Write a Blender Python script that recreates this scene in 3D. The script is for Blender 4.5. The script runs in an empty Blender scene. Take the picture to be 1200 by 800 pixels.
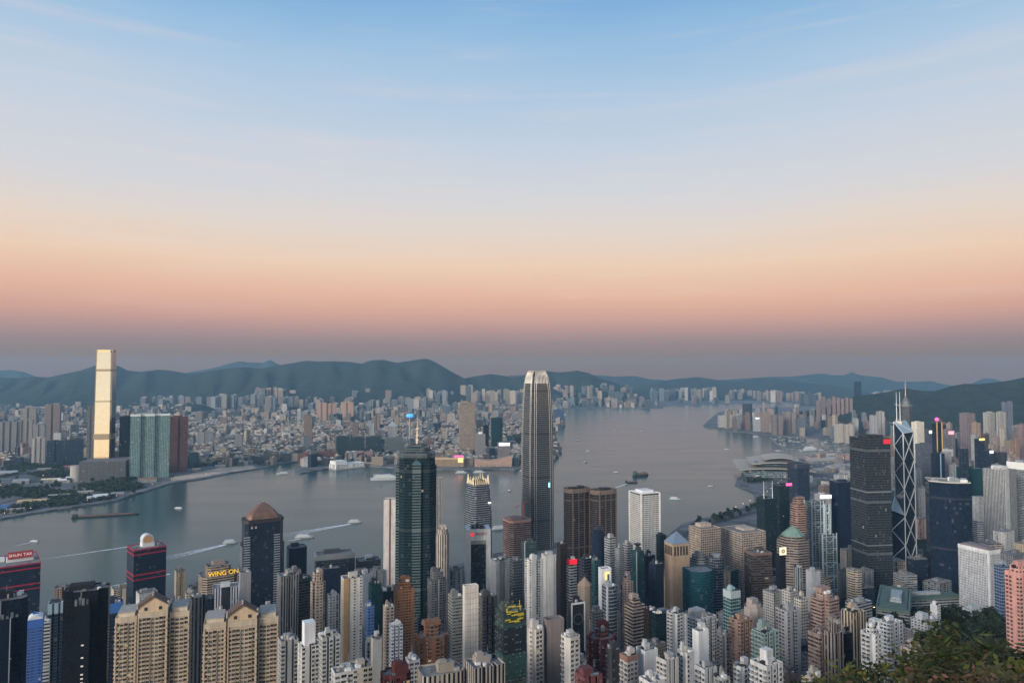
import bpy, math, random
import numpy as np
from mathutils import Vector, Matrix
R_ = math.radians
rnd = random.Random(7)
sc = bpy.context.scene
# ------------------------------------------------------------------ camera, sky, sun, exposure
# frame: camera at the origin of the plan, +Y straight ahead (about ENE), +X right, metres, z = height above the sea
FPX, PIT, HC = 834.27, 0.0414438, 404.0
cam = bpy.data.cameras.new('camera'); cam.sensor_width = 36.0; cam.lens = 36.0*FPX/1200
cam.clip_start = 0.5; cam.clip_end = 120000
camo = bpy.data.objects.new('camera', cam); camo.location = (0, 0, HC)
camo.rotation_euler = (math.pi/2+PIT, 0, 0); sc.collection.objects.link(camo); sc.camera = camo
sc.view_settings.view_transform = 'Standard'; sc.view_settings.look = 'None'
sc.view_settings.gamma = 1; sc.view_settings.use_curve_mapping = False
sc.view_settings.exposure = 0.0
sc.cycles.max_bounces = 6; sc.cycles.diffuse_bounces = 2; sc.cycles.glossy_bounces = 3; sc.cycles.volume_bounces = 1
sc.cycles.transmission_bounces = 2; sc.cycles.use_denoising = True
SUN_AZ = 184.0          # degrees clockwise from +Y: the sun has just gone down behind the camera, a little to its left
SUN_EL = 9.0
def lin(c):
    return tuple((v/12.92 if v <= .04045 else ((v+.055)/1.055)**2.4) for v in c)
def hx(s, a=True):
    c = lin(tuple(int(s[i:i+2], 16)/255 for i in (0, 2, 4)))
    return c+(1,) if a else c
world = bpy.data.worlds.new('World'); sc.world = world; world.use_nodes = True
def build_world():
    nt = world.node_tree; N = nt.nodes; L = nt.links; N.clear()
    def n(t, **k):
        o = N.new(t)
        for a, b in k.items(): setattr(o, a, b)
        return o
    def mth(op, a, b=None, c=None, clamp=False):
        m = n('ShaderNodeMath', operation=op); m.use_clamp = clamp
        for i, v in enumerate((a, b, c)):
            if v is None: continue
            if isinstance(v, (int, float)): m.inputs[i].default_value = v
            else: L.new(v, m.inputs[i])
        return m.outputs[0]
    out = n('ShaderNodeOutputWorld'); bg = n('ShaderNodeBackground'); bg.inputs[1].default_value = 1.0
    tc = n('ShaderNodeTexCoord'); nz = n('ShaderNodeVectorMath', operation='NORMALIZE'); L.new(tc.outputs['Generated'], nz.inputs[0])
    sp = n('ShaderNodeSeparateXYZ'); L.new(nz.outputs[0], sp.inputs[0]); z = sp.outputs[2]
    # soft cirrus: stretched noise warps the height at which the bands sit
    mp = n('ShaderNodeMapping'); mp.inputs['Scale'].default_value = (1.4, 1.4, 6); mp.inputs['Rotation'].default_value = (R_(4), R_(-7), R_(20))
    L.new(nz.outputs[0], mp.inputs[0])
    no = n('ShaderNodeTexNoise'); no.inputs['Scale'].default_value = 1.1; no.inputs['Detail'].default_value = 5; no.inputs['Roughness'].default_value = .52
    L.new(mp.outputs[0], no.inputs['Vector'])
    wob = mth('MULTIPLY', mth('SUBTRACT', no.outputs[0], .5), mth('MULTIPLY', z, .30))
    zz = mth('ADD', z, wob)
    def ramp(stops, scale):
        r = n('ShaderNodeValToRGB'); e = r.color_ramp.elements; r.color_ramp.interpolation = 'B_SPLINE' if 0 else 'LINEAR'
        while len(e) < len(stops): e.new(.5)
        for el, (p, c) in zip(e, stops): el.position = p/scale; el.color = c if len(c) == 4 else tuple(c)+(1,)
        L.new(mth('DIVIDE', zz, scale, clamp=True), r.inputs[0]); return r.outputs[0]
    def S(py): return math.sin(math.atan((434.6-py)/FPX))
    east = ramp([(0.0, hx('825c42')), (S(420), hx('836552')), (S(402), hx('957a78')), (S(388), hx('b28a85')), (S(370), hx('d29d8c')), (S(345), hx('e7b59a')), (S(310), hx('edccb0')),
                 (S(270), hx('e3d4c8')), (S(230), hx('d5d4d7')), (S(180), hx('c9d1dc')), (S(120), hx('b5cadf')), (S(60), hx('9cbfde')), (S(-20), hx('80aeda')), (0.75, hx('5f8abf')), (1.0, hx('527cb2'))], 1.0)
    west = ramp([(0.0, (1.5, .86, .42)), (.05, (1.7, 1.08, .58)), (.12, (1.45, 1.12, .74)), (.25, (1.1, .98, .82)), (.45, (.55, .66, .80)), (.75, (.24, .38, .60)), (1, (.17, .30, .52))], 1.0)
    a = R_(SUN_AZ); dt = n('ShaderNodeVectorMath', operation='DOT_PRODUCT'); dt.inputs[1].default_value = (math.sin(a), math.cos(a), 0); L.new(nz.outputs[0], dt.inputs[0])
    mr = n('ShaderNodeMapRange', interpolation_type='SMOOTHSTEP'); mr.inputs[1].default_value = -.35; mr.inputs[2].default_value = .95; L.new(dt.outputs['Value'], mr.inputs[0])
    mx = n('ShaderNodeMix', data_type='RGBA'); L.new(mr.outputs[0], mx.inputs[0]); L.new(east, mx.inputs[6]); L.new(west, mx.inputs[7])
    # physical sky, faint at dusk, on top
    sky = n('ShaderNodeTexSky', sky_type='NISHITA'); sky.sun_disc = False; sky.sun_elevation = R_(SUN_EL); sky.sun_rotation = R_(SUN_AZ); sky.altitude = 400
    ad = n('ShaderNodeMix', data_type='RGBA', blend_type='ADD'); ad.inputs[0].default_value = .006
    # the afterglow itself: a narrow bright patch low over the spot where the sun went down
    g1 = n('ShaderNodeMapRange', interpolation_type='SMOOTHSTEP'); g1.inputs[1].default_value = .80; g1.inputs[2].default_value = .995; L.new(dt.outputs['Value'], g1.inputs[0])
    g2 = mth('MULTIPLY', mth('POWER', 2.718, mth('MULTIPLY', mth('ABSOLUTE', z), -4.5)), g1.outputs[0])
    gl = n('ShaderNodeMix', data_type='RGBA', blend_type='ADD'); gz = n('ShaderNodeMapRange'); gz.inputs[1].default_value = .0; gz.inputs[2].default_value = .16; L.new(z, gz.inputs[0]); gc = n('ShaderNodeMix', data_type='RGBA'); gc.inputs[6].default_value = (2.5, 1.66, .66, 1); gc.inputs[7].default_value = (2.8, 2.65, 2.25, 1); L.new(gz.outputs[0], gc.inputs[0]); L.new(gc.outputs[2], gl.inputs[7]); L.new(g2, gl.inputs[0]); L.new(mx.outputs[2], gl.inputs[6])
    # thin streaks of cirrus, a few percent brighter and pinker
    m2 = n('ShaderNodeMapping'); m2.inputs['Scale'].default_value = (2.2, 2.2, 34); m2.inputs['Rotation'].default_value = (R_(3), R_(5), R_(60)); L.new(nz.outputs[0], m2.inputs[0])
    n2 = n('ShaderNodeTexNoise'); n2.inputs['Scale'].default_value = 1.6; n2.inputs['Detail'].default_value = 6; L.new(m2.outputs[0], n2.inputs['Vector'])
    st = n('ShaderNodeMapRange'); st.inputs[1].default_value = .52; st.inputs[2].default_value = .75; st.inputs[3].default_value = 0; st.inputs[4].default_value = .22; L.new(n2.outputs[0], st.inputs[0])
    ci = n('ShaderNodeMix', data_type='RGBA'); ci.inputs[7].default_value = hx('efd8cc'); lo = n('ShaderNodeMapRange'); lo.inputs[1].default_value = .06; lo.inputs[2].default_value = .11; lo.inputs[3].default_value = 0; lo.inputs[4].default_value = 1; L.new(z, lo.inputs[0]); L.new(mth('MULTIPLY', st.outputs[0], lo.outputs[0]), ci.inputs[0]); L.new(gl.outputs[2], ci.inputs[6])
    L.new(ci.outputs[2], ad.inputs[6]); L.new(sky.outputs[0], ad.inputs[7])
    L.new(ad.outputs[2], bg.inputs[0]); L.new(bg.outputs[0], out.inputs[0])
build_world()
sun = bpy.data.lights.new('sun', 'SUN'); sun.energy = 3.7; sun.angle = R_(16); sun.color = (1, .91, .81)
suno = bpy.data.objects.new('sun', sun); sc.collection.objects.link(suno)
_a, _e = R_(SUN_AZ+36), R_(15)
suno.rotation_euler = Vector((math.sin(_a)*math.cos(_e), math.cos(_a)*math.cos(_e), math.sin(_e))).to_track_quat('Z', 'Y').to_euler()

# ------------------------------------------------------------------ helpers
def at(px, py, Y):                       # world point of a picture point at forward distance Y
    v = (400-py)/FPX; d = math.cos(PIT)-v*math.sin(PIT)
    return (px-600)/FPX/d*Y, (math.sin(PIT)+v*math.cos(PIT))/d*Y+HC
def sea(px, py, z=0.0):                  # where the ray of a picture point meets height z
    v = (400-py)/FPX; d = math.cos(PIT)-v*math.sin(PIT); s = (math.sin(PIT)+v*math.cos(PIT))/d
    Y = (z-HC)/s
    return ((px-600)/FPX/d*Y, Y)
def project(x, y, z):
    F = y*math.cos(PIT)+(z-HC)*math.sin(PIT); U = -y*math.sin(PIT)+(z-HC)*math.cos(PIT)
    return 600+FPX*x/F, 400-FPX*U/F
COL = sc.collection.objects
def tag(o, label=None, cat=None, group=None, kind=None):
    if label: o['label'] = label
    if cat: o['category'] = cat
    if group: o['group'] = group
    if kind: o['kind'] = kind
    return o
def empty(name, loc, rz=0.0):
    o = bpy.data.objects.new(name, None); o.location = loc; o.rotation_euler = (0, 0, rz); o.empty_display_size = 5; COL.link(o); return o
class MB:                                # collects faces into one mesh
    def __init__(s): s.v = []; s.f = []; s.uv = []; s.m = []
    def face(s, pts, m=0, uv=None):
        i = len(s.v); s.v.extend(pts); s.f.append(tuple(range(i, i+len(pts)))); s.m.append(m)
        s.uv.extend(uv if uv else [(p[0], p[2]) for p in pts])
    def box(s, x0, y0, z0, x1, y1, z1, m=0, bottom=False):
        a, b, c, d = (x0, y0), (x1, y0), (x1, y1), (x0, y1)
        for p, q in ((a, b), (b, c), (c, d), (d, a)):
            L = math.hypot(q[0]-p[0], q[1]-p[1])
            s.face([(*p, z0), (*q, z0), (*q, z1), (*p, z1)], m, [(0, z0), (L, z0), (L, z1), (0, z1)])
        s.face([(*a, z1), (*b, z1), (*c, z1), (*d, z1)], m)
        if bottom: s.face([(*d, z0), (*c, z0), (*b, z0), (*a, z0)], m)
    def bar(s, p, q, r, m=0, n=4, r2=None):
        p, q = Vector(p), Vector(q); r2 = r if r2 is None else r2
        d = (q-p).normalized(); u = d.orthogonal().normalized(); w = d.cross(u)
        A = [p+(u*math.cos(t)+w*math.sin(t))*r for t in (2*math.pi*k/n+.785 for k in range(n))]
        B = [q+(u*math.cos(t)+w*math.sin(t))*r2 for t in (2*math.pi*k/n+.785 for k in range(n))]
        for k in range(n):
            j = (k+1) % n; s.face([tuple(A[k]), tuple(A[j]), tuple(B[j]), tuple(B[k])], m)
        s.face([tuple(x) for x in A[::-1]], m); s.face([tuple(x) for x in B], m)
    def lathe(s, prof, n=16, m=0, cx=0, cy=0):
        for (r0, z0), (r1, z1) in zip(prof, prof[1:]):
            for k in range(n):
                a, b = 2*math.pi*k/n, 2*math.pi*(k+1)/n
                P = [(cx+r0*math.cos(a), cy+r0*math.sin(a), z0), (cx+r0*math.cos(b), cy+r0*math.sin(b), z0), (cx+r1*math.cos(b), cy+r1*math.sin(b), z1), (cx+r1*math.cos(a), cy+r1*math.sin(a), z1)]
                if r0 < 1e-4: P = P[1:] if 0 else [P[0], P[2], P[3]]
                elif r1 < 1e-4: P = P[:3]
                s.face(P, m)
        if prof[-1][0] > 1e-4: s.face([(cx+prof[-1][0]*math.cos(2*math.pi*k/n), cy+prof[-1][0]*math.sin(2*math.pi*k/n), prof[-1][1]) for k in range(n)], m)
    def build(s, name, mats, parent=None, color=None, loc=None, rz=0.0, smooth=False):
        me = bpy.data.meshes.new(name); me.from_pydata(s.v, [], s.f)
        ul = me.uv_layers.new(name='UVMap'); ul.data.foreach_set('uv', np.array(s.uv, 'f').ravel())
        for m in (mats if isinstance(mats, (list, tuple)) else [mats]): me.materials.append(m)
        me.polygons.foreach_set('material_index', np.array(s.m, 'i'))
        if smooth: me.polygons.foreach_set('use_smooth', np.ones(len(s.f), bool))
        o = bpy.data.objects.new(name, me); COL.link(o)
        if parent: o.parent = parent
        if color: o.color = color
        if loc: o.location = loc
        if rz: o.rotation_euler = (0, 0, rz)
        return o

def pieces(name, mat, parent, boxes, color=None):   # each box an object of its own
    for q in boxes:
        b = MB(); b.box(*q); b.build(name, mat, parent, color)

# ------------------------------------------------------------------ materials
class NT:
    def __init__(s, name):
        s.mat = bpy.data.materials.new(name); s.mat.use_nodes = True; s.nt = s.mat.node_tree; s.N = s.nt.nodes; s.L = s.nt.links
        s.b = s.N['Principled BSDF']
    def n(s, t, **k):
        o = s.N.new(t)
        for a, b in k.items(): setattr(o, a, b)
        return o
    def put(s, sock, v):
        if isinstance(v, (int, float)): sock.default_value = v
        elif isinstance(v, tuple): sock.default_value = v
        else: s.L.new(v, sock)
    def m(s, op, a, b=None, clamp=False):
        o = s.n('ShaderNodeMath', operation=op); o.use_clamp = clamp; s.put(o.inputs[0], a)
        if b is not None: s.put(o.inputs[1], b)
        return o.outputs[0]
    def mix(s, f, a, b, blend='MIX'):
        o = s.n('ShaderNodeMix', data_type='RGBA', blend_type=blend); s.put(o.inputs[0], f); s.put(o.inputs[6], a); s.put(o.inputs[7], b); return o.outputs[2]
    def rng(s, v, a, b, c, d):
        o = s.n('ShaderNodeMapRange'); s.put(o.inputs[0], v)
        for i, x in enumerate((a, b, c, d)): o.inputs[i+1].default_value = x
        return o.outputs[0]
    def noise(s, vec, scale, detail=3, rough=.55):
        o = s.n('ShaderNodeTexNoise'); o.inputs['Scale'].default_value = scale; o.inputs['Detail'].default_value = detail; o.inputs['Roughness'].default_value = rough
        s.L.new(vec, o.inputs['Vector']); return o.outputs[0]
    def mapping(s, vec, scale):
        o = s.n('ShaderNodeMapping'); o.inputs['Scale'].default_value = scale; s.L.new(vec, o.inputs[0]); return o.outputs[0]
def simple(name, col, rough=.8, metal=0.0, emit=None, noise=None, spec=.5):
    t = NT(name); c = hx(col) if isinstance(col, str) else col
    if noise:
        tc = t.n('ShaderNodeTexCoord'); f = t.noise(tc.outputs['Object'], noise[0], 5); f = t.rng(f, .3, .7, 1-noise[1], 1+noise[1])
        cc = t.n('ShaderNodeCombineXYZ'); [t.L.new(f, cc.inputs[i]) for i in range(3)]
        t.L.new(t.mix(1.0, c, cc.outputs[0], 'MULTIPLY'), t.b.inputs['Base Color'])
    else: t.b.inputs['Base Color'].default_value = c
    t.b.inputs['Roughness'].default_value = rough; t.b.inputs['Metallic'].default_value = metal; t.b.inputs['Specular IOR Level'].default_value = spec
    if emit: t.b.inputs['Emission Color'].default_value = c; t.b.inputs['Emission Strength'].default_value = emit
    return t.mat
def wall_colour(t):                      # the object's own paint, with streaks of weathering and a little variety
    oi = t.n('ShaderNodeObjectInfo'); tc = t.n('ShaderNodeTexCoord')
    st = t.noise(t.mapping(tc.outputs['Object'], (.35, .35, .03)), 1.0, 4)
    bl = t.noise(tc.outputs['Object'], .09, 3)
    f = t.m('MULTIPLY', t.rng(st, .3, .7, .80, 1.12), t.rng(bl, .3, .7, .88, 1.1))
    cc = t.n('ShaderNodeCombineXYZ'); [t.L.new(f, cc.inputs[i]) for i in range(3)]
    return t.mix(1.0, oi.outputs['Color'], cc.outputs[0], 'MULTIPLY'), oi
_mats = {}
GL = dict(n=(.009, .017, .034), t=(.012, .048, .055), k=(.009, .012, .018), y=(.030, .035, .040), o=(.026, .019, .016), p=(.11, .13, .15), T=(.03, .10, .105), g=(.030, .050, .050), b=(.03, .06, .13), e=(.006, .017, .023))
def cellnoise(t, u, v, oi, k=0.0):
    cx = t.n('ShaderNodeCombineXYZ'); t.L.new(u, cx.inputs[0]); t.L.new(v, cx.inputs[1]); t.L.new(t.m('ADD', t.m('MULTIPLY', oi.outputs['Random'], 97.0), k), cx.inputs[2])
    w = t.n('ShaderNodeTexWhiteNoise', noise_dimensions='3D'); t.L.new(cx.outputs[0], w.inputs['Vector']); return w
def facade(wx, wy, glass, lit=.003, rough=.12, y0=.26, curtains=.25, band=0.0):
    key = ('f', wx, wy, glass, lit, rough, y0, curtains, band)
    if key in _mats: return _mats[key]
    t = NT('facade_'+glass); wc, oi = wall_colour(t)
    uv = t.n('ShaderNodeUVMap'); s = t.n('ShaderNodeSeparateXYZ'); t.L.new(uv.outputs[0], s.inputs[0]); u, v = s.outputs[0], s.outputs[1]
    fu, fv = t.m('FRACT', u), t.m('FRACT', v); cu, cv = t.m('FLOOR', u), t.m('FLOOR', v)
    mu = t.m('LESS_THAN', t.m('ABSOLUTE', t.m('SUBTRACT', fu, .5)), wx/2) if wx < .999 else None
    mv = t.m('LESS_THAN', t.m('ABSOLUTE', t.m('SUBTRACT', fv, y0+wy/2)), wy/2) if wy < .999 else None
    mask = t.m('MULTIPLY', mu, mv) if mu and mv else (mu or mv)
    w = cellnoise(t, cu, cv, oi); w2 = cellnoise(t, cu, cv, oi, 5.0)
    g = GL[glass]; kv = (1.8, .62) if wx < .9 else (1.3, .8); hi = tuple(min(1, x*kv[0]+.002) for x in g); lo = tuple(x*kv[1] for x in g)
    if wx < .85 and wy < .6:             # dwellings: some bays are blank service walls, some dark glass strips painted in as recess shade
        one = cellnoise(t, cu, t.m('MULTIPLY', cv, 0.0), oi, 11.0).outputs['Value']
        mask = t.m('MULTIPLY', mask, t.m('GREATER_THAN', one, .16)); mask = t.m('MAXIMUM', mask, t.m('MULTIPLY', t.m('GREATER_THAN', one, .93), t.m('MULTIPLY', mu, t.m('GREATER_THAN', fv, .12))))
        sl = t.m('MULTIPLY', t.m('LESS_THAN', fv, .10), .28); wc = t.mix(sl, wc, (.62, .61, .58, 1))
    gc = t.mix(w.outputs['Value'], lo+(1,), hi+(1,))
    cur = t.m('LESS_THAN', w2.outputs['Value'], curtains)
    gc = t.mix(t.m('MULTIPLY', cur, .55), gc, t.mix(.5, wc, (.20, .20, .19, 1)))
    if band:                             # every Nth storey is a plain plant floor
        bm = t.m('LESS_THAN', t.m('MODULO', t.m('ADD', cv, 3.0), band), 1.0); mask = t.m('MULTIPLY', mask, t.m('SUBTRACT', 1.0, bm))
    col = t.mix(mask, wc, gc)
    t.L.new(col, t.b.inputs['Base Color'])
    t.L.new(t.rng(mask, 0, 1, .75, rough), t.b.inputs['Roughness'])
    if glass in 'nkte': t.L.new(t.rng(mask, 0, 1, .3, .22), t.b.inputs['Specular IOR Level'])
    if lit:
        li = t.m('MULTIPLY', t.m('GREATER_THAN', w.outputs['Value'], 1-lit*.9), mask)
        t.b.inputs['Emission Color'].default_value = (1, .78, .48, 1); t.L.new(t.m('MULTIPLY', li, .32), t.b.inputs['Emission Strength'])
    _mats[key] = t.mat; return t.mat
def painted():
    if 'p' in _mats: return _mats['p']
    t = NT('painted_render'); wc, oi = wall_colour(t); t.L.new(wc, t.b.inputs['Base Color']); t.b.inputs['Roughness'].default_value = .82
    t.b.inputs['Specular IOR Level'].default_value = .3; _mats['p'] = t.mat; return t.mat
def glazing(glass='g', lit=.006):
    key = ('gz', glass, lit)
    if key in _mats: return _mats[key]
    t = NT('window_glass'); oi = t.n('ShaderNodeObjectInfo'); uv = t.n('ShaderNodeUVMap'); s = t.n('ShaderNodeSeparateXYZ'); t.L.new(uv.outputs[0], s.inputs[0])
    cu, cv = t.m('FLOOR', s.outputs[0]), t.m('FLOOR', s.outputs[1]); w = cellnoise(t, cu, cv, oi); w2 = cellnoise(t, cu, cv, oi, 7.0)
    g = GL[glass]; gc = t.mix(w.outputs['Value'], tuple(x*.5 for x in g)+(1,), tuple(x*2.2 for x in g)+(1,))
    fu = t.m('FRACT', s.outputs[0]); bar = t.m('LESS_THAN', t.m('ABSOLUTE', t.m('SUBTRACT', fu, .5)), .05)
    gc = t.mix(t.m('MULTIPLY', t.m('LESS_THAN', w2.outputs['Value'], .3), .8), gc, (.17, .165, .15, 1)); gc = t.mix(bar, gc, (.16, .16, .16, 1))
    t.L.new(gc, t.b.inputs['Base Color']); t.b.inputs['Roughness'].default_value = .13
    li = t.m('GREATER_THAN', w.outputs['Value'], 1-lit*.9); t.b.inputs['Emission Color'].default_value = (1, .76, .45, 1); t.L.new(t.m('MULTIPLY', li, .32), t.b.inputs['Emission Strength'])
    _mats[key] = t.mat; return t.mat
def roofing():
    if 'r' in _mats: return _mats['r']
    t = NT('roof_concrete'); tc = t.n('ShaderNodeTexCoord'); oi = t.n('ShaderNodeObjectInfo')
    f = t.noise(tc.outputs['Object'], .16, 6, .65); vo = t.n('ShaderNodeTexVoronoi'); vo.inputs['Scale'].default_value = .22; t.L.new(tc.outputs['Object'], vo.inputs['Vector'])
    vg = t.n('ShaderNodeRGBToBW'); t.L.new(vo.outputs['Color'], vg.inputs[0]); vg = vg.outputs[0]
    c = t.mix(t.rng(f, .3, .7, 0, 1), (.035, .032, .030, 1), (.15, .14, .13, 1))
    c = t.mix(.35, c, t.mix(.55, vg, (.16, .15, .145, 1))); c = t.mix(.14, c, oi.outputs['Color'])
    t.L.new(c, t.b.inputs['Base Color']); t.b.inputs['Roughness'].default_value = .9; _mats['r'] = t.mat; return t.mat
FAC = {  # kind -> (bay, floor height, material maker)
 'w': (5.5, 3.4, lambda g: facade(.74, .84, g, .001, .14, .08, .12)),
 'b': (6.0, 4.0, lambda g: painted()),
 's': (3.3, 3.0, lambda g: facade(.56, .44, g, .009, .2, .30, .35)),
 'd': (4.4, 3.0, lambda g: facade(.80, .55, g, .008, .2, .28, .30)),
 'h': (6.0, 3.7, lambda g: facade(.96, .50, g, .003, .14, .28, .15)),
 'g': (3.6, 3.8, lambda g: facade(.62, .60, g, .003, .14, .20, .15)),
 'v': (3.0, 3.6, lambda g: facade(.46, 1.0, g, .002, .14, 0, .05)),
 'c': (3.0, 3.9, lambda g: facade(.90, .80, g, .0016, .08, .10, .05)),
 'k': (1.8, 4.0, lambda g: facade(.90, .93, g, .0010, .06, .03, .0)),
}
M = {}
def setup_mats():
    M['roof'] = roofing(); M['paint'] = painted()
    M['steel'] = simple('grey_steel', '8d9498', .45, .6); M['white'] = simple('white_panel', 'd9d9d6', .6); M['dark'] = simple('dark_louvre', '23262b', .6)
    M['tank'] = simple('tank_concrete', '9c9891', .85, noise=(.3, .2)); M['red'] = simple('red_trim', 'a02038', .45); M['lit_white'] = simple('lit_white', 'f4f4ff', .5, emit=1.3)
    M['lit_pink'] = simple('lit_pink', 'ff5a9c', .5, emit=1.3); M['lit_red'] = simple('lit_red', 'ff2233', .5, emit=.8); M['lit_warm'] = simple('lit_warm', 'ffc871', .5, emit=1.4)
    M['lit_yellow'] = simple('lit_yellow', 'ffc81e', .5, emit=.7); M['lit_blue'] = simple('lit_blue', '3f8dff', .5, emit=1.8); M['lit_cyan'] = simple('lit_cyan', '9fe8ff', .5, emit=1.2)
    M['lit_purple'] = simple('lit_violet', 'a98cff', .5, emit=1.3)
setup_mats()
# ------------------------------------------------------------------ the land: shores, water, slopes, hills
def S_(l): return [sea(*p) for p in l]
SHORE = [(-2600, -300), (-1700, 560), (-1150, 960), (-800, 1200), (-610, 1262), (-430, 1330), (-200, 1420), (-60, 1540), (40, 1690), (150, 1680), (250, 1590), (350, 1700),
         (450, 1890), (593, 2030), (742, 2190), (800, 2380), (790, 2540), (850, 2690), (905, 2800), (1000, 2960), (1150, 3120), (1310, 3260), (1500, 3290), (1760, 3500), (1900, 3900),
         (1810, 4300), (1600, 4420)] + S_([(875, 507), (850, 505), (828, 502), (824, 499), (831, 492), (842, 483.5), (858, 480.5), (900, 477.5), (1000, 474.5)]) + [(9000, 8300), (16000, 8300), (16000, -300)]
KOWLOON = S_([(0, 609), (33, 603), (100, 593), (134, 588), (150, 583), (156, 581), (199, 567), (240, 561), (273, 554), (307, 549), (334, 543), (350, 541), (345, 555), (352, 555.5), (386, 549), (392, 546), (425, 546),
              (470, 549), (510, 550.5), (540, 551), (570, 550), (603, 551), (640, 545), (648, 538), (655, 534), (652, 522), (647, 512), (656, 503), (660, 499), (661, 484), (656, 480), (660, 479.3), (700, 478.8), (776, 478.6), (778, 477.2),
              (770, 476), (790, 475), (862, 473), (905, 472), (1010, 471)]) + [(14000, 9600), (16000, 15000), (-14000, 15000), (-14000, 3000), (-4200, 2150)]
def inside(poly, x, y):
    c = False; n = len(poly)
    for i in range(n):
        (x0, y0), (x1, y1) = poly[i], poly[i-1]
        if (y0 > y) != (y1 > y) and x < (x1-x0)*(y-y0)/(y1-y0)+x0: c = not c
    return c
_sh = np.array(SHORE[:-3])
def shore_dist(x, y):                    # metres inland (arrays)
    x = np.asarray(x, float); y = np.asarray(y, float); best = np.full(x.shape, 1e9)
    for a, b in zip(_sh, _sh[1:]):
        d = b-a; t = np.clip(((x-a[0])*d[0]+(y-a[1])*d[1])/(d@d), 0, 1)
        best = np.minimum(best, np.hypot(x-a[0]-t*d[0], y-a[1]-t*d[1]))
    return best
_gs = [0, 330, 480, 620, 800, 960, 1120, 1300, 1600, 2400]; _gz = [-4, -4, 6, 24, 60, 105, 170, 250, 330, 420]
def _land(x, y):
    s = shore_dist(x, y); z = np.interp(s, _gs, _gz); r = np.hypot(x, y)
    near = np.interp(r, [0, 4, 40, 120, 260, 420, 600, 900], [402.2, 401.4, 380, 334, 255, 178, 118, 900])
    near = np.where(np.asarray(y) < 0, 402.2-0.10*r, near)
    w = np.clip((np.asarray(x)-900)/500, 0, 1)           # to the right a wide flat shelf lies before the green hills
    z = z*(1-w)+w*np.minimum(z, np.interp(s, [0, 900, 1400, 2400], [-4, -4, 60, 300]))
    z = z+46*np.exp(-.5*((np.asarray(x)-480)/170)**2-.5*((np.asarray(y)-870)/150)**2)    # the wooded knoll behind the terraces
    t = np.clip((r-110)/220, 0, 1); t = t*t*(3-2*t)
    return near*(1-t)+np.minimum(z, near)*t
def ground(x, y):
    return float(max(4.0, _land(np.array([x]), np.array([y]))[0]))
def flat(name, poly, z, depth, mat):
    b = MB(); b.face([(x, y, z) for x, y in poly]); n = len(poly)
    for i in range(n):
        (x0, y0), (x1, y1) = poly[i], poly[(i+1) % n]
        b.face([(x0, y0, z), (x0, y0, z-depth), (x1, y1, z-depth), (x1, y1, z)])
    o = b.build(name, mat); tag(o, kind='structure'); return o
def area(p): return sum(p[i-1][0]*p[i][1]-p[i][0]*p[i-1][1] for i in range(len(p)))/2
def ccw(p): return p if area(p) > 0 else p[::-1]
def mat_urban(name, a, b, green, sc_=.012):
    t = NT(name); tc = t.n('ShaderNodeTexCoord'); f = t.noise(tc.outputs['Object'], sc_, 6, .6); f2 = t.noise(tc.outputs['Object'], .0035, 4, .6)
    c = t.mix(t.rng(f, .35, .65, 0, 1), a+(1,), b+(1,)); c = t.mix(t.rng(f2, .47, .56, 0, 1), c, green+(1,))
    v = t.n('ShaderNodeTexVoronoi'); v.inputs['Scale'].default_value = .03; t.L.new(tc.outputs['Object'], v.inputs['Vector']); bw = t.n('ShaderNodeRGBToBW'); t.L.new(v.outputs['Color'], bw.inputs[0])
    c = t.mix(.35, c, t.mix(.6, bw.outputs[0], (.06, .06, .06, 1))); t.L.new(c, t.b.inputs['Base Color']); t.b.inputs['Roughness'].default_value = .9; return t.mat
def mat_forest(name, a=(.014, .026, .018), b=(.046, .058, .036)):
    t = NT(name); tc = t.n('ShaderNodeTexCoord'); f = t.noise(tc.outputs['Object'], .008, 8, .65); f2 = t.noise(tc.outputs['Object'], .05, 4, .7)
    c = t.mix(t.rng(f, .35, .65, 0, 1), a+(1,), b+(1,)); c = t.mix(t.rng(f2, .4, .7, 0, .6), c, tuple(x*.5 for x in a)+(1,)); t.L.new(c, t.b.inputs['Base Color'])
    bp = t.n('ShaderNodeBump'); bp.inputs['Strength'].default_value = .8; bp.inputs['Distance'].default_value = 12; t.L.new(f2, bp.inputs['Height']); t.L.new(bp.outputs[0], t.b.inputs['Normal'])
    t.b.inputs['Roughness'].default_value = .95; t.b.inputs['Specular IOR Level'].default_value = .1; return t.mat
def mat_water():
    t = NT('harbour_water'); tc = t.n('ShaderNodeTexCoord'); P = tc.outputs['Object']
    n1 = t.noise(t.mapping(P, (.05, .085, .05)), 1.0, 5, .62); n2 = t.noise(t.mapping(P, (.0022, .009, .01)), 1.0, 4, .55); n3 = t.noise(t.mapping(P, (.0011, .0016, .01)), 1.0, 3, .5)
    c = t.mix(t.rng(n3, .35, .65, 0, 1), (.016, .066, .068, 1), (.028, .070, .072, 1)); t.L.new(c, t.b.inputs['Base Color'])
    t.L.new(t.rng(n2, .35, .65, .17, .22), t.b.inputs['Roughness']); t.b.inputs['IOR'].default_value = 1.205
    bp = t.n('ShaderNodeBump'); bp.inputs['Strength'].default_value = .10; bp.inputs['Distance'].default_value = 2.0
    t.L.new(n1, bp.inputs['Height']); t.L.new(bp.outputs[0], t.b.inputs['Normal']); return t.mat
b = MB(); b.face([(-16400, -3000, 0), (16400, -3000, 0), (16400, 15500, 0), (-16400, 15500, 0)])
tag(b.build('harbour_water', mat_water()), kind='structure')
flat('kowloon_ground', ccw(KOWLOON), 3.6, 8, mat_urban('kowloon_ground', (.035, .034, .033), (.10, .094, .088), (.016, .024, .016), .01))
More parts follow.
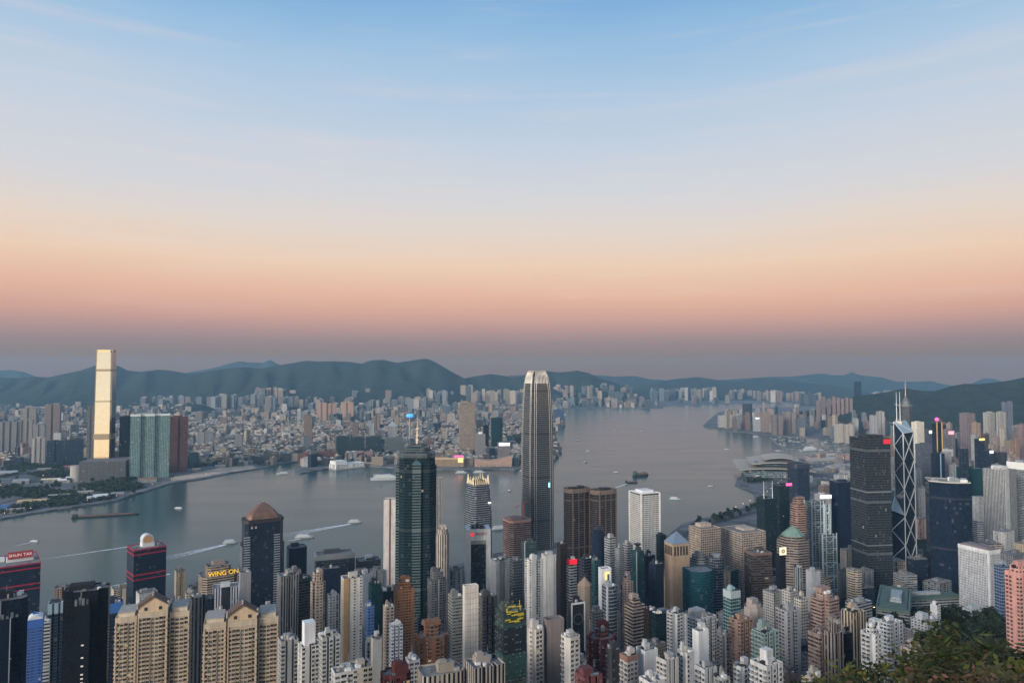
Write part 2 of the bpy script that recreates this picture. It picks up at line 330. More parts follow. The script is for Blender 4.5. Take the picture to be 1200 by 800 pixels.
flat('city_ground', ccw(SHORE), 3.9, 8, mat_urban('city_ground', (.03, .03, .032), (.07, .068, .066), (.02, .026, .018), .02))
# the green slope between the flat city and the camera
def slope():
    xs = np.concatenate([np.linspace(-2600, -300, 58), np.linspace(-290, 290, 117), np.linspace(300, 1400, 56), np.linspace(1450, 6500, 50)])
    ys = np.concatenate([np.linspace(-300, -8, 30), np.linspace(-6, 150, 79), np.linspace(155, 700, 80), np.linspace(715, 1500, 54), np.linspace(1540, 4600, 60)])
    X, Y = np.meshgrid(xs, ys); Z = _land(X, Y); r = np.hypot(X, Y)
    Z = Z+np.where(r > 60, (np.sin(X*.021+Y*.013)+np.sin(X*.05-Y*.037)*.6)*np.clip((Z-8)/30, 0, 1)*2.0, 0)
    inl = np.array([[inside(SHORE, x, y) for x in xs] for y in ys]); Z = np.where(inl, Z, -6)
    n = len(xs); v = np.c_[X.ravel(), Y.ravel(), Z.ravel()]
    f = [(j*n+i, j*n+i+1, (j+1)*n+i+1, (j+1)*n+i) for j in range(len(ys)-1) for i in range(n-1)]
    me = bpy.data.meshes.new('hillside'); me.from_pydata(v.tolist(), [], f); me.polygons.foreach_set('use_smooth', np.ones(len(f), bool)); me.materials.append(mat_forest('hillside_green', (.02, .028, .014), (.06, .062, .035)))
    o = bpy.data.objects.new('hillside', me); COL.link(o); tag(o, kind='structure')
slope()
FOREST = mat_forest('hill_forest')
def ridge(name, prof, F, front, back, seed, zfoot=2.0, rough=1.0):
    pr = random.Random(seed); px = np.array([p[0] for p in prof], float); zt = np.array([at(p[0], p[1], F)[1] for p in prof])
    X = np.arange(px[0], px[-1]+.1, 2.0); top = np.interp(X, px, zt); ts = np.concatenate([np.linspace(0, 1, 26), np.linspace(1.06, 2, 8)])
    ph = [(pr.uniform(.02, .14), pr.uniform(0, 6.3), pr.uniform(.5, 3.0)) for _ in range(14)]
    V = []
    for t in ts:
        for i, x in enumerate(X):
            u = t if t <= 1 else 2-t
            prof_ = u**1.25
            g = sum(math.sin(x*a*2+p+q*u*3.2) for a, p, q in ph)/6.0
            h = zfoot+(top[i]-zfoot)*prof_*(1+rough*.34*g*(1-u)*u*4*.9)
            y = F-front*(1-t) if t <= 1 else F+back*(t-1)
            y2 = y+ (front*.14*g*(1-u) if t <= 1 else 0)
            V.append(((x-600)/FPX*F*(1+(y-F)/F*.5), y2, h if u > 0 else -20))
    n = len(X); f = [(j*n+i, j*n+i+1, (j+1)*n+i+1, (j+1)*n+i) for j in range(len(ts)-1) for i in range(n-1)]
    me = bpy.data.meshes.new(name); me.from_pydata(V, [], f); me.polygons.foreach_set('use_smooth', np.ones(len(f), bool)); me.materials.append(FOREST)
    o = bpy.data.objects.new(name, me); COL.link(o); tag(o, kind='structure')
ridge('hills', [(-160, 450), (-90, 438), (-40, 444), (0, 442), (10, 442.5), (25, 443), (40, 441), (57, 442), (75, 438), (95, 434), (112, 428), (128, 427), (140, 429), (150, 434), (165, 435.5), (185, 433), (200, 434), (222, 438), (240, 436), (262, 432),
      (285, 430), (305, 432), (320, 429), (345, 425), (358, 422.5), (375, 423.5), (390, 423), (410, 424), (424, 426), (435, 422), (450, 421.5), (465, 425), (485, 422), (497, 420), (503, 421), (510, 424), (525, 433), (540, 441), (547, 445), (556, 452), (575, 464)], 9300, 2300, 1500, 3)
ridge('hills', [(500, 458), (530, 446), (545, 443), (555, 441), (575, 438), (590, 440), (600, 443), (620, 438), (640, 434.5), (652, 436), (660, 436), (676, 434), (690, 437), (705, 444), (715, 446), (728, 452), (740, 458)], 9700, 1500, 1200, 4)
ridge('hills', [(730, 460), (755, 452), (770, 448), (790, 444), (803, 443), (815, 441.5), (835, 444), (850, 447), (870, 447), (890, 443), (905, 443), (925, 446), (950, 449), (985, 452), (1010, 458)], 11500, 1800, 1500, 5)
ridge('hills', [(-140, 440), (-30, 436), (0, 434), (15, 433.5), (30, 436), (45, 442), (120, 446), (200, 440), (240, 433), (255, 430), (268, 426), (281, 423), (290, 424.5), (308, 425), (316, 421.5), (325, 426), (335, 430), (352, 438), (430, 446)], 14000, 1500, 1200, 6)
ridge('hills', [(540, 446), (600, 440), (640, 438), (700, 439.5), (720, 441), (745, 440.5), (760, 444), (790, 446), (830, 446), (870, 443.5), (900, 441.5), (930, 441), (950, 438.5), (965, 437.5), (975, 439.5), (988, 439.5), (999, 436), (1005, 439), (1020, 441), (1033, 442),
      (1050, 447), (1075, 447), (1090, 446), (1100, 449), (1118, 452), (1135, 450), (1143, 447), (1153, 443), (1163, 443.5), (1175, 447), (1200, 449), (1260, 452)], 14000, 1300, 1200, 8)
ridge('hills', [(960, 482), (985, 471), (1000, 464.5), (1010, 463), (1025, 461), (1040, 459), (1052, 456), (1062, 455), (1080, 458), (1095, 458), (1115, 452), (1130, 449.5), (1145, 450), (1165, 448), (1180, 446), (1200, 442), (1225, 437), (1270, 428), (1330, 425)], 5600, 1900, 1600, 9, rough=.8)

ridge('hills', [(196, 481), (208, 476), (222, 473), (236, 473.5), (248, 477), (258, 482)], 6700, 350, 300, 15)
ridge('hills', [(280, 508), (286, 503), (296, 501), (306, 503), (312, 507)], 4700, 160, 120, 16)
ridge('hills', [(312, 507), (320, 502), (332, 501), (342, 505), (348, 509)], 4650, 160, 120, 17)
ridge('hills', [(590, 516), (602, 509), (618, 506), (632, 509), (644, 516)], 4000, 160, 150, 18)
# ------------------------------------------------------------------ building kit
def plan(kind, w, d):
    a, b_ = w/2, d/2
    if kind == 'c': c = min(a, b_)*.30; return [(-a+c, -b_), (a-c, -b_), (a, -b_+c), (a, b_-c), (a-c, b_), (-a+c, b_), (-a, b_-c), (-a, -b_+c)]
    if kind == 'o': return [(a*math.cos(t)*1.04, b_*math.sin(t)*1.04) for t in (2*math.pi*(k+.5)/8 for k in range(8))]
    if kind == 'r': return [(a*math.cos(t), b_*math.sin(t)) for t in (2*math.pi*k/24 for k in range(24))]
    if kind == 'x': c, e = a*.42, b_*.42; return [(-a+c, -b_), (a-c, -b_), (a-c, -b_+e), (a, -b_+e), (a, b_-e), (a-c, b_-e), (a-c, b_), (-a+c, b_), (-a+c, b_-e), (-a, b_-e), (-a, -b_+e), (-a+c, -b_+e)]
    if kind == 'n':   # slab with light wells cut into both long sides
        k = a*.13; e = b_*.45; P = []
        for x in (-a*.36, a*.36): P += [(x-k, -b_), (x-k, -b_+e), (x+k, -b_+e), (x+k, -b_)]
        Q = [(-x, -y) for x, y in P]; return [(-a, -b_)]+P+[(a, -b_), (a, b_)]+Q+[(-a, b_)]
    if kind == 'm':   # one deep central well
        k = a*.12; e = b_*.5; return [(-a, -b_), (-k, -b_), (-k, -b_+e), (k, -b_+e), (k, -b_), (a, -b_), (a, b_), (k, b_), (k, b_-e), (-k, b_-e), (-k, b_), (-a, b_)]
    if kind == 'v':   # bowed front
        n = 10; return [(-a+2*a*k/n, -b_*(.62+.38*math.sin(math.pi*k/n))) for k in range(n+1)]+[(a, b_), (-a, b_)]
    if kind == 'p':   # stadium: rounded ends
        r = b_; n = 8; return [(a-r+r*math.cos(t), r*math.sin(t)) for t in (-math.pi/2+math.pi*k/n for k in range(n+1))]+[(-a+r+r*math.cos(t), r*math.sin(t)) for t in (math.pi/2+math.pi*k/n for k in range(n+1))]
    return [(-a, -b_), (a, -b_), (a, b_), (-a, b_)]
WIN = {'w': (.11, .89, .28, .82, .45), 'W': (.06, .94, .26, .82, .35), 'B': (.03, .97, .34, .97, 1.3), 'n': (.32, .68, .38, .74, .3), 'L': (0, 1, .28, .80, .3)}
def walls(b, P, z0, z1, bay, fh, rz=0.0, org=(0, 0), pattern=None, seed=0, z_uv=None):
    """Walls round the plan P. pattern: relief with real recessed openings on the sides turned towards the viewpoint's half-space."""
    n = len(P); zb = z0 if z_uv is None else z_uv; pr = random.Random(seed)
    for i in range(n):
        p, q = P[i], P[(i+1) % n]; dx, dy = q[0]-p[0], q[1]-p[1]; L = math.hypot(dx, dy)
        if L < .05: continue
        nx, ny = dy/L, -dx/L; c, s = math.cos(rz), math.sin(rz); wn = (nx*c-ny*s, nx*s+ny*c); tocam = Vector((-org[0], -org[1])).normalized()
        nb = max(1, round(L/bay))
        if not (pattern and L > 2.4 and wn[0]*tocam.x+wn[1]*tocam.y > -.25):
            m = 3 if pattern and L > 2.4 else 0
            k = i*31
            b.face([(*p, z0), (*q, z0), (*q, z1), (*p, z1)], m, [(k, (z0-zb)/fh), (k+nb, (z0-zb)/fh), (k+nb, (z1-zb)/fh), (k, (z1-zb)/fh)]); continue
        nf = max(1, int((z1-z0)/fh)); cw = L/nb
        def pt(u, z, dep=0.0): return (p[0]+dx/L*u-nx*dep, p[1]+dy/L*u-ny*dep, z)
        skip = max(0, nf-34)             # the lowest storeys stay plain (hidden between neighbours)
        zs = z0+skip*fh
        if skip: b.face([pt(0, z0), pt(L, z0), pt(L, zs), pt(0, zs)], 3, [(i*31, 0), (i*31+nb, 0), (i*31+nb, skip), (i*31, skip)])
        for k in range(nb):
            t = pattern[(k+i*2) % len(pattern)] if nb > 1 else ('w' if L > 3 else '.')
            u0, u1 = k*cw, (k+1)*cw
            if t == '.': b.face([pt(u0, zs), pt(u1, zs), pt(u1, z1), pt(u0, z1)], 0); continue
            x0, x1, y0, y1, dep = WIN[t]; a0, a1 = u0+x0*cw, u0+x1*cw
            if a0 > u0+.01: b.face([pt(u0, zs), pt(a0, zs), pt(a0, z1), pt(u0, z1)], 0)
            if a1 < u1-.01: b.face([pt(a1, zs), pt(u1, zs), pt(u1, z1), pt(a1, z1)], 0)
            zprev = zs
            for f in range(skip, nf):
                zf = z0+f*fh; za, zc = zf+y0*fh, zf+y1*fh
                b.face([pt(a0, zprev), pt(a1, zprev), pt(a1, za), pt(a0, za)], 0)
                b.face([pt(a0, za), pt(a1, za), pt(a1, za, dep), pt(a0, za, dep)], 0)
                b.face([pt(a0, zc, dep), pt(a1, zc, dep), pt(a1, zc), pt(a0, zc)], 0)
                b.face([pt(a0, za), pt(a0, za, dep), pt(a0, zc, dep), pt(a0, zc)], 0)
                b.face([pt(a1, za, dep), pt(a1, za), pt(a1, zc), pt(a1, zc, dep)], 0)
                cu = i*31+k; b.face([pt(a0, za, dep), pt(a1, za, dep), pt(a1, zc, dep), pt(a0, zc, dep)], 1, [(cu+.02, f+.02), (cu+.98, f+.02), (cu+.98, f+.98), (cu+.02, f+.98)])
                zprev = zc
                if t == 'B' and f % 2 == 0 or t == 'B' and (i+k) % 3:   # a projecting balcony with a solid parapet
                    ua, ub, o_ = u0+cw*.08, u1-cw*.08, -1.0; zb_, zt_ = zf+.05, zf+1.05
                    b.face([pt(ua, zb_, o_), pt(ub, zb_, o_), pt(ub, zt_, o_), pt(ua, zt_, o_)], 0); b.face([pt(ua, zt_, o_), pt(ub, zt_, o_), pt(ub, zt_), pt(ua, zt_)], 0)
                    b.face([pt(ua, zb_), pt(ua, zb_, o_), pt(ua, zt_, o_), pt(ua, zt_)], 0); b.face([pt(ub, zb_, o_), pt(ub, zb_), pt(ub, zt_), pt(ub, zt_, o_)], 0); b.face([pt(ua, zb_), pt(ub, zb_), pt(ub, zb_, o_), pt(ua, zb_, o_)], 0)
                if t == 'w' and pr.random() < .22:  # an air conditioner under the sill
                    ua = u0+cw*pr.uniform(.2, .6); ub = ua+.8; A, B = pt(ua, za-.75, -.5), pt(ub, za-.75, -.5); C, D = pt(ub, za-.1, -.5), pt(ua, za-.1, -.5)
                    b.face([A, B, C, D], 2); b.face([D, C, pt(ub, za-.1), pt(ua, za-.1)], 2); b.face([A, D, pt(ua, za-.1), pt(ua, za-.75)], 2); b.face([B, pt(ub, za-.75), pt(ub, za-.1), C], 2)
            b.face([pt(a0, zprev), pt(a1, zprev), pt(a1, z1), pt(a0, z1)], 0)
def roof_mesh(b, P, z1, up=1.1, m=0, cap=None):
    n = len(P); cx = sum(p[0] for p in P)/n; cy = sum(p[1] for p in P)/n
    w = max(max(abs(p[0]-cx) for p in P), 1); k = 1-min(.2, .45/w)
    I = [(cx+(x-cx)*k, cy+(y-cy)*k) for x, y in P]
    for i in range(n):
        j = (i+1) % n
        b.face([(*P[i], z1), (*P[j], z1), (*I[j], z1), (*I[i], z1)], m); b.face([(*I[i], z1), (*I[j], z1), (*I[j], z1-up), (*I[i], z1-up)], m)
    b.face([(*p, z1-up) for p in I], m if cap is None else cap)
def fitplan(px0, px1, F, ratio, rot, kind):
    """Size and place of a plan whose silhouette spans px0..px1 at forward distance F."""
    pm = (px0+px1)/2; phi = math.atan((pm-600)/FPX); W = (px1-px0)/FPX*F*math.cos(phi)
    th = R_(rot)
    if kind in 'ro': w = W; d = W*ratio
    else:
        w = W/(abs(math.cos(th+phi))+ratio*abs(math.sin(th+phi))); d = w*ratio
    return (pm-600)/FPX*F, F, w, d, th
GROUPS = {'apartment_tower': ('apartment tower', 'apartment towers of the near city'), 'office_tower': ('office tower', 'office towers of the near city'), 'hotel_tower': ('hotel', None), 'house_block': ('building', 'low blocks between the towers'),
          'city_block': ('city block', None)}
FOOT = []                                # footprints already taken: x, y, radius
def free(x, y, r):
    return all((x-a)**2+(y-b_)**2 > ((r+c)*.92)**2 for a, b_, c in FOOT)
ACGREY = simple('air_conditioner', 'a3a29c', .6)
def clutter(root, P, z, rnd_, n, col):
    w = max(p[0] for p in P)-min(p[0] for p in P); d = max(p[1] for p in P)-min(p[1] for p in P)
    b = MB(); k = rnd_.uniform(.34, .56); hh = rnd_.uniform(2.2, 5); ox, oy = rnd_.uniform(-.18, .18)*w, rnd_.uniform(-.12, .2)*d; ky = rnd_.uniform(.6, 1.0)
    b.box(ox-w*k/2, oy-d*k*ky/2, z-1.0, ox+w*k/2, oy+d*k*ky/2, z+hh)
    if n > 2 and rnd_.random() < .5: b.box(ox-w*k*.42, oy-d*k*.3, z+hh, ox+w*k*.05, oy+d*k*.25, z+hh+rnd_.uniform(1.2, 2.4))
    b.build('plant_room', M['paint'], root, color=tuple(c*q_ for q_ in (rnd_.uniform(.75, 1.1),) for c in col[:3])+(1,))
    if n > 2:
        for _ in range(rnd_.randint(4, 8) if n > 3 else rnd_.randint(2, 4)):
            x, y = rnd_.uniform(-.36, .36)*w, rnd_.uniform(-.36, .36)*d; s = rnd_.uniform(.7, 1.9)
            pieces('air_handler', rnd_.choice((M['steel'], M['tank'], M['dark'], M['white'])), root, [(x-s, y-s*.8, z-1.0, x+s, y+s*.8, z+rnd_.uniform(.3, 1.8))])
        for _ in range(rnd_.randint(1, 2)):
            t = MB(); x, y = rnd_.uniform(-.33, .33)*w, rnd_.uniform(-.33, .33)*d; r = rnd_.uniform(1.1, 1.9)
            t.lathe([(r, z-1.1), (r, z+2.2), (r*.9, z+2.5), (0, z+2.6)], 10); t.build('water_tank', M['tank'], root)
    if n > 3:
        t = MB(); x, y = rnd_.uniform(-.3, .3)*w, rnd_.uniform(-.3, .3)*d; t.bar((x, y, z-1), (x, y, z+rnd_.uniform(5, 10)), .12)
        t.bar((x-1.2, y, z+4), (x+1.2, y, z+4), .08); t.build('aerial', M['steel'], root)
TOWERS = []
VIVID = {'2f5aa0', '4a6ea8', 'dfa397', 'd29d90', '96623c', '5a3034', '5c2f30', '6d4244', '0f4a5c', '75463f', '7e5a46'}
def paint(c):                            # most façades are greyer than their name
    v = hx(c); 
    if c in VIVID: return v
    m = .3*v[0]+.55*v[1]+.15*v[2]; return tuple(x*.70+m*.30 for x in v[:3])+(1,)
def tower(name, px0, px1, ytop, F, kind='', ratio=1.0, rot=33, fac='s/g', col='8a8880', ex='', label=None, group=None, base=None, seed=None, top_only=None, nclut=None):
    x, y, w, d, th = fitplan(px0, px1, F, ratio, rot, kind or '_')
    z1 = at((px0+px1)/2, ytop, F+(.12*max(w, d) if F < 900 else -.1*max(w, d)))[1]; g = ground(x, y) if base is None else base
    if inside(KOWLOON, x, y) and base is None: g = 3.6
    cat, gr = GROUPS.get(name, (name.replace('_', ' '), None))
    root = empty(name, (x, y, g), th); tag(root, label, cat, group if group is not None else gr)
    H = z1-g; sd = seed if seed is not None else int(px0*7+ytop*13)
    pr = random.Random(sd); FOOT.append((x, y, .5*max(w, d))); TOWERS.append((root, px0, px1, ytop, F, H))
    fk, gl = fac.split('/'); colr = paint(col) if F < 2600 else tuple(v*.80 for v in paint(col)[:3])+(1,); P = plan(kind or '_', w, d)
    b = MB()
    if fk[0] == 'R':
        walls(b, P, 0, H, 3.3, 3.05, th, (x, y), fk[2:], sd)
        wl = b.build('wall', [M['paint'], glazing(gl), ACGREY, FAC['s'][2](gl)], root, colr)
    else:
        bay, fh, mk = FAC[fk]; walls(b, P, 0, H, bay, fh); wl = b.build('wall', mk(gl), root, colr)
    E = dict(t.split(':', 1) if ':' in t else (t, '') for t in ex.split(',') if t)
    rb = MB()
    zt = H
    ro = root
    if 'pyr' in E:
        c, h = E['pyr'].split(':'); h = float(h); n = len(P); b = MB(); Q = [(px*1.06, py*1.06) for px, py in P]
        for i in range(n): b.face([(*Q[i], H), (*Q[(i+1) % n], H), (0, 0, H+h)])
        b.face([(*q, H) for q in Q[::-1]]); b.build('roof', simple('roof_'+c, c, .6), root)
    else:
        roof_mesh(rb, P, H, cap=1); ro = rb.build('roof', [M['paint'], M['roof']], root, colr)
    if 'step' in E:                      # a smaller block on top
        fr, h = [float(v) for v in E['step'].split(':')]; b = MB(); Q = [(px*fr, py*fr) for px, py in P]
        if fk[0] == 'R': bay, fh, mk = FAC['s']
        walls(b, Q, H-1.1, H+h, bay, fh); roof_mesh(b, Q, H+h, m=1); b.build('upper_storeys', [mk(gl), M['roof']], root, colr); zt = H+h
    if 'cap' in E:                       # plain coloured top storey, proud of the wall
        c, h = E['cap'].split(':'); b = MB(); Q = [(px*1.015, py*1.015) for px, py in P]; walls(b, Q, H-float(h), H+.3, 4, 4); n = len(P)
        for i in range(n): b.face([(*Q[i], H+.3), (*Q[(i+1) % n], H+.3), (*[v*.9 for v in P[(i+1) % n]], H+.3), (*[v*.9 for v in P[i]], H+.3)])
        b.build('cornice', simple('cornice_'+c, c, .6, emit=None), root)
    if 'band' in E:                      # thin trims at given heights below the top
        for tk in E['band'].split('|'):
            c, dz, h = tk.split(':'); b = MB(); Q = [(px*1.02, py*1.02) for px, py in P]; zz = H-float(dz); walls(b, Q, zz-float(h), zz, 4, 4); n = len(P)
            for q in (zz, zz-float(h)): b.face([(*v, q) for v in (Q if q == zz else Q[::-1])]) if dz != '0' else None
            b.build('trim_band', M[c] if c in M else simple('trim_'+c, c, .5), root)
    if 'strip' in E:                     # vertical strips: side, from, to (fractions of that side), colour
        for tk in E['strip'].split('|'):
            side, f0, f1, c = tk.split(':'); f0, f1 = float(f0), float(f1); b = MB(); a, e = w/2, d/2
            if side == 'r': b.box(-a+f0*w, -e-.6, 0, -a+f1*w, -e+.5, H+.4)
            else: b.box(-a-.6, e-f0*d, 0, -a+.5, e-f1*d, H+.4) if f0 > f1 else b.box(-a-.6, e-f1*d, 0, -a+.5, e-f0*d, H+.4)
            b.build('wall_strip', M['paint'], root, hx(c))
    if 'mast' in E:
        b = MB(); h = float(E['mast']); b.bar((0, 0, zt-1), (0, 0, zt+h), .7, n=6, r2=.25); b.build('mast', M['steel'], ro)
    nc = nclut if nclut is not None else (5 if F < 720 else 3 if F < 1150 else 2 if F < 1700 else 1)
    if 'bare' not in E and 'pyr' not in E and nc: clutter(ro, P, zt, pr, nc, colr)
    if 'box' in E:                       # big block on the roof
        c, fr, h = E['box'].split(':'); b = MB(); fr = float(fr); b.box(-w*fr/2, -d*fr/2, H-1.05, w*fr/2, d*fr/2, H+float(h)); b.build('roof_block', M['paint'], ro, hx(c))
    root['_w'], root['_d'], root['_H'] = w, d, H
    del root['_w'], root['_d'], root['_H']
    return root, w, d, H, P
# ------------------------------------------------------------------ landmark buildings
def text(name, body, size, mat, parent, loc, rot, extrude=.15, align='CENTER'):
    c = bpy.data.curves.new(name, 'FONT'); c.body = body; c.size = size; c.extrude = extrude; c.align_x = align; c.align_y = 'CENTER'
    q = bpy.data.objects.new(name+'_outline', c); COL.link(q); bpy.context.view_layer.update()
    me = bpy.data.meshes.new_from_object(q.evaluated_get(bpy.context.evaluated_depsgraph_get())); bpy.data.objects.remove(q)
    me.materials.clear(); me.materials.append(mat); o = bpy.data.objects.new(name, me); o.parent = parent; o.location = loc; o.rotation_euler = rot; COL.link(o); return o
def root_at(name, px, F, rot, label, cat, group=None, base=None, r=30):
    x = (px-600)/FPX*F; g = ground(x, F) if base is None else base; FOOT.append((x, F, r))
    o = empty(name, (x, F, g), R_(rot)); tag(o, label, cat, group); return o, (x, F, g)
def zat(px, py, F): return at(px, py, F)[1]
def solid(b, rings, m=0, bay=3.0, fh=4.0, cap=True, zb=0.0):
    """Stacked plans [(z, plan)], side faces between successive plans of equal point count."""
    for (z0, P), (z1, Q) in zip(rings, rings[1:]):
        n = len(P)
        for i in range(n):
            j = (i+1) % n; L = math.hypot(P[j][0]-P[i][0], P[j][1]-P[i][1]); nb = max(1, round(L/bay))
            if L < .02: continue
            b.face([(*P[i], z0), (*P[j], z0), (*Q[j], z1), (*Q[i], z1)], m, [(i*31, (z0-zb)/fh), (i*31+nb, (z0-zb)/fh), (i*31+nb, (z1-zb)/fh), (i*31, (z1-zb)/fh)])
    if cap: b.face([(*p, rings[-1][0]) for p in rings[-1][1]], m)
def scl(P, k): return [(x*k, y*k) for x, y in P]

# --- the golden skyscraper over the west Kowloon shore: a chamfered square shaft of slightly tilted glass shingles
def golden_tower():
    F = 2728; o, (x, y, g) = root_at('skyscraper', 124.5, F, 44, 'very tall skyscraper with a golden mirror face across the harbour', 'skyscraper', base=3.6, r=45)
    k = F/FPX; wv = 24.6*k*math.cos(math.atan(-476/834)); H = zat(123, 412.5, F-30)-g
    rz = math.degrees(math.atan(476/834)); th = rz-16; o.rotation_euler = (0, 0, R_(th))    # broad face looks back to the viewpoint, turned a little to the west
    a = wv/2/(1+.0)*.88
    def P(s): q = s*.16; return [(-s+q, -s), (s-q, -s), (s, -s+q), (s, s-q), (s-q, s), (-s+q, s), (-s, s-q), (-s, -s+q)]
    def prof(t): return a*(1.0-.10*max(0, (.16-t)/.16)-.09*max(0, (t-.30)/.70)**1.3)*(1+.0)
    gold = NT('gold_reflecting_glass'); tc = gold.n('ShaderNodeTexCoord')
    oi = gold.n('ShaderNodeObjectInfo'); uv = gold.n('ShaderNodeUVMap'); sx = gold.n('ShaderNodeSeparateXYZ'); gold.L.new(uv.outputs[0], sx.inputs[0])
    w = cellnoise(gold, gold.m('FLOOR', sx.outputs[0]), gold.m('FLOOR', sx.outputs[1]), oi)
    ln = gold.m('LESS_THAN', gold.m('FRACT', sx.outputs[1]), .16)
    c = gold.mix(w.outputs['Value'], (.37, .362, .325, 1), (.40, .392, .355, 1)); c = gold.mix(gold.m('MULTIPLY', ln, .75), c, (.20, .18, .13, 1)); gold.L.new(c, gold.b.inputs['Base Color'])
    gold.b.inputs['Metallic'].default_value = 1.0; gold.b.inputs['Roughness'].default_value = .16
    louv = [(.845, .862), (.594, .606), (.30, .338)]
    n = 110; b = MB(); LB = {}
    for i in range(n):
        t0, t1 = i/n, (i+1)/n; z0, z1 = t0*H, t1*H; L = any(l0 <= t0 < l1 for l0, l1 in louv)
        s0 = prof(t0)+ (0 if L else .30); s1 = prof(t1)-.02     # each storey leans out at its foot, like a shingle
        if L: s0 = s1 = prof(t0)-.4
        solid(LB.setdefault([l0 for l0, l1 in louv if l0 <= t0 < l1][0], MB()) if L else b, [(z0, P(s0)), (z1, P(s1))], cap=True, fh=H/n)
    b.build('wall', gold.mat, o); lm = simple('bronze_louvre', '9a8a6c', .5, .3); [q.build('plant_floor', lm, o) for q in LB.values()]
    # screens that rise past the roof on each side
    c = MB(); s = prof(1.0)
    for sx_, sy in ((0, -1), (1, 0), (0, 1), (-1, 0)):
        if sx_ == 0: c.box(-s*.80, sy*(s-.2)-.5, H, s*.80, sy*(s-.2)+.5, H+9)
        else: c.box(sx_*(s-.2)-.5, -s*.80, H, sx_*(s-.2)+.5, s*.80, H+9)
    c.build('crown_screen', gold.mat, o); r = MB(); r.box(-s*.6, -s*.6, H, s*.6, s*.6, H+5); r.build('plant_room', M['dark'], o)
    # dark stone podium
    p, _ = root_at('podium_block', 128, F-40, th, 'dark podium block at the foot of the golden skyscraper', 'podium', base=3.6, r=20)
    h = zat(128, 541, F-130)-3.6; b = MB(); walls(b, [(-70, -75), (85, -75), (85, 60), (-70, 60)], 0, h, 6, 5); b.build('wall', facade(.7, .5, 'y', .003, .3), p, hx('34383d'))
    b = MB(); roof_mesh(b, [(-70, -75), (85, -75), (85, 60), (-70, 60)], h); b.build('roof', M['roof'], p, hx('55585c'))
    b = MB(); b.lathe([(20, 0), (20, h*.8), (0, h*.8+.5)], 20, cx=-82, cy=-60); b.build('round_entrance', M['tank'], p)
golden_tower()

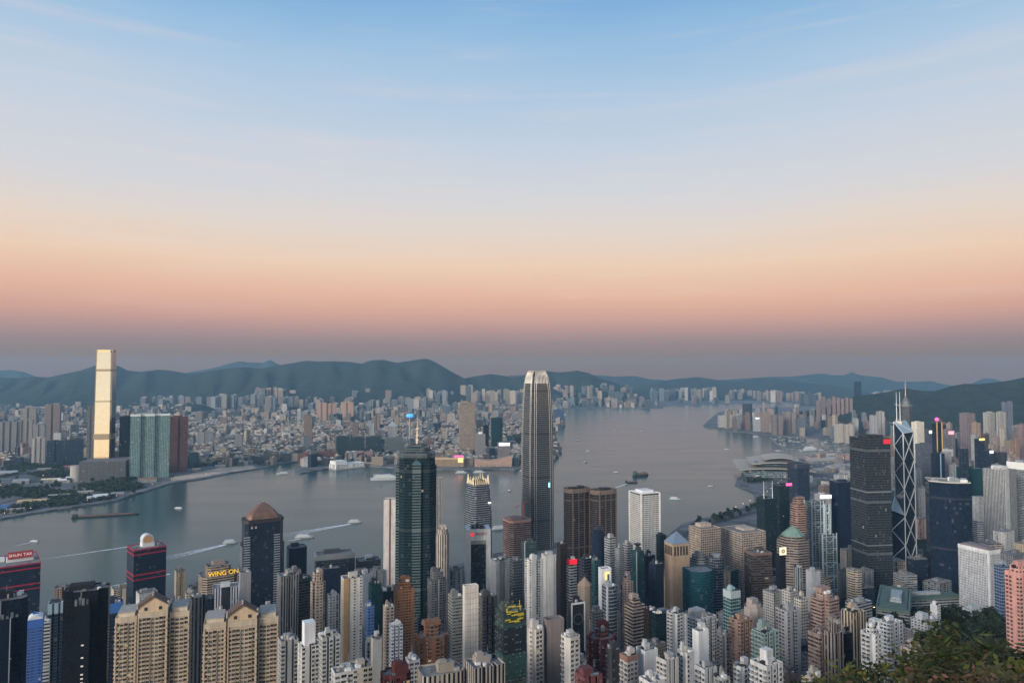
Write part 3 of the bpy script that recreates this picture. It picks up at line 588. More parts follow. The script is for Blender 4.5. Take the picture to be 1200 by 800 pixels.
# --- the tallest tower on the near shore
def claw_tower():
    F = 1512; o, (x, y, g) = root_at('skyscraper', 629.5, F, 26, 'tallest near skyscraper with a rounded crown of pale claws beside the harbour', 'skyscraper', base=3.9, r=35)
    W = 34.5/FPX*F; H = zat(629, 437, F-20)-g; th = R_(26); a = W/2/(math.cos(th)+.72*math.sin(th))*1.03
    def P(s, q=.20): q *= s; return [(-s+q, -s), (s-q, -s), (s-q, -s+q*.5), (s-q*.5, -s+q*.5), (s-q*.5, -s+q), (s, -s+q), (s, s-q), (s-q*.5, s-q), (s-q*.5, s-q*.5), (s-q, s-q*.5), (s-q, s), (-s+q, s), (-s+q, s-q*.5), (-s+q*.5, s-q*.5), (-s+q*.5, s-q), (-s, s-q), (-s, -s+q), (-s+q*.5, -s+q), (-s+q*.5, -s+q*.5), (-s+q, -s+q*.5)]
    st = [(0, 1.0), (.50, 1.0), (.58, .99), (.66, .972), (.74, .95), (.80, .928), (.85, .905), (.89, .875), (.92, .845), (.945, .81), (.965, .77), (.98, .725), (.99, .68)]
    b = MB(); solid(b, [(t*H, P(a*s)) for t, s in st], bay=3.2, fh=4.25); 
    t = NT('pale_banded_glass'); oi = t.n('ShaderNodeObjectInfo'); uv = t.n('ShaderNodeUVMap'); s = t.n('ShaderNodeSeparateXYZ'); t.L.new(uv.outputs[0], s.inputs[0])
    fv = t.m('FRACT', s.outputs[1]); cv = t.m('FLOOR', s.outputs[1]); band = t.m('LESS_THAN', fv, .30); pl = t.m('LESS_THAN', t.m('MODULO', cv, 21.0), 1.0)
    w = cellnoise(t, t.m('FLOOR', s.outputs[0]), cv, oi); mu = t.m('LESS_THAN', t.m('FRACT', s.outputs[0]), .14)
    gcol = t.mix(w.outputs['Value'], (.020, .027, .036, 1), (.05, .062, .074, 1)); gcol = t.mix(t.m('MULTIPLY', mu, .5), gcol, (.14, .14, .14, 1))
    c = t.mix(band, gcol, (.125, .125, .13, 1)); c = t.mix(t.m('MULTIPLY', pl, .8), c, (.03, .035, .04, 1)); t.L.new(c, t.b.inputs['Base Color'])
    t.b.inputs['Metallic'].default_value = .12; t.L.new(t.rng(band, 0, 1, .10, .42), t.b.inputs['Roughness'])
    b.build('wall', t.mat, o)
    pale = simple('pale_cladding', '8a8884', .4, .3); lit = simple('pale_claw', '9a968e', .45, .2)
    fin = MB()
    for i in range(len(st)-1):           # pale vertical ribs up the corners
        (t0, s0), (t1, s1) = st[i], st[i+1]
        for cx in (-1, 1):
            for cy in (-1, 1):
                for k in (.80, .62):
                    A = (cx*a*s0*k, cy*a*s0*1.012, t0*H); B = (cx*a*s1*k, cy*a*s1*1.012, t1*H); fin.bar(A, B, .5)
                    A = (cx*a*s0*1.012, cy*a*s0*k, t0*H); B = (cx*a*s1*1.012, cy*a*s1*k, t1*H); fin.bar(A, B, .5)
    fin.build('rib', pale, o)
    for side in range(4):                # claws curving inwards over the roof
        ang = side*math.pi/2; cb = MB()
        for k in np.linspace(-.62, .62, 9):
            pts = [(k*a*.86, -a*.80, .945*H), (k*a*.85, -a*.775, .957*H), (k*a*.78, -a*.69, .985*H), (k*a*.72, -a*.60, 1.003*H), (k*a*.66, -a*.50, 1.012*H)]
            Rm = Matrix.Rotation(ang, 3, 'Z'); pts = [Rm @ Vector(p) for p in pts]
            for p, q in zip(pts, pts[1:]): cb.bar(p, q, 1.25, r2=1.1)
        cb.build('crown_claw', lit, o)
    b = MB(); b.lathe([(a*.5, .985*H), (a*.5, 1.0*H), (0, 1.0*H)], 16); b.build('plant_room', M['dark'], o)
    s = MB(); s.box(a*.45, -a*1.02-.6, .40*H, a*.58, -a*1.0, .425*H); s.build('lit_sign', M['lit_cyan'], o)
    p, _ = root_at('podium_block', 640, F-70, 26, 'low glass shopping podium at the foot of the tallest tower', 'podium', base=3.9, r=30)
    b = MB(); Q = [(-95, -45), (120, -45), (120, 60), (-95, 60)]; walls(b, Q, 0, 32, 6, 5); roof_mesh(b, Q, 32, m=1); b.build('wall', [facade(.8, .6, 'y', .01), M['roof']], p, hx('7d7c78'))
claw_tower()

# --- star-planned dark green tower with a spire, centre left
def star_tower():
    F = 1085; o, (x, y, g) = root_at('skyscraper', 489.5, F, 0, 'dark green glass skyscraper with stepped corners and a tall spire, left of centre', 'skyscraper', base=8, r=30)
    k = F/FPX; H = zat(489, 533, F-20)-g; s = 46*k/2*.93
    def sq(s, r=0.0): return [(s*math.cos(math.pi/4+r+i*math.pi/2)*1.414, s*math.sin(math.pi/4+r+i*math.pi/2)*1.414) for i in range(4)][::1]
    gm = facade(.96, .80, 'e', .001, .07, .10, .03, band=21.0); gs = facade(1.0, .52, 'e', .001, .10, .30, .03, band=21.0); r0 = R_(8)
    P1 = [(x*math.cos(r0)-y*math.sin(r0), x*math.sin(r0)+y*math.cos(r0)) for x, y in plan('c', 2*s*.95, 2*s*.95)]
    b = MB(); solid(b, [(0, P1), (H*.985, P1)], bay=3, fh=4.1); b.build('wall', gm, o, hx('28363a'))
    for ang, rr, hh in ((-84, .26, .955), (-165, .34, .945), (-15, .30, .94), (95, .26, .955)):   # banded turrets with pyramid caps
        an = R_(ang); c = MB(); r = s*rr*1.25; cx, cy = math.cos(an)*s*.84, math.sin(an)*s*.84
        Q = [(cx+r*math.cos(r0+math.pi/4+j*math.pi/2), cy+r*math.sin(r0+math.pi/4+j*math.pi/2)) for j in range(4)]; h = H*hh
        solid(c, [(0, Q), (h, Q)], bay=3, fh=4.1, cap=False); tu = c.build('turret', gs, o, hx('5c6a69') if ang < -80 else hx('3a4648'))
        d = MB(); [d.face([(*Q[j], h), (*Q[(j+1) % 4], h), (cx, cy, h+8)]) for j in range(4)]; d.build('turret_roof', simple('teal_roof', '48666c', .4, .3), tu)
    P2 = plan('c', 2*s*.90, 2*s*.90); P3 = plan('c', 2*s*.66, 2*s*.66); c = MB(); solid(c, [(H*.985, P2), (H, P2), (H+4, plan('c', 2*s*.86, 2*s*.86)), (H+5, P3), (H+11, P3), (H+12, scl(P3, .6)), (H+15, scl(P3, .58))], bay=2.5, fh=3.5); c.build('crown', facade(.7, .5, 'e', 0, .2), o, hx('3f4c52'))
    r = MB(); solid(r, [(H+.2, P2), (H+2.2, scl(P2, 1.03))]); r.build('cornice', M['steel'], o)
    m = MB(); z0 = H+14; top = zat(489.5, 486, F)-g; L = top-z0
    m.bar((0, 0, z0), (0, 0, z0+L*.45), 1.5, n=8, r2=1.0); m.bar((0, 0, z0+L*.45), (0, 0, z0+L*.75), .8, n=6, r2=.6); m.bar((0, 0, z0+L*.75), (0, 0, top), .4, n=6, r2=.15)
    for q in (.12, .28, .5): m.box(-2.2, -2.2, z0+L*q, 2.2, 2.2, z0+L*q+2)
    m.build('spire', simple('cream_metal', 'cfc3ae', .5, .2), o)
star_tower()

def ifc_one():
    F = 1365; o, (x, y, g) = root_at('office_tower', 560.5, F, 30, 'dark office tower with stepped sides and a lit spiky crown', 'office tower', base=3.9, r=28)
    k = F/FPX; H = zat(560, 567, F-20)-g; s = 33*k/2/(math.cos(R_(27))+math.sin(R_(27))*.82)*1.02; fm = facade(1.0, .58, 'n', .004, .10, .30, .05)
    def P(s): return plan('c', 2*s, 2*s)
    for i, (z0, z1, q) in enumerate(((0, .72, 1.0), (.72, .84, .93), (.84, .94, .86), (.94, 1.0, .78))):
        b = MB(); solid(b, [(z0*H, P(s*q)), (z1*H, P(s*q*.985))], bay=3, fh=4.0); b.build('wall', fm, o, hx('82878c'))
    c = MB(); q = s*.76; warm = simple('lit_crown', 'e8d3a8', .5, emit=.25)
    for t in np.linspace(-1, 1, 7):
        h = 6+9*abs(t)**2
        for A in ((t*q*.8, -q), (t*q*.8, q), (-q, t*q*.8), (q, t*q*.8)): c.bar((A[0], A[1], H-2), (A[0]*.93, A[1]*.93, H+h), .9, r2=.4)
    c.build('crown', warm, o); b = MB(); b.box(-q*.6, -q*.6, H, q*.6, q*.6, H+5); b.build('plant_room', M['dark'], o)
    s_ = MB(); s_.box(s*.5, -s*.99, H*.80, s*.75, -s*.93, H*.815); s_.build('lit_sign', M['lit_white'], o)
ifc_one()

def twin(px0, px1, ytop, lab):
    F = 1340; xx, yy, w, d, th = fitplan(px0, px1, F, .82, 28, '_'); o, (x, y, g) = root_at('office_tower', (px0+px1)/2, F, 28, lab, 'office tower', 'twin bronze office towers', base=3.9, r=25)
    H = zat(px0, ytop, F-20)-g; w *= 1.34; P = plan('p', w, d*.94); b = MB(); walls(b, P, 0, H, 3, 3.9); b.build('wall', facade(1.0, .60, 'k', .001, .12, .24, .03, band=22.0), o, hx('4c423d'))
    c = MB(); Q = scl(P, 1.015); walls(c, Q, H-6, H+1.5, 3, 4); roof_mesh(c, Q, H+1.5, 2); c.build('cornice', M['paint'], o, hx('75655a'))
    for f in (-.33, -.1, .13, .36):
        r = MB(); r.box(f*w-1.0, -d*.46-.5, 0, f*w+1.0, -d*.40, H); r.build('pier', M['paint'], o, hx('66554a'))
    pieces('plant_room', M['dark'], o, [(-w*.3+i*w*.2, -d*.2, H, -w*.3+i*w*.2+w*.14, d*.2, H+rnd.uniform(2, 6)) for i in range(3)])
twin(659.5, 691, 574, 'left of the two round-ended bronze office towers'); twin(690, 722, 575.5, 'right of the two round-ended bronze office towers')

def porthole_tower():
    F = 1328; xx, yy, w, d, th = fitplan(736.5, 771.5, F, 1.0, 23, '_'); o, (x, y, g) = root_at('office_tower', 754, F, 23, 'white square office tower with rows of round windows by the water', 'office tower', base=3.9, r=28)
    H = zat(750, 578, F-25)-g
    t = NT('porthole_wall'); wc, oi = wall_colour(t); uv = t.n('ShaderNodeUVMap'); s = t.n('ShaderNodeSeparateXYZ'); t.L.new(uv.outputs[0], s.inputs[0])
    fx, fy = t.m('SUBTRACT', t.m('FRACT', s.outputs[0]), .5), t.m('SUBTRACT', t.m('FRACT', s.outputs[1]), .5)
    rr = t.m('ADD', t.m('MULTIPLY', fx, fx), t.m('MULTIPLY', fy, fy)); mk = t.m('LESS_THAN', rr, .105)
    t.L.new(t.mix(mk, wc, (.035, .04, .045, 1)), t.b.inputs['Base Color']); t.L.new(t.rng(mk, 0, 1, .5, .1), t.b.inputs['Roughness'])
    P = plan('', w, d); b = MB(); walls(b, P, 0, H-4, 3.0, 3.6); b.build('wall', t.mat, o, hx('c9c8c4'))
    b = MB(); walls(b, scl(P, .985), H-4, H-1.5, 4, 4); b.build('shadow_gap', M['dark'], o)
    b = MB(); Q = scl(P, 1.0); walls(b, Q, H-1.5, H, 4, 4); roof_mesh(b, Q, H, .8); b.build('roof', M['white'], o)
    b = MB()
    for cx, cy in ((-1, -1), (1, -1), (1, 1), (-1, 1)): b.box(cx*w/2-1.2, cy*d/2-1.2, 0, cx*w/2+1.2, cy*d/2+1.2, H-.5)
    b.build('corner_pier', M['paint'], o, hx('dcdad4')); b = MB(); b.box(-w*.3, -d*.3, H-.8, w*.3, d*.3, H+3.5); b.build('plant_room', M['white'], o)
porthole_tower()

def portal_block():
    F = 1180; xx, yy, w, d, th = fitplan(545, 575, F, .8, 8, '_'); o, (x, y, g) = root_at('bank_building', 560, F, 8, 'dark glass bank block in a white portal frame with a red emblem', 'bank', r=22)
    H = zat(560, 619.5, F-15)-g; b = MB(); P = plan('', w*.94, d); walls(b, P, 0, H-1, 3, 3.8); roof_mesh(b, P, H-1, m=1); b.build('wall', [facade(.9, .8, 'k', .001), M['roof']], o, hx('30343a'))
    a, e = w/2, d/2; b = MB(); fw = w*.19
    b.box(-a, -e-1.2, 0, -a+fw, e+.6, H); b.box(a-fw, -e-1.2, 0, a, e+.6, H); b.box(-a+fw, -e-1.2, H-18, a-fw, -e+.8, H); b.build('frame', M['paint'], o, hx('cfcfcb'))
    b = MB(); b.box(-a+fw, -e-.9, H-24, a-fw, -e, H-18.2); b.build('spandrel', M['paint'], o, hx('8f9390'))
    s = MB(); R = 3.1; n = 20; s.face([(-a+fw*.62+5+R*math.cos(2*math.pi*i/n), -e-1.5, H-8+R*math.sin(2*math.pi*i/n)) for i in range(n)])
    for i in range(n):
        p, q = 2*math.pi*i/n, 2*math.pi*(i+1)/n; X = -a+fw*.62+5; s.face([(X+R*math.cos(p), -e-1.5, H-8+R*math.sin(p)), (X+R*math.cos(p), -e-1.2, H-8+R*math.sin(p)), (X+R*math.cos(q), -e-1.2, H-8+R*math.sin(q)), (X+R*math.cos(q), -e-1.5, H-8+R*math.sin(q))])
    s.build('emblem', M['lit_red'], o); text('emblem_mark', '東', 3.4, M['white'], o, (-a+fw*.62+5, -e-1.62, H-8.1), (math.pi/2, 0, 0), .05)
    text('lettering', '東亞銀行', 5.0, M['red'], o, (a*.22, -e-1.35, H-8), (math.pi/2, 0, 0))
    pieces('plant_room', M['dark'], o, [(-a*.5+i*a*.35, -e*.5, H, -a*.5+i*a*.35+a*.2, e*.4, H+4+i % 2*3) for i in range(3)])
portal_block()

# --- two dark towers with red trims by the ferry piers, left
def red_trim(px0, px1, yc, ratio, rot, lab, sign):
    F = 1112; xx, yy, w, d, th = fitplan(px0, px1, F, ratio, rot, '_'); o, (x, y, g) = root_at('office_tower', (px0+px1)/2, F, rot, lab, 'office tower', base=3.9, r=.5*w)
    H = zat((px0+px1)/2, yc, F-.4*d)-g; P = plan('', w, d); b = MB(); walls(b, P, 0, H-3, 3, 3.7); b.build('wall', facade(.93, .86, 'n', .001, .08, .07, .04), o, hx('2b3340'))
    for z0, z1, k in ((H-2.2, H, 1.02), (H-9.0, H-7.0, 1.02), (H*.70, H*.70+2.2, 1.02), (H*.70-7, H*.70-5.4, 1.02)):
        b = MB(); Q = scl(P, k); walls(b, Q, z0, z1, 4, 4); [b.face([(*p, z) for p in (Q if z == z1 else Q[::-1])]) for z in (z0, z1) if z != H]
        if z1 == H: roof_mesh(b, Q, H, 1.2)
        b.build('red_trim', M['red'], o)
    b = MB(); Q = scl(P, .96); walls(b, Q, H-7, H-2.2, 4, 4); b.build('plant_floor', M['dark'], o)
    b = MB(); b.face([(*p, H-1.1) for p in scl(P, .99)]); b.build('roof', M['roof'], o, hx('9a9ca0')); a, e = w/2, d/2
    if sign:
        b = MB(); b.box(-a*.05, -e*.30, H-1, a*.82, e*.15, H+4.2); b.box(-a*.5, 0, H-1, -a*.1, e*.5, H+3); b.build('plant_room', M['white'], o)
        b = MB(); b.box(-a*.02, -e*.36, H+4.3, a*.80, -e*.30, H+14.5); b.build('sign_board', simple('sign_red', 'a8343a', .6), o)
        text('lettering', 'SHUN TAK', 6.2, simple('sign_letter', 'f3d9d2', .5, emit=.35), o, (a*.39, -e*.36-.35, H+9.3), (math.pi/2, 0, 0))
        b = MB(); [b.bar((a*t, -e*.2, H-1), (a*t, -e*.28, H+14), .3) for t in (.0, .25, .5, .78)]; b.build('sign_frame', M['steel'], o)
    else:
        b = MB(); b.box(-8, -7, H-1, 9, 7, H+5); b.build('plant_room', M['white'], o)
        b = MB(); n = 24; R = 8.0; cz = H+10
        for y0, y1 in ((-6.5, 6.5),):
            for i in range(n):
                p, q = 2*math.pi*i/n, 2*math.pi*(i+1)/n; b.face([(R*math.cos(p), y0, cz+R*math.sin(p)), (R*math.cos(q), y0, cz+R*math.sin(q)), (R*math.cos(q), y1, cz+R*math.sin(q)), (R*math.cos(p), y1, cz+R*math.sin(p))][::-1])
            b.face([(R*math.cos(2*math.pi*i/n), y0, cz+R*math.sin(2*math.pi*i/n)) for i in range(n)][::-1] if 0 else [(R*math.cos(2*math.pi*i/n), y0, cz+R*math.sin(2*math.pi*i/n)) for i in range(n)])
        b.box(-R, -5.5, H+5, R, 5.5, H+9); dr = b.build('sign_drum', simple('drum_shell', 'c9ccd0', .5), o)
        b = MB(); [b.face([(6.6*math.cos(2*math.pi*i/n), -6.7, cz+6.6*math.sin(2*math.pi*i/n)) for i in range(n)])]; b.build('emblem', simple('emblem_tan', 'c79a6c', .6), o)
        pieces('air_handler', M['steel'], o, [(xx_, yy_, H-1, xx_+4, yy_+4, H+2.5) for xx_, yy_ in ((-a*.8, -e*.4), (a*.55, -e*.6), (a*.5, e*.4))])
red_trim(-22, 54, 663, 1.0, 38, 'dark glass tower at left edge with red trim under a rooftop red sign', True)
red_trim(154, 199.5, 641.5, .85, 42, 'dark glass tower with red trim bands under a round drum sign', False)

def dome_tower():
    F = 1160; xx, yy, w, d, th = fitplan(284, 337, F, .62, 30, '_'); o, (x, y, g) = root_at('office_tower', 310.5, F, 30, 'dark office tower under a rust brown domed pyramid roof', 'office tower', base=8, r=30)
    H = zat(310, 608, F-15)-g; a, e = w/2, d/2; h2 = zat(310, 637, F-15)-g
    b = MB(); P = plan('c', w, d); walls(b, P, 0, h2, 3, 3.8); roof_mesh(b, P, h2); b.build('wall', facade(.9, .84, 'n', .002, .09, .08, .05), o, hx('2a2f38'))
    Q = plan('c', w*.93, d*.93); b = MB(); walls(b, Q, h2-1, H, 3, 3.8); b.build('upper_storeys', facade(.9, .84, 'n', .002, .09, .08, .05), o, hx('272c35'))
    for side, lim in ((-1, h2), (1, h2)):
        for u in (-.42, .30):
            c = MB(); n = int(H*.86/3.8)
            for i in range(n):
                z = i*3.8+1
                if z > H-9: break
                c.box(u*w-w*.075, -e-1.0+(1.0 if z > h2 else 0), z, u*w+w*.075, -e+.5+(1.0 if z > h2 else 0), z+1.2)
            if side > 0: c.build('balcony_rails', M['paint'], o, hx('9aa0a6'))
    c = MB(); n = int(h2/3.8); [c.box(-a-.9, -e*.5, i*3.8+1, -a+.5, e*.5, i*3.8+2.2) for i in range(n)]; c.build('balcony_rails', M['paint'], o, hx('8d9298'))
    c = MB(); T = scl(Q, 1.03); walls(c, T, H-5, H, 4, 4); roof_mesh(c, T, H, .5); c.build('cornice', simple('dark_cornice', '2e2a2b', .6), o)
    z = [0, .18, .4, .6, .8, .93, 1]; kx = [.84, .79, .66, .49, .30, .15, .02]; hd = zat(310, 587.5, F)-g-H
    b = MB(); solid(b, [(H+hd*t*.98, scl(Q, k)) for t, k in zip(z, kx)]); b.build('domed_roof', simple('rusty_roof', '6d5345', .55, .1, noise=(.12, .35)), o)
    m = MB(); m.bar((0, 0, H+hd*.9), (0, 0, H+hd+2), .5); m.build('finial', M['steel'], o)
dome_tower()

# --- right: the grey slab tower, the braced prism tower, the black curved tower
def ck_tower():
    F = 1257; xx, yy, w, d, th = fitplan(993.5, 1041, F, .98, 8, '_'); o, (x, y, g) = root_at('office_tower', 1017, F, 8, 'tall dark grey square tower left of the white braced tower', 'office tower', base=14, r=32)
    H = zat(1013, 513.5, F-30)-g; P = plan('', w, d); b = MB(); walls(b, P, 0, H, 2.4, 4.4); b.build('wall', facade(.86, .86, 'k', .002, .14, .07, .03, band=20.0), o, hx('50575b'))
    b = MB(); roof_mesh(b, P, H, 3); b.build('roof', M['roof'], o, hx('777a7c')); a, e = w/2, d/2
    b = MB(); b.box(a*.44, -e-.8, H-10, a*.98, -e+.2, H-2.5); b.build('lit_sign', simple('sign_glow', 'd8243a', .5, emit=.3), o)
    for k in (.33, .66):
        b = MB(); Q = scl(P, 1.006); walls(b, Q, H*k, H*k+2.2, 4, 4); b.face([(*p, H*k+2.2) for p in Q]); b.face([(*p, H*k) for p in Q[::-1]]); b.build('trim_band', M['steel'], o)
    pieces('plant_room', M['dark'], o, [(a*u-5, -e*.5, H-3, a*u+5, e*.4, H+2+2*(u > 0)) for u in (-.5, .1, .6)])
ck_tower()
def prism_tower():
    F = 1341; o, (x, y, g) = root_at('skyscraper', 1056, F, 0, 'angular glass skyscraper with white diagonal bracing and twin masts', 'skyscraper', base=10, r=30)
    def pt(px, dep, py=None):            # plan point from where its edge stands, dep metres behind the front corner
        f = F+dep; q = (px-600)/FPX*f-x, dep
        return q if py is None else (*q, at(px, py, f)[1]-g)
    A, B, C, D, E = (1045.5, 16), (1056, -14), (1068.3, 12), (1060, 40), (1040.6, 0)
    top = {k: pt(*v, py) for k, v, py in (('A', A, 494), ('B', B, 507.5), ('C', C, 505.5), ('D', D, 492))}
    gm = facade(.92, .90, 'n', .0006, .06, .05, .03); cap = simple('slanted_glass_roof', '93a4aa', .3, .2); col = hx('2c3a46')
    def shaft(keys, tops, name):
        b = MB(); n = len(keys)
        for i in range(n):
            p, q = tops[i], tops[(i+1) % n]; L = math.hypot(q[0]-p[0], q[1]-p[1]); nb = round(L/3)
            b.face([(p[0], p[1], 0), (q[0], q[1], 0), q, p], 0, [(0, 0), (nb, 0), (nb, q[2]/4), (0, p[2]/4)])
        b.face(list(tops), 1); b.build(name, [gm, cap], o, col)
    shaft('ABCD', [top[k] for k in 'ABCD'], 'shaft')
    low = [pt(*E, 597), pt(1056, -14.5, 603), pt(1045.5, 15.5, 581)]; shaft('EBA', low, 'shaft')
    wht = simple('white_bracing', 'c9d0d4', .4, .2); mod = (at(1056, 540, F)[1]-at(1056, 572.5, F)[1])
    def line(br, p, q, r=.85): br.bar(p, q, r)
    def col3(k, z): v = dict(A=A, B=B, C=C, E=E, D=D)[k]; q = pt(*v); n = 1.0; return (q[0]+(-.5 if k in 'AE' else .5 if k == 'C' else 0), q[1]-.9, z)
    br = MB()
    for k, ztop in (('A', top['A'][2]), ('B', top['B'][2]), ('C', top['C'][2]), ('E', low[0][2])): line(br, col3(k, 0 if k != 'A' else low[2][2]-4), col3(k, ztop), 1.0 if k == 'B' else .8)
    z = top['B'][2]
    while z > 3:
        z2, zm = max(0, z-mod), max(0, z-mod/2); lk = 'A' if z > low[2][2] else 'E'
        line(br, col3('B', z), col3(lk, zm)); line(br, col3(lk, zm), col3('B', z2))
        line(br, col3('B', z), col3('C', z2)); line(br, col3('C', z), col3('B', z2)); z = z2
    line(br, top['A'], top['B']); line(br, top['B'], top['C']); line(br, top['A'], top['C']); line(br, low[0], low[1]); line(br, low[0], low[2]); br.build('bracing', wht, o)
    for px in (1049.2, 1053.2):
        m = MB(); p0 = pt(px, 22, 497); p1 = pt(px, 22, 459); m.bar(p0, ((p0[0]+p1[0])/2, p0[1], (p0[2]+p1[2])/2), .8, n=6, r2=.6); m.bar(((p0[0]+p1[0])/2, p0[1], (p0[2]+p1[2])/2), p1, .6, n=6, r2=.25); m.build('mast', simple('white_mast', 'd9dde0', .5), o)
    m = MB(); p0 = pt(1051, 22, 497); m.box(p0[0]-5, p0[1]-3, p0[2]-4, p0[0]+5, p0[1]+3, p0[2]+6); m.build('plant_room', simple('cream_box', 'd8cfba', .6), o)
    b = MB(); s = 26; Q = [(-s*1.2, -s), (s*1.2, -s), (s*1.2, s*1.7), (-s*1.2, s*1.7)]; walls(b, Q, 0, 14, 4, 4); roof_mesh(b, Q, 14, m=1); b.build('podium', [facade(.5, .6, 'k', .05), M['roof']], o, hx('8a8681'))
prism_tower()
def black_tower():
    F = 1283; xx, yy, w, d, th = fitplan(1080, 1135, F, .8, -22, '_'); o, (x, y, g) = root_at('office_tower', 1107, F, -22, 'broad blue black glass tower with a cluttered pale roof', 'office tower', base=14, r=35)
    H = zat(1107, 566, F-35)-g; P = plan('v', w*.99, d); b = MB(); walls(b, P, 0, H, 3, 4.0); b.build('wall', facade(.95, .95, 'n', .001, .06, .03, .02, band=22.0), o, hx('232c3a'))
    b = MB(); roof_mesh(b, P, H, 2.5); b.build('roof', M['roof'], o, hx('b0aea8')); pr = random.Random(5)
    for nm, n, mm in (('plant_room', 3, M['white']), ('air_handler', 7, M['steel'])):
        c = MB(); [c.box(u-pr.uniform(2, 6), v-3, H-2.5, u+pr.uniform(2, 6), v+3, H+pr.uniform(0, 6)) for u, v in ((pr.uniform(-.4, .4)*w, pr.uniform(-.25, .35)*d) for _ in range(n))]; c.build(nm, mm, o)
    b = MB(); walls(b, scl(P, 1.01), H-1.6, H+.4, 4, 4); b.build('trim_band', simple('pale_coping', 'b9b5ac', .7), o)
black_tower()

def steel_bank():
    F = 1233; xx, yy, w, d, th = fitplan(940, 976, F, .75, 12, '_'); o, (x, y, g) = root_at('bank_building', 958, F, 12, 'pale steel framed bank tower in three stepped slabs with exposed trusses', 'bank', base=12, r=28)
    H = zat(945, 589, F-10)-g; H2 = zat(965, 627, F-18)-g; a, e = w/2, d/2; pale = simple('grey_cladding', '9fb0b6', .4, .3); gm = facade(.88, .7, 'y', .006, .12, .15, .1)
    for x0, x1, y0, y1, h in ((-a, a*.10, -e*.35, e, H), (a*.10, a*.62, -e*.6, e*.8, H*.97), (-a*.35, a, -e, -e*.45, H2)):
        b = MB(); Q = [(x0, y0), (x1, y0), (x1, y1), (x0, y1)]; walls(b, Q, 0, h, 3, 4.0); roof_mesh(b, Q, h, m=1); b.build('slab', [gm, M['roof']], o, hx('7d8d92'))
        t = MB()
        for px_ in (x0, x1): t.bar((px_, y0-.8, 0), (px_, y0-.8, h+3), 1.1); t.bar((px_+(x1-x0)*(.25 if px_ == x0 else -.25), y0-.8, 0), (px_+(x1-x0)*(.25 if px_ == x0 else -.25), y0-.8, h+2), .8)
        for q in (.20, .40, .60, .80, .97):
            z = h*q; t.bar((x0, y0-.8, z), ((x0+x1)/2, y0-.8, z-9), .7); t.bar((x1, y0-.8, z), ((x0+x1)/2, y0-.8, z-9), .7); t.bar((x0, y0-.8, z), (x1, y0-.8, z), .7)
        t.bar((x0-.8, y0, 0), (x0-.8, y0, h+2), 1.0); t.bar((x0-.8, y1, 0), (x0-.8, y1, h+2), 1.0); t.build('truss', pale, o)
    pieces('plant_room', M['steel'], o, [(u*a-2, -e*.2, H-1, u*a+2, e*.3, H+4) for u in (-.8, -.5, .3)])
steel_bank()

def grey_slab():
    F = 1010; xx, yy, w, d, th = fitplan(1117, 1166, F, 1.9, 22, '_'); o, (x, y, g) = root_at('hotel_tower', 1141, F, 22, 'white ribbed slab building beside the green wooded slope, right', 'hotel', base=30, r=30)
    H = zat(1130, 644, F-20)-g; P = plan('', w, d); b = MB(); walls(b, P, 0, H, 2.2, 3.4); b.build('wall', facade(.42, .74, 'y', .002, .3, .13, .3), o, hx('c4c6c9'))
    a, e = w/2, d/2; b = MB(); roof_mesh(b, P, H); b.box(-a*.7, -e*.8, H-1, a*.7, e*.8, H+2.4); b.build('roof', simple('mauve_roof', '7a6f72', .8), o)
    b = MB(); b.box(-a-.5, -e-.5, 0, -a+2, -e+2, H+.3); walls(b, scl(P, 1.008), H-5, H+.2, 4, 4); b.build('cornice', M['paint'], o, hx('d6d6d6'))
grey_slab()

def convention_hall():
    F = 2720; c = sea(905, 556); o = empty('convention_hall', (c[0], c[1], 3.9), R_(-12)); tag(o, 'convention hall on the harbour point under sweeping pale wing roofs', 'convention centre'); FOOT.append((c[0], c[1], 170))
    b = MB(); Q = [(-110, -80), (-60, -110), (90, -90), (130, 0), (110, 110), (-20, 130), (-110, 60)]; walls(b, Q, 0, 26, 8, 7); b.build('wall', facade(.9, .7, 't', .03, .12), o, hx('8b97a0'))
    rm = simple('pale_curved_roof', 'a59c8c', .6, .1)
    for k, (z, s, dx, dy) in enumerate(((24, 1.12, 0, 0), (40, .82, 15, 15), (52, .5, 30, 35))):
        r = MB(); n = 24
        G = [[((u*120*s+dx), (v*125*s+dy), z+10*(abs(v)**1.6)*(1 if v > -.2 else .6)+16*(1-abs(u)**1.5)*.5-5*k*0) for u in np.linspace(-1, 1, 13)] for v in np.linspace(-1, 1, 13)]
        for j in range(12):
            for i in range(12): r.face([G[j][i], G[j][i+1], G[j+1][i+1], G[j+1][i]]); r.face([tuple(np.subtract(q, (0, 0, 2.0))) for q in (G[j][i], G[j+1][i], G[j+1][i+1], G[j][i+1])])
        for j in range(12):
            for A, B in ((G[0][j], G[0][j+1]), (G[12][j+1], G[12][j]), (G[j+1][0], G[j][0]), (G[j][12], G[j+1][12])): r.face([A, B, (B[0], B[1], B[2]-2), (A[0], A[1], A[2]-2)])
        r.build('wing_roof', rm, o, smooth=False)
    r = MB(); solid(r, [(38, scl(Q, .6)), (44, scl(Q, .58))]); r.build('clerestory', facade(.9, .7, 't', .05), o, hx('707c85'))
convention_hall()
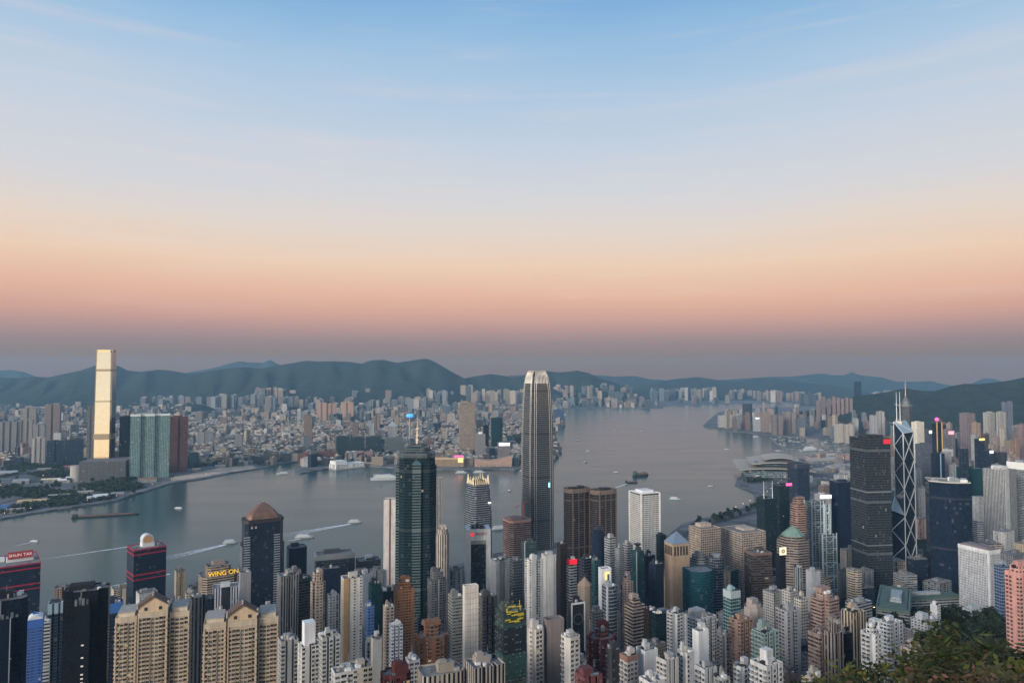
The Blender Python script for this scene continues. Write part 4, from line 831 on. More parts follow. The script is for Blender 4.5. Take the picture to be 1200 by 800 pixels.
def culture_hall():
    c = sea(578, 549); y = c[1]+60; o = empty('concert_hall', ((578-600)/FPX*y, y, 3.6), R_(4)); tag(o, 'windowless tan hall with a swooping roof on the far waterfront', 'concert hall'); FOOT.append((o.location.x, y, 90))
    k = y/FPX; n = 24; top = lambda u: 12*k*(.52+.85*max(0, u-.42)**1.5+.55*max(0, .42-u)**1.4)
    b = MB(); w = 43*k
    for i in range(n):
        u0, u1 = i/n, (i+1)/n; x0, x1 = (u0-.5)*w, (u1-.5)*w; h0, h1 = top(u0)*1.15, top(u1)*1.15
        b.face([(x0, -22, 0), (x1, -22, 0), (x1, -30, h1), (x0, -30, h0)]); b.face([(x0, -30, h0), (x1, -30, h1), (x1, 40, h1*.9), (x0, 40, h0*.9)]); b.face([(x1, 36, 0), (x0, 36, 0), (x0, 40, h0*.9), (x1, 40, h1*.9)])
    for u, s in ((0, 1), (1, -1)):
        h = top(u)*1.15; x = (u-.5)*w; b.face([(x, -22, 0), (x, -30, h), (x, 40, h*.9), (x, 36, 0)][::s])
    b.build('wall', simple('pinkish_tile', 'a5897b', .8, noise=(.05, .1)), o); c = MB(); [c.bar((t*w, -34, 0), (t*w*.98, -30, 12), 1.2) for t in np.linspace(-.45, .45, 12)]; c.build('colonnade', M['tank'], o)
culture_hall()
# ------------------------------------------------------------------ the near city, building by building
# name | left right top (picture) | forward distance | plan ratio turn | facade/glass | paint | extras | label
AT, OT, HB = 'apartment_tower', 'office_tower', 'house_block'
TABLE = '''
A|-6 41 697 600|c .9 36|k/n|1c2130|strip:r:.30:.33:8b8d96|strip2|dark navy glass apartment tower with thin pale vertical ribs, at left edge
A|41 60 722 740|  1.3 30|s/b|2f5aa0|cap:3a66b0:8|bright blue apartment block with a white barrel roof
A|57 68 726 800| 1 30|h/y|b9bcc0||white striped slim block between the blue block and the big dark tower
A|64 84 704 860|n .8 30|c/n|3a4652|cap:8fa3ad:12|dark glass tower with a pale top floor behind the big dark tower
A|81 137 686 600|x .75 24|k/k|1a1d26|strip:r:.40:.43:6a6d74|big black glass tower with a column of small lit stair windows
A|134 151 704 700| 1 30|c/n|2b3a58|cap:3d6fae:9|navy tower with a bright blue top behind the first beige block
A|228 246 697 640|x 1 30|v/k|4b5058||black slim tower with pale ribs between the two beige gabled blocks
O|236 283 672 1134|c .8 34|h/o|a58f78|step:.66:14,|stepped beige office building with a yellow rooftop sign by the harbour
O|254 284 686 930| .7 22|v/n|b4b7bd|strip:r:.34:.66:20242e|white block with a dark central glass strip below the yellow sign
O|233 256 699 880|c .8 30|k/n|39424e||blue black tower just left of the white block with the dark strip
H|222 237 694 1000| 1 30|s/y|aaa398||small pale block peeping over the first beige apartment block
O|284 298 669 1060| .8 30|b/y|8f8e90||plain grey windowless block left below the domed office tower
O|338 363 640 1230|c .9 30|k/n|2a313a||dark tower with a ragged roof right of the domed office tower
O|371 418 648 1345| .45 20|c/n|474b50|cap:7c7f80:9|wide dark office block with a grey parapet on the waterfront
O|419 448 655 1330| .7 25|h/n|4d4a48|box:d0d0cc:.3:7|dark waterfront block with a white hut on its brown roof
O|451 466 584 1290| .8 8|b/y|c9c4be|strip:r:.44:.56:7a4238,bare|thin white tower with a red brown centre line beside the star shaped tower
O|511 519.5 559 1330| 1 20|v/y|a9a7a2|bare|very thin pale tower just right of the star shaped tower
A|512 527 625 1010|o 1 20|v/y|b8a793|step:.8:7|cream slim tower with a rounded top at the right foot of the star shaped tower
O|588 624 608 1320|c .9 25|h/o|8a6a63|cap:a9806f:3,mast:26|pink brown banded office tower under construction with a red crane
O|611 629 634 1110| .8 20|h/t|3c4a50|strip:l:.9:1.0:b9bcbd|small teal banded block with a white side fin before the tallest tower
O|597 612 655 1000| .8 30|c/y|6b7078||grey glass block left of the teal banded block
O|575 600 655 1030| .8 25|b/y|80858a|strip:r:.2:.5:5d636a|grey office block right of the bank in the white frame
A|615 636 654 900|m .8 33|d/k|c6c4bf|strip:r:0:.40:cfcdc8|white apartment tower with black balconies on one side
A|634 651 649 960| 1 20|b/k|bab9b5|strip:r:.2:.8:c4c3bf|plain white windowless tower left of the dark brown slim one
O|652 664 636 1010| 1 25|k/o|3a3330||dark brown slim tower in front of the bronze twin towers
O|663 675 655 980| .9 25|h/k|b9b5b2|cap:d2203c:6|white banded tower with a bright red top
O|677 695 653 900| .8 30|h/n|3d3a42||dark plum banded office block left of the teal one
O|692 703 655 890| .8 30|c/t|33505a||thin teal glass block between dark offices
O|700 715 664 860| .7 18|b/k|d7d9db|bare|white sign tower with a lit golden keyhole panel
O|704 722 684 800|v .8 18|c/n|98a2a8|strip:r:0:.16:b4bcc2|dark glass block in pale side walls under the keyhole sign
O|692 708 624 1160|r 1 0|k/n|2d3542|step:.7:6|dark domed tower before the bronze twin towers
O|707 721 629 1120| 1 33|h/y|a7a9a8||grey slab tower right of the dark domed tower
O|719 730 642 1090| 1 33|s/y|8d8f92||grey plain block right of the grey slab tower
O|728 740 636 1130| 1 33|h/y|a2a1a5||pale violet banded office below the white porthole tower
O|738 753 645 1010| .9 25|c/t|2c4248|strip:r:.0:.1:aab2b4|dark teal tower with a dish on its roof
O|751 766 650 1040| .8 20|k/n|2a2f38||black glass block right of the teal tower with the dish
O|757 777 659 940|c .9 25|k/n|2c3440||slate blue tower left of the tan pyramid roofed tower
O|767 779 626 1240| .9 25|k/e|28323a||dark green tower right behind the white porthole tower
O|776.5 805 635 1060| .8 20|b/o|a98a68|pyr:6e7e90:16|tan tower with loggias under a blue grey pyramid roof
O|805 842 617 1200| .8 22|g/k|b09a83||beige gridded office slab left of its larger twin
O|841 894 620 1235| 1.1 22|g/k|b3a08c||larger beige gridded office slab with a cluttered roof
O|797 836 667 1000|v .9 15|c/t|0f4a5c|bare|teal glass tower with a bowed front
O|806 828 655 1090|r 1 0|h/y|7f858a|step:.8:6|round grey tower with stacked rings behind the teal bowed tower
O|827 845 652 1060|r .9 0|c/n|727b82||grey rounded block right of the round ringed tower
O|869 901 646 1130| .8 12|h/o|4f4644|cap:7a5d52:3|dark banded block with a brown roof before the gridded twins
O|884 908 583 1480| .9 18|c/e|263338|mast:36|dark green office tower with white poles on its roof
O|903 922 568 1620| .9 18|c/e|24343c||dark teal tower with a pink rooftop sign
O|919 948 543 1930|c .9 12|c/n|2f4250|cap:2b2f3a:10|tall dark blue tower with a dark crown near the convention hall
O|932 949 589 1560| .8 12|c/n|35456a||navy block with a violet light strip on its top edge
O|951 971 579 1480| .8 10|v/y|b3b4b8||pale ribbed tower with a white light strip along its roof
O|969 996 564 1520| .9 8|k/n|1d2a44||navy glass tower left of the dark grey square tower
O|906 946 632 1060|o .9 20|h/o|8a7c72|step:.8:6,bare|octagonal brown tower with a green conical roof
O|922 943 590 1180|c .9 14|h/o|a27a66|step:.7:9|pinkish brown stepped tower behind the green cone
O|1117 1150 548 1850| .7 5|k/t|21424f||teal glass tower behind the black curved tower
O|1135 1147 610 1450| .9 5|h/k|c4c4c2||small white ribbed tower right of the black curved tower
O|1148 1187 549 1560| .9 30|v/y|a9a9a8|strip:r:.02:.34:b8b8b6,box:d0d0cc:.5:6|broad grey ribbed twin shaft tower at right
O|1176 1212 541 1640| .9 30|h/y|8f9498|cap:d9d8d4:16|white topped banded tower at right edge
A|1170 1204 668 560|n .8 16|R:w.w/g|dfa397|step:.6:4|salmon pink apartment tower above the trees at right edge
A|1176 1200 661 640| .8 16|s/y|d29d90||second salmon pink tower just behind the first
O|1158 1176 662 900| .8 10|c/b|90a4b4||pale blue glass block left of the salmon pink tower
A|328 353 671 770|m .8 33|v/k|8e8c88||grey slab tower with dark vertical slots
A|350 368 675 800| .9 30|s/k|2f3230|cap:2e4a40:3|dark tower with a green roof beside the grey slotted slab
A|366 385 680 740|x .9 33|s/k|b69d84|step:.7:10|cream and brown tower with a round cluttered roof
O|380 401 664 900| .9 20|k/n|23272f||black office block with a pale roof frame
A|386 400 695 800| .9 30|s/y|98a0a6||small blue grey block right of the cream and brown tower
A|402 427 674 750| .8 25|s/k|c8c2b6|strip:r:.0:.28:a98a62|strip|tall slim cream tower with a brown stripe and a window column
O|422 436 672 960| .9 30|b/y|b0b3b8||plain pale block behind the tall slim cream tower
A|434 449 682 830| .9 30|k/t|26323a||dark teal tower left of the orange brown tower
A|447 465 690 870| .9 30|k/e|1d2a30||black glass tower right behind the blue slim one
A|431 441 708 720| 1 30|s/b|4a6ea8||slim bright blue tower
A|451 464 708 690| 1 30|s/o|b09a82||slim beige tower left of the orange brown tower
A|463 487 686 800| .9 22|s/o|96623c|step:.62:8|orange brown residential tower with a stepped top
A|458 474 730 640|n .9 22|d/b|d4d6da||white block with blue balconies at the foot of the orange brown tower
A|437 450 745 560| .9 25|b/k|bdb6ab||narrow cream block with blank walls
A|431 440 750 590| 1 25|s/k|8a8c90||narrow grey block left of the narrow cream block
O|501 525 676 880|c .9 30|s/k|6c6a6a|step:.7:9,strip:r:.40:.46:b5b2ac|strip3|grey tower with a white ladder frame up its front
A|487 529 740 600|x .8 25|R:w.Bw/o|7e5a46|step:.5:9|brown stepped apartment block with a tall centre
A|526 546 695 690| .9 25|R:LL/g|8e8c86||grey residential slab with ribbon windows left of the white gridded tower
A|543 561 684 670| .5 22|b/y|d6cdc0|bare,strip:r:0:1:d9d0c4|white tiled blank tower wall with a fine grid
A|560 583 696 700|n .9 25|R:.w.w/k|5e5d5e||dark grey apartment tower right of the white tiled wall
A|581 616 712 615| .8 25|R:Bww/e|4c5f52|cap:2c3a38:10|unfinished tower with dark green netting and yellow platforms on top
A|330 354 746 530|n .9 30|R:ww.w/k|9c9b99||grey white apartment block with balconies, left of the roof box
A|353 378 752 500|m 1 30|R:w.w/k|c0bcb4|box:d9d9da:.62:15|pale apartment block carrying a large white roof box
A|376 402 741 540|n 1 30|R:wwBw/g|b1b0ab||pale apartment block right of the roof box
A|392 418 782 420| .9 25|R:wBw/k|c7c4be||white flat roofed block at the bottom edge below the cream tower
A|412 440 776 450| 1 25|R:w.w/k|b5aa98||beige block with a yellowish roof at the bottom edge
A|447 485 784 440|x .9 25|R:wBw/o|5c2f30||dark red apartment block at the bottom edge
A|478 494 770 520| .9 25|R:ww/k|9b989e||grey block right of the dark red block
A|489 546 780 430|c .7 22|v/k|a99c88||beige ribbed block with a blue grey flat roof at the bottom edge
A|545 592 772 430|n .8 25|v/k|a3968a||twin of ribbed beige blocks with brown roofs at the bottom edge
A|616 639 733 500|x 1 30|R:wBw.w/k|bfb6ac||pale apartment tower with balconies left of the grey lift shaft
A|636 660 722 505| .55 20|b/k|7c716c|bare|blank grey brown lift shaft tower
A|655 680 742 480|c 1 30|R:wwB.w/k|c0bab2||pale apartment tower with rounded balconies right of the grey lift shaft
A|676 692 684 810|o .9 20|b/o|8d7c68|pyr:8f7a66:9|slim beige tower with a pyramid cap
O|664 684 704 700| .5 24|b/k|2a2d33|strip:r:0:.07:c9ccd0|dark panel wall outlined in white with a round emblem
A|689 706 714 730| .9 30|s/k|7d7a79||small grey brick block under the keyhole sign
O|724 742 680 880|x .9 30|s/o|9b8078|step:.6:6|pinkish stepped tower behind the beige gridded block
O|730 754 706 790| .9 28|h/o|b19a88|step:.5:6|beige gridded block with a stepped top in the city centre
O|752 768 712 760| .9 25|k/o|302833||dark purple glass tower
O|760 778 716 740| .8 20|k/e|2a3a44||dark teal wedge tower left of the white apartments
A|776 801 715 650|x .9 33|R:wBw/k|c0c0c0||white apartment tower with dark balconies, left of its neighbour
A|799 836 718 680|n .9 33|R:wBw.w/k|b9bab9||wide white apartment block below the teal bowed tower
A|808 827 736 560| .8 25|b/k|dcdcda||white cube like block with small windows
A|834 857 740 620|x .9 28|R:BwB/k|767a7c||dark grey balcony block right of the white cube
A|683 724 742 550|x .8 26|R:wBw/o|5a3034|step:.45:5|maroon apartment tower with a stepped top
A|708 727 758 500| .9 26|R:w.w/k|34373d||black apartment tower right of the maroon tower
A|672 704 786 430|n .9 26|R:wBw/o|6d4244||low maroon block at the bottom edge
A|724 745 765 480| .9 30|R:wBw.w/k|bcb4ae|cap:8d6a5e:3|white block with a reddish top storey at the bottom
A|743 768 757 490| .9 26|b/k|c8c8c8||white blank lift block in the middle of the bottom edge
A|766 792 768 470|n .9 30|R:wBw/k|b4b0ac||white apartment block right of the blank lift block
A|746 776 792 400|m .9 28|R:Bw/k|c8c6c2||small white twin roofed block at the bottom edge, centre
A|788 812 760 480|x .9 30|R:w.Bw/k|bcbab8||white cruciform block beside the low dark roofs
A|810 836 778 430|n .9 28|R:wB/k|aeb0b0||pale grey block with dark roof panels at the bottom edge
A|833 851 790 420| 1 28|R:wBw/k|989a9a||small grey block at the bottom edge, left of the white balcony block
O|844 864 690 820| .9 25|c/t|8fb3b4|cap:a9b6b6:8|small pale teal topped block behind the brick tower
A|850 878 722 600|n .9 30|R:w.w/o|92705e||brown brick apartment tower
A|867 891 708 640|o .9 30|b/o|9d9088|step:.8:3|hexagonal grey lift tower beside the brown brick tower
A|876 908 736 545|n .8 28|R:BB/t|809a98||apartment block with teal balconies
A|904 933 711 640|m .9 25|R:w.ww/k|94969d||grey blue apartment tower with close window columns
A|926 942 699 720| .9 25|s/k|c4baa6||cream slab tower right of the grey blue apartments
A|852 878 778 450|x .9 30|R:wBw/k|c9c9c6||white apartment block with arched balconies at the bottom edge
A|874 912 772 430|n .9 30|R:BwB/k|cbcac8|box:d0cfcb:.4:7|white balcony apartments with a roof box at the bottom edge
A|910 930 786 470| .9 28|R:w.w/o|75615a||low brown block at the bottom edge
A|933 955 788 430| .8 30|b/k|b7ad9a||small cream block beside the trees at the bottom
A|940 982 697 660|x .9 28|R:LL/o|a58274|step:.55:6|pink brown stepped apartment tower with banded floors
A|941 968 738 560|n .9 28|R:LL/o|8c736c||dusky pink apartment tower before the stepped one
A|960 982 738 550|m .9 28|v/k|8f8179|step:.5:7|grey brown tower with vertical slots
A|977 992 740 575| .9 28|k/k|332e32||dark violet slim tower
A|980 1009 713 640|m .8 25|v/k|b7a284||sand coloured tower with a dark slot
A|999 1030 738 520|x .8 30|R:BBw/k|cbcbca|step:.5:6|white terrace apartment tower above the trees
A|1020 1051 725 590|n .7 30|R:wBw.w/k|c6c8cb||white apartment slab with dark window columns above the trees
A|1048 1084 756 540| .9 32|R:w.w/k|c3a7a2||low pink apartment block at the edge of the trees
H|1030 1062 735 700| .9 32|s/k|b5aba2||low pale block with a terracotta terrace
H|1060 1092 722 800| .8 32|s/k|cfcfd0||low white villa with a dark roof
H|1083 1095 707 830| 1 32|s/k|d8d8d6||small white tower house among the trees
H|1021 1062 703 950| .35 60|h/y|a0a6a4|cap:5d7066:3|long low government block with a green roof, left wing
H|1050 1120 699 1040| .25 8|h/y|a3a8a6|cap:5d7066:3|long low government block with a green roof, right wing
H|985 1016 704 900| .6 30|h/y|a5aeb0||low pale stepped block under the dark grey square tower
H|1120 1150 713 940| .6 15|b/k|c9cbd0||low white roofed annex before the white ribbed slab
O|1040 1062 686 1100| .8 12|h/k|84786a||brown podium block lit at its foot under the braced tower
H|890 914 690 820| .9 30|s/y|9d9a95||small grey block among cluttered roofs, left of the cream slab
H|912 930 690 800| .9 30|s/y|a9a49c||small pale block left of the pink brown stepped tower
O|926 936 664 900| .9 15|v/y|8d989c||thin grey ribbed block under the octagonal brown tower
O|940 957 668 980| .9 15|b/y|a9aeb4||plain pale block at the foot of the steel bank
O|905 917 648 960| 1 15|k/k|1f2430||black slim block carrying a lit white emblem
'''
STR3 = {}
def run_table():
    for ln in TABLE.strip().split('\n'):
        p = ln.split('|'); nm = {'A': AT, 'O': OT, 'H': HB}[p[0]]
        i = 1; a, b, c, F = [float(v) for v in p[1].split()]
        q = p[2].split(); kind = q[0] if q[0].isalpha() else ''; ratio, rot = float(q[-2]), float(q[-1])
        label = p[-1]; ex = ','.join(p[5:-1]).strip(','); 
        # strips of one building may be given in two cells; join them
        toks = [t for t in ex.replace(',', ' ').split() if ':' in t or t in ('bare',)]
        cap = tower(nm, a, b, c, F, kind, ratio, rot, p[3].strip(), p[4].strip(), ','.join(toks), label)
        STR3[label] = cap
run_table()

# --- the two beige gabled blocks, nearest at the left: three bays each, the middle one under a pediment
def gabled(px0, pxg0, pxg1, px1, ytop, yside, yapex, F, label):
    k = F/FPX; pm = (px0+px1)/2; phi = math.atan((pm-600)/FPX); th = R_(20)
    xx = (pm-600)/FPX*F; W = (px1-px0)*k*math.cos(phi)*.94; g = ground(xx, F); o = empty(AT, (xx, F, g), th); tag(o, label, 'apartment tower', 'apartment towers of the near city'); FOOT.append((xx, F, W*.5))
    z = lambda py: at(pm, py, F-8)[1]-g
    cen = ((pxg0+pxg1)/2-pm)*k; cw = (pxg1-pxg0)*k*.96; lw = W/2+cen-cw/2; rw = W/2-cen-cw/2; Hs, Hc = z(yside), z(ytop); D = 24; col = hx('b3a08b'); mats = [M['paint'], glazing('g', .012), ACGREY, FAC['s'][2]('g')]
    bays = ((-W/2, -W/2+lw-1.0, Hs, -3.0, 'BwBw'), (cen-cw/2+.6, cen+cw/2-.6, Hc, -6.0, 'wBBw'), (W/2-rw+1.0, W/2, Hs, -3.0, 'BwwB'))
    for x0, x1, h, dy, pt in bays:
        b = MB(); xm = (x0+x1)/2; P = [(x0, dy), (x1, dy), (x1, D), (x0, D)]
        walls(b, P, 0, h-3, 3.0, 3.15, th, (xx, F), pt, int(x0*9)); b.build('wall', mats, o, col)
        c = MB(); Q = [(x0-.3, dy-.4), (x1+.3, dy-.4), (x1+.3, D+.3), (x0-.3, D+.3)]; walls(c, Q, h-3, h, 4, 4); roof_mesh(c, Q, h); c.build('parapet', M['paint'], o, hx('b8a892'))
        c = MB(); walls(c, [(q0*1.0, q1-.02) for q0, q1 in Q], h-3.5, h-3.0, 4, 4); c.build('cornice', M['paint'], o, hx('c6b7a4'))
        for u in (x0+.2, x1-.2):
            c = MB(); c.box(u-.45, dy-.55, 0, u+.45, dy+.5, h-3.6); c.build('pilaster', M['paint'], o, hx('baa892'))
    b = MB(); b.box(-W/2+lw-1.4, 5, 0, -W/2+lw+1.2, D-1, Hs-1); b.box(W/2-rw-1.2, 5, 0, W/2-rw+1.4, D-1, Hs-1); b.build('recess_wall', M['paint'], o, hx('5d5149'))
    for x0, x1, h, dy, pt in (bays[0], bays[2]):
        b = MB(); b.box(x0+1.5, dy+2, h-1.1, x1-1.5, D-6, h+2.6); b.build('penthouse', M['paint'], o, hx('c9bba8')); b = MB(); b.box(x0+1.0, dy+1.5, h+2.6, x1-1.0, D-5.5, h+3.1); b.build('penthouse_roof', M['tank'], o)
    x0, x1, h, dy, _ = bays[1]; ha = (z(yapex)-Hc)*.82; b = MB(); hb = ha*.45
    walls(b, [(x0, dy+1), (x1, dy+1), (x1, dy+11), (x0, dy+11)], h-1, h+hb, 5, hb+1)
    for yy, f in ((dy+1, 1), (dy+11, -1)): b.face([(x0, yy, h+hb), (x1, yy, h+hb), ((x0+x1)/2, yy, h+ha)][::f])
    b.build('pediment', M['paint'], o, hx('c2aa8e'))
    for u in (.25, .75):
        w_ = MB(); X = x0+(x1-x0)*u; w_.box(X-1.1, dy+.8, h+hb*.25, X+1.1, dy+1.05, h+hb*.75); w_.build('window', M['dark'], o)
    r = MB(); xm = (x0+x1)/2; A, B, C_ = (x0-.5, h+hb-.4), (xm, h+ha+.6), (x1+.5, h+hb-.4); ya, yb = dy-.4, dy+12
    for (p, q) in ((A, B), (B, C_)):
        for dz in (0, .9): r.face([(p[0], ya, p[1]+dz), (q[0], ya, q[1]+dz), (q[0], yb, q[1]+dz), (p[0], yb, p[1]+dz)][::(1 if dz else -1)])
        for yy, f in ((ya, 1), (yb, -1)): r.face([(p[0], yy, p[1]), (q[0], yy, q[1]), (q[0], yy, q[1]+.9), (p[0], yy, p[1]+.9)][::f])
    r.build('gable_roof', simple('brown_tiles', '5a4a42', .85, noise=(.5, .25)), o)
    for X, Z in ((xm, h+ha+1.9), (x0-.6, h+hb+.5), (x1+.6, h+hb+.5)):
        f_ = MB(); f_.lathe([(.7, Z-2.5), (.7, Z), (.35, Z+.4), (.9, Z+1.4), (.5, Z+2.2), (0, Z+2.5)], 8, cx=X, cy=dy+.6); f_.build('finial', M['tank'], o)
    for t in range(3):
        w_ = MB(); X = random.Random(t+int(px0)).uniform(-W*.4, W*.4); w_.lathe([(1.3, Hs-1.1), (1.3, Hs+5), (0, Hs+5.2)], 10, cx=X, cy=D-4); w_.build('water_tank', M['tank'], o)
gabled(141, 170, 203, 231, 718, 722, 697, 560, 'beige apartment block under a brown gable, the farther left of two')
gabled(243, 272, 306, 333, 728, 729, 707, 545, 'beige apartment block under a brown gable, right of its twin')

o, w, d, H, P = STR3['octagonal brown tower with a green conical roof']; b = MB(); b.lathe([(w*.34, H+5), (w*.34, H+7), (w*.10, H+17), (0, H+19)], 8); b.build('conical_roof', simple('green_copper', '6f8a7c', .6, noise=(.2, .2)), o)
# --- writing, lit signs and odd tops that belong to buildings of the table
def on(label): return next(v for k, v in STR3.items() if k == label)
def sign_panel(label, u0, u1, z0, z1, mat, name='lit_sign', side='r'):
    o, w, d, H, P = on(label); b = MB()
    if side == 'r': b.box(u0*w, -d/2-1.0, H+z0, u1*w, -d/2-.4, H+z1)
    else: b.box(-w/2-1.0, u0*d, H+z0, -w/2-.4, u1*d, H+z1)
    return b.build(name, mat, o)
L0 = 'stepped beige office building with a yellow rooftop sign by the harbour'
o, w, d, H, P = on(L0)
b = MB(); [b.bar((w*(-.05+.14*i), -d*.42, H-1), (w*(-.05+.14*i), -d*.42, H+7.5), .3) for i in range(5)]; b.build('sign_frame', M['steel'], o)
text('lettering', 'WING ON', 9.6, M['lit_yellow'], o, (w*.09, -d*.46, H+3.5), (math.pi/2, 0, 0), .3)
o, w, d, H, P = on('white sign tower with a lit golden keyhole panel')
b = MB(); b.box(-w*.40, -d/2-1.2, H-22, w*.44, -d/2-.9, H-1.5); b.build('sign_frame', M['white'], o)
b = MB(); b.box(-w*.22, -d/2-1.6, H-21, w*.26, -d/2-1.25, H-16.5); b.box(-w*.20, -d/2-1.6, H-16.5, -w*.02, -d/2-1.25, H-4); b.box(-w*.02, -d/2-1.6, H-5.8, w*.26, -d/2-1.25, H-4); b.build('lit_sign', M['lit_warm'], o)
b = MB(); b.box(w*.07, -d/2-1.5, H-15, w*.18, -d/2-1.25, H-7); b.build('lettering_strip', M['dark'], o)
sign_panel('white banded tower with a bright red top', -.5, .5, -5, 1, M['lit_red'])
sign_panel('dark teal tower with a pink rooftop sign', .2, .8, -1, 5, M['lit_pink'])
sign_panel('navy block with a violet light strip on its top edge', -.5, .5, -6, 0, M['lit_purple'])
sign_panel('pale ribbed tower with a white light strip along its roof', -.5, .5, -7, 0, M['lit_white'])
o, w, d, H, P = on('black slim block carrying a lit white emblem'); b = MB(); b.box(-5, -d/2-1.2, H-1, 5, -d/2-.5, H+9); b.build('lit_sign', simple('cream_sign', 'f0e0c0', .5, emit=.8), o)
b = MB(); [b.face([(2.8*math.cos(2*math.pi*i/18), -d/2-1.35, H+4+2.8*math.sin(2*math.pi*i/18)) for i in range(18)])]; b.build('emblem', simple('emblem_gold', '8c6a30', .5), o); b = MB(); [b.face([(1.7*math.cos(2*math.pi*i/18), -d/2-1.45, H+4+1.7*math.sin(2*math.pi*i/18)) for i in range(18)])]; b.build('emblem_centre', simple('emblem_cream', 'e8d8b8', .5), o)
o, w, d, H, P = on('dark green office tower with white poles on its roof'); b = MB(); [b.bar((u*w, -d*.2, H-1), (u*w, -d*.2, H+34), .8, n=6, r2=.4) for u in (-.36, .34)]; b.build('pole', M['white'], o)
o, w, d, H, P = on('dark panel wall outlined in white with a round emblem'); b = MB(); e = -d/2-.6
for x0, x1, z0, z1 in ((-w/2, -w/2+1, H-46, H), (w/2-1, w/2, H-46, H), (-w/2, w/2, H-1, H+.6)): b.box(x0, e-.4, z0, x1, e+.5, z1)
b.build('white_outline', M['white'], o); b = MB(); n = 28
for i in range(n):
    p, q = 2*math.pi*i/n, 2*math.pi*(i+1)/n; r0, r1 = w*.30, w*.35; cz = H-15
    b.face([(r0*math.cos(p), e, cz+r0*math.sin(p)), (r1*math.cos(p), e, cz+r1*math.sin(p)), (r1*math.cos(q), e, cz+r1*math.sin(q)), (r0*math.cos(q), e, cz+r0*math.sin(q))])
b.build('emblem', simple('emblem_grey', '70757b', .5), o)
b = MB(); b.face([(-w*.08, e, H-40), (w*.10, e, H-40), (w*.05, e, H-26), (-w*.05, e, H-26)]); b.build('emblem_foot', simple('emblem_grey2', '565b61', .5), o)
o, w, d, H, P = on('bright blue apartment block with a white barrel roof'); b = MB(); n = 10
for i in range(n):
    p, q = math.pi*i/n, math.pi*(i+1)/n; A = [(w*.5*math.cos(t), H+w*.26*math.sin(t)) for t in (p, q)]
    b.face([(A[0][0], -d*.5, A[0][1]), (A[0][0], d*.4, A[0][1]), (A[1][0], d*.4, A[1][1]), (A[1][0], -d*.5, A[1][1])][::-1])
for yy, f in ((-d*.5, -1), (d*.4, 1)): b.face([(w*.5*math.cos(math.pi*i/n), yy, H+w*.26*math.sin(math.pi*i/n)) for i in range(n+1)][::f])
b.build('barrel_roof', M['white'], o)
o, w, d, H, P = on('big black glass tower with a column of small lit stair windows'); pr = random.Random(2); b = MB()
for i in range(12, 40):
    z = i*3.6
    if z < H-14 and pr.random() < .75: b.box(-w*.09, -d/2-.12, z, -w*.05, -d/2-.02, z+1.3)
b.build('stair_window', simple('dim_lamp', 'd9d0c8', .5, emit=.35), o)
b = MB(); a = w*.20; b.box(-a, -d/2-9, 0, a*.7, -d/2-.05, H-9); b.build('front_bay', FAC['k'][2]('k'), o, hx('1d1f29'))
b = MB()
for i in range(14, 44):
    z = i*3.3
    if z < H-18 and pr.random() < .8: b.box(-a*.16, -d/2-9.12, z, a*.12, -d/2-9.02, z+1.1)
b.build('stair_window', simple('dim_lamp', 'd9d0c8', .5, emit=.4), o)
pieces('air_handler', M['steel'], o, [(-a+i*a*.4, -d/2-7+i % 2*2, H-9, -a+i*a*.4+1.6, -d/2-4, H-9+pr.uniform(2, 6)) for i in range(4)])
for lab in ('dark navy glass apartment tower with thin pale vertical ribs, at left edge',):
    o, w, d, H, P = on(lab); b = MB(); b.box(-w*.48, -d/2-8, 0, w*.12, -d/2-.05, H-13); b.build('front_bay', FAC['k'][2]('n'), o, hx('20253a'))
    pieces('rib', M['paint'], o, [(u*w-.35, -d/2-8.5, 0, u*w+.35, -d/2-7.9, H-12) for u in (-.36, .06)], hx('aab0ba')); pieces('air_handler', M['steel'], o, [(-w*.4+i*3.2, -d/2-6, H-13, -w*.4+i*3.2+1.8, -d/2-3, H-13+pr.uniform(1, 4)) for i in range(6)])
o, w, d, H, P = on('unfinished tower with dark green netting and yellow platforms on top'); b = MB(); pr = random.Random(8); ym = simple('yellow_scaffold', 'c9b02a', .6)
for i in range(14):
    z = H+pr.uniform(-9, 5); u = pr.uniform(-.45, .2); b.box(u*w, -d/2-1.4, z, u*w+pr.uniform(3, 9), -d/2-.3, z+.7)
for i in range(8): u = pr.uniform(-.45, .45); b.bar((u*w, pr.uniform(-.4, .3)*d, H-1), (u*w, pr.uniform(-.4, .3)*d, H+pr.uniform(3, 8)), .25)
b.build('scaffold', ym, o); b = MB(); walls(b, scl(P, 1.03), H*.60, H-10, 4, 4); b.build('netting', simple('green_netting', '2c4a44', .9, noise=(.3, .3)), o)
b = MB(); walls(b, scl(P, 1.035), H-34, H-12, 4, 4); b.build('netting', simple('dark_netting', '131c24', .9, noise=(.3, .3)), o)
o, w, d, H, P = on('pink brown banded office tower under construction with a red crane'); b = MB(); b.bar((w*.3, 0, H-1), (w*.3, 0, H+24), .8); b.bar((w*.3-20, 0, H+20), (w*.3+9, 0, H+30), .6); b.bar((w*.3, 0, H+24), (w*.3, 0, H-60), .7); b.build('crane', simple('crane_red', 'b0443c', .6), o)
o, w, d, H, P = on('tan tower with loggias under a blue grey pyramid roof'); b = MB()
for side in (0, 1):
    for i in range(5):
        u = -.36+.18*i
        if side == 0: b.box(u*w-1.2, -d/2-.4, H-17, u*w+1.2, -d/2-.02, H-4)
        else: b.box(-w/2-.4, u*d-1.2, H-17, -w/2-.02, u*d+1.2, H-4)
b.build('loggia', M['dark'], o)
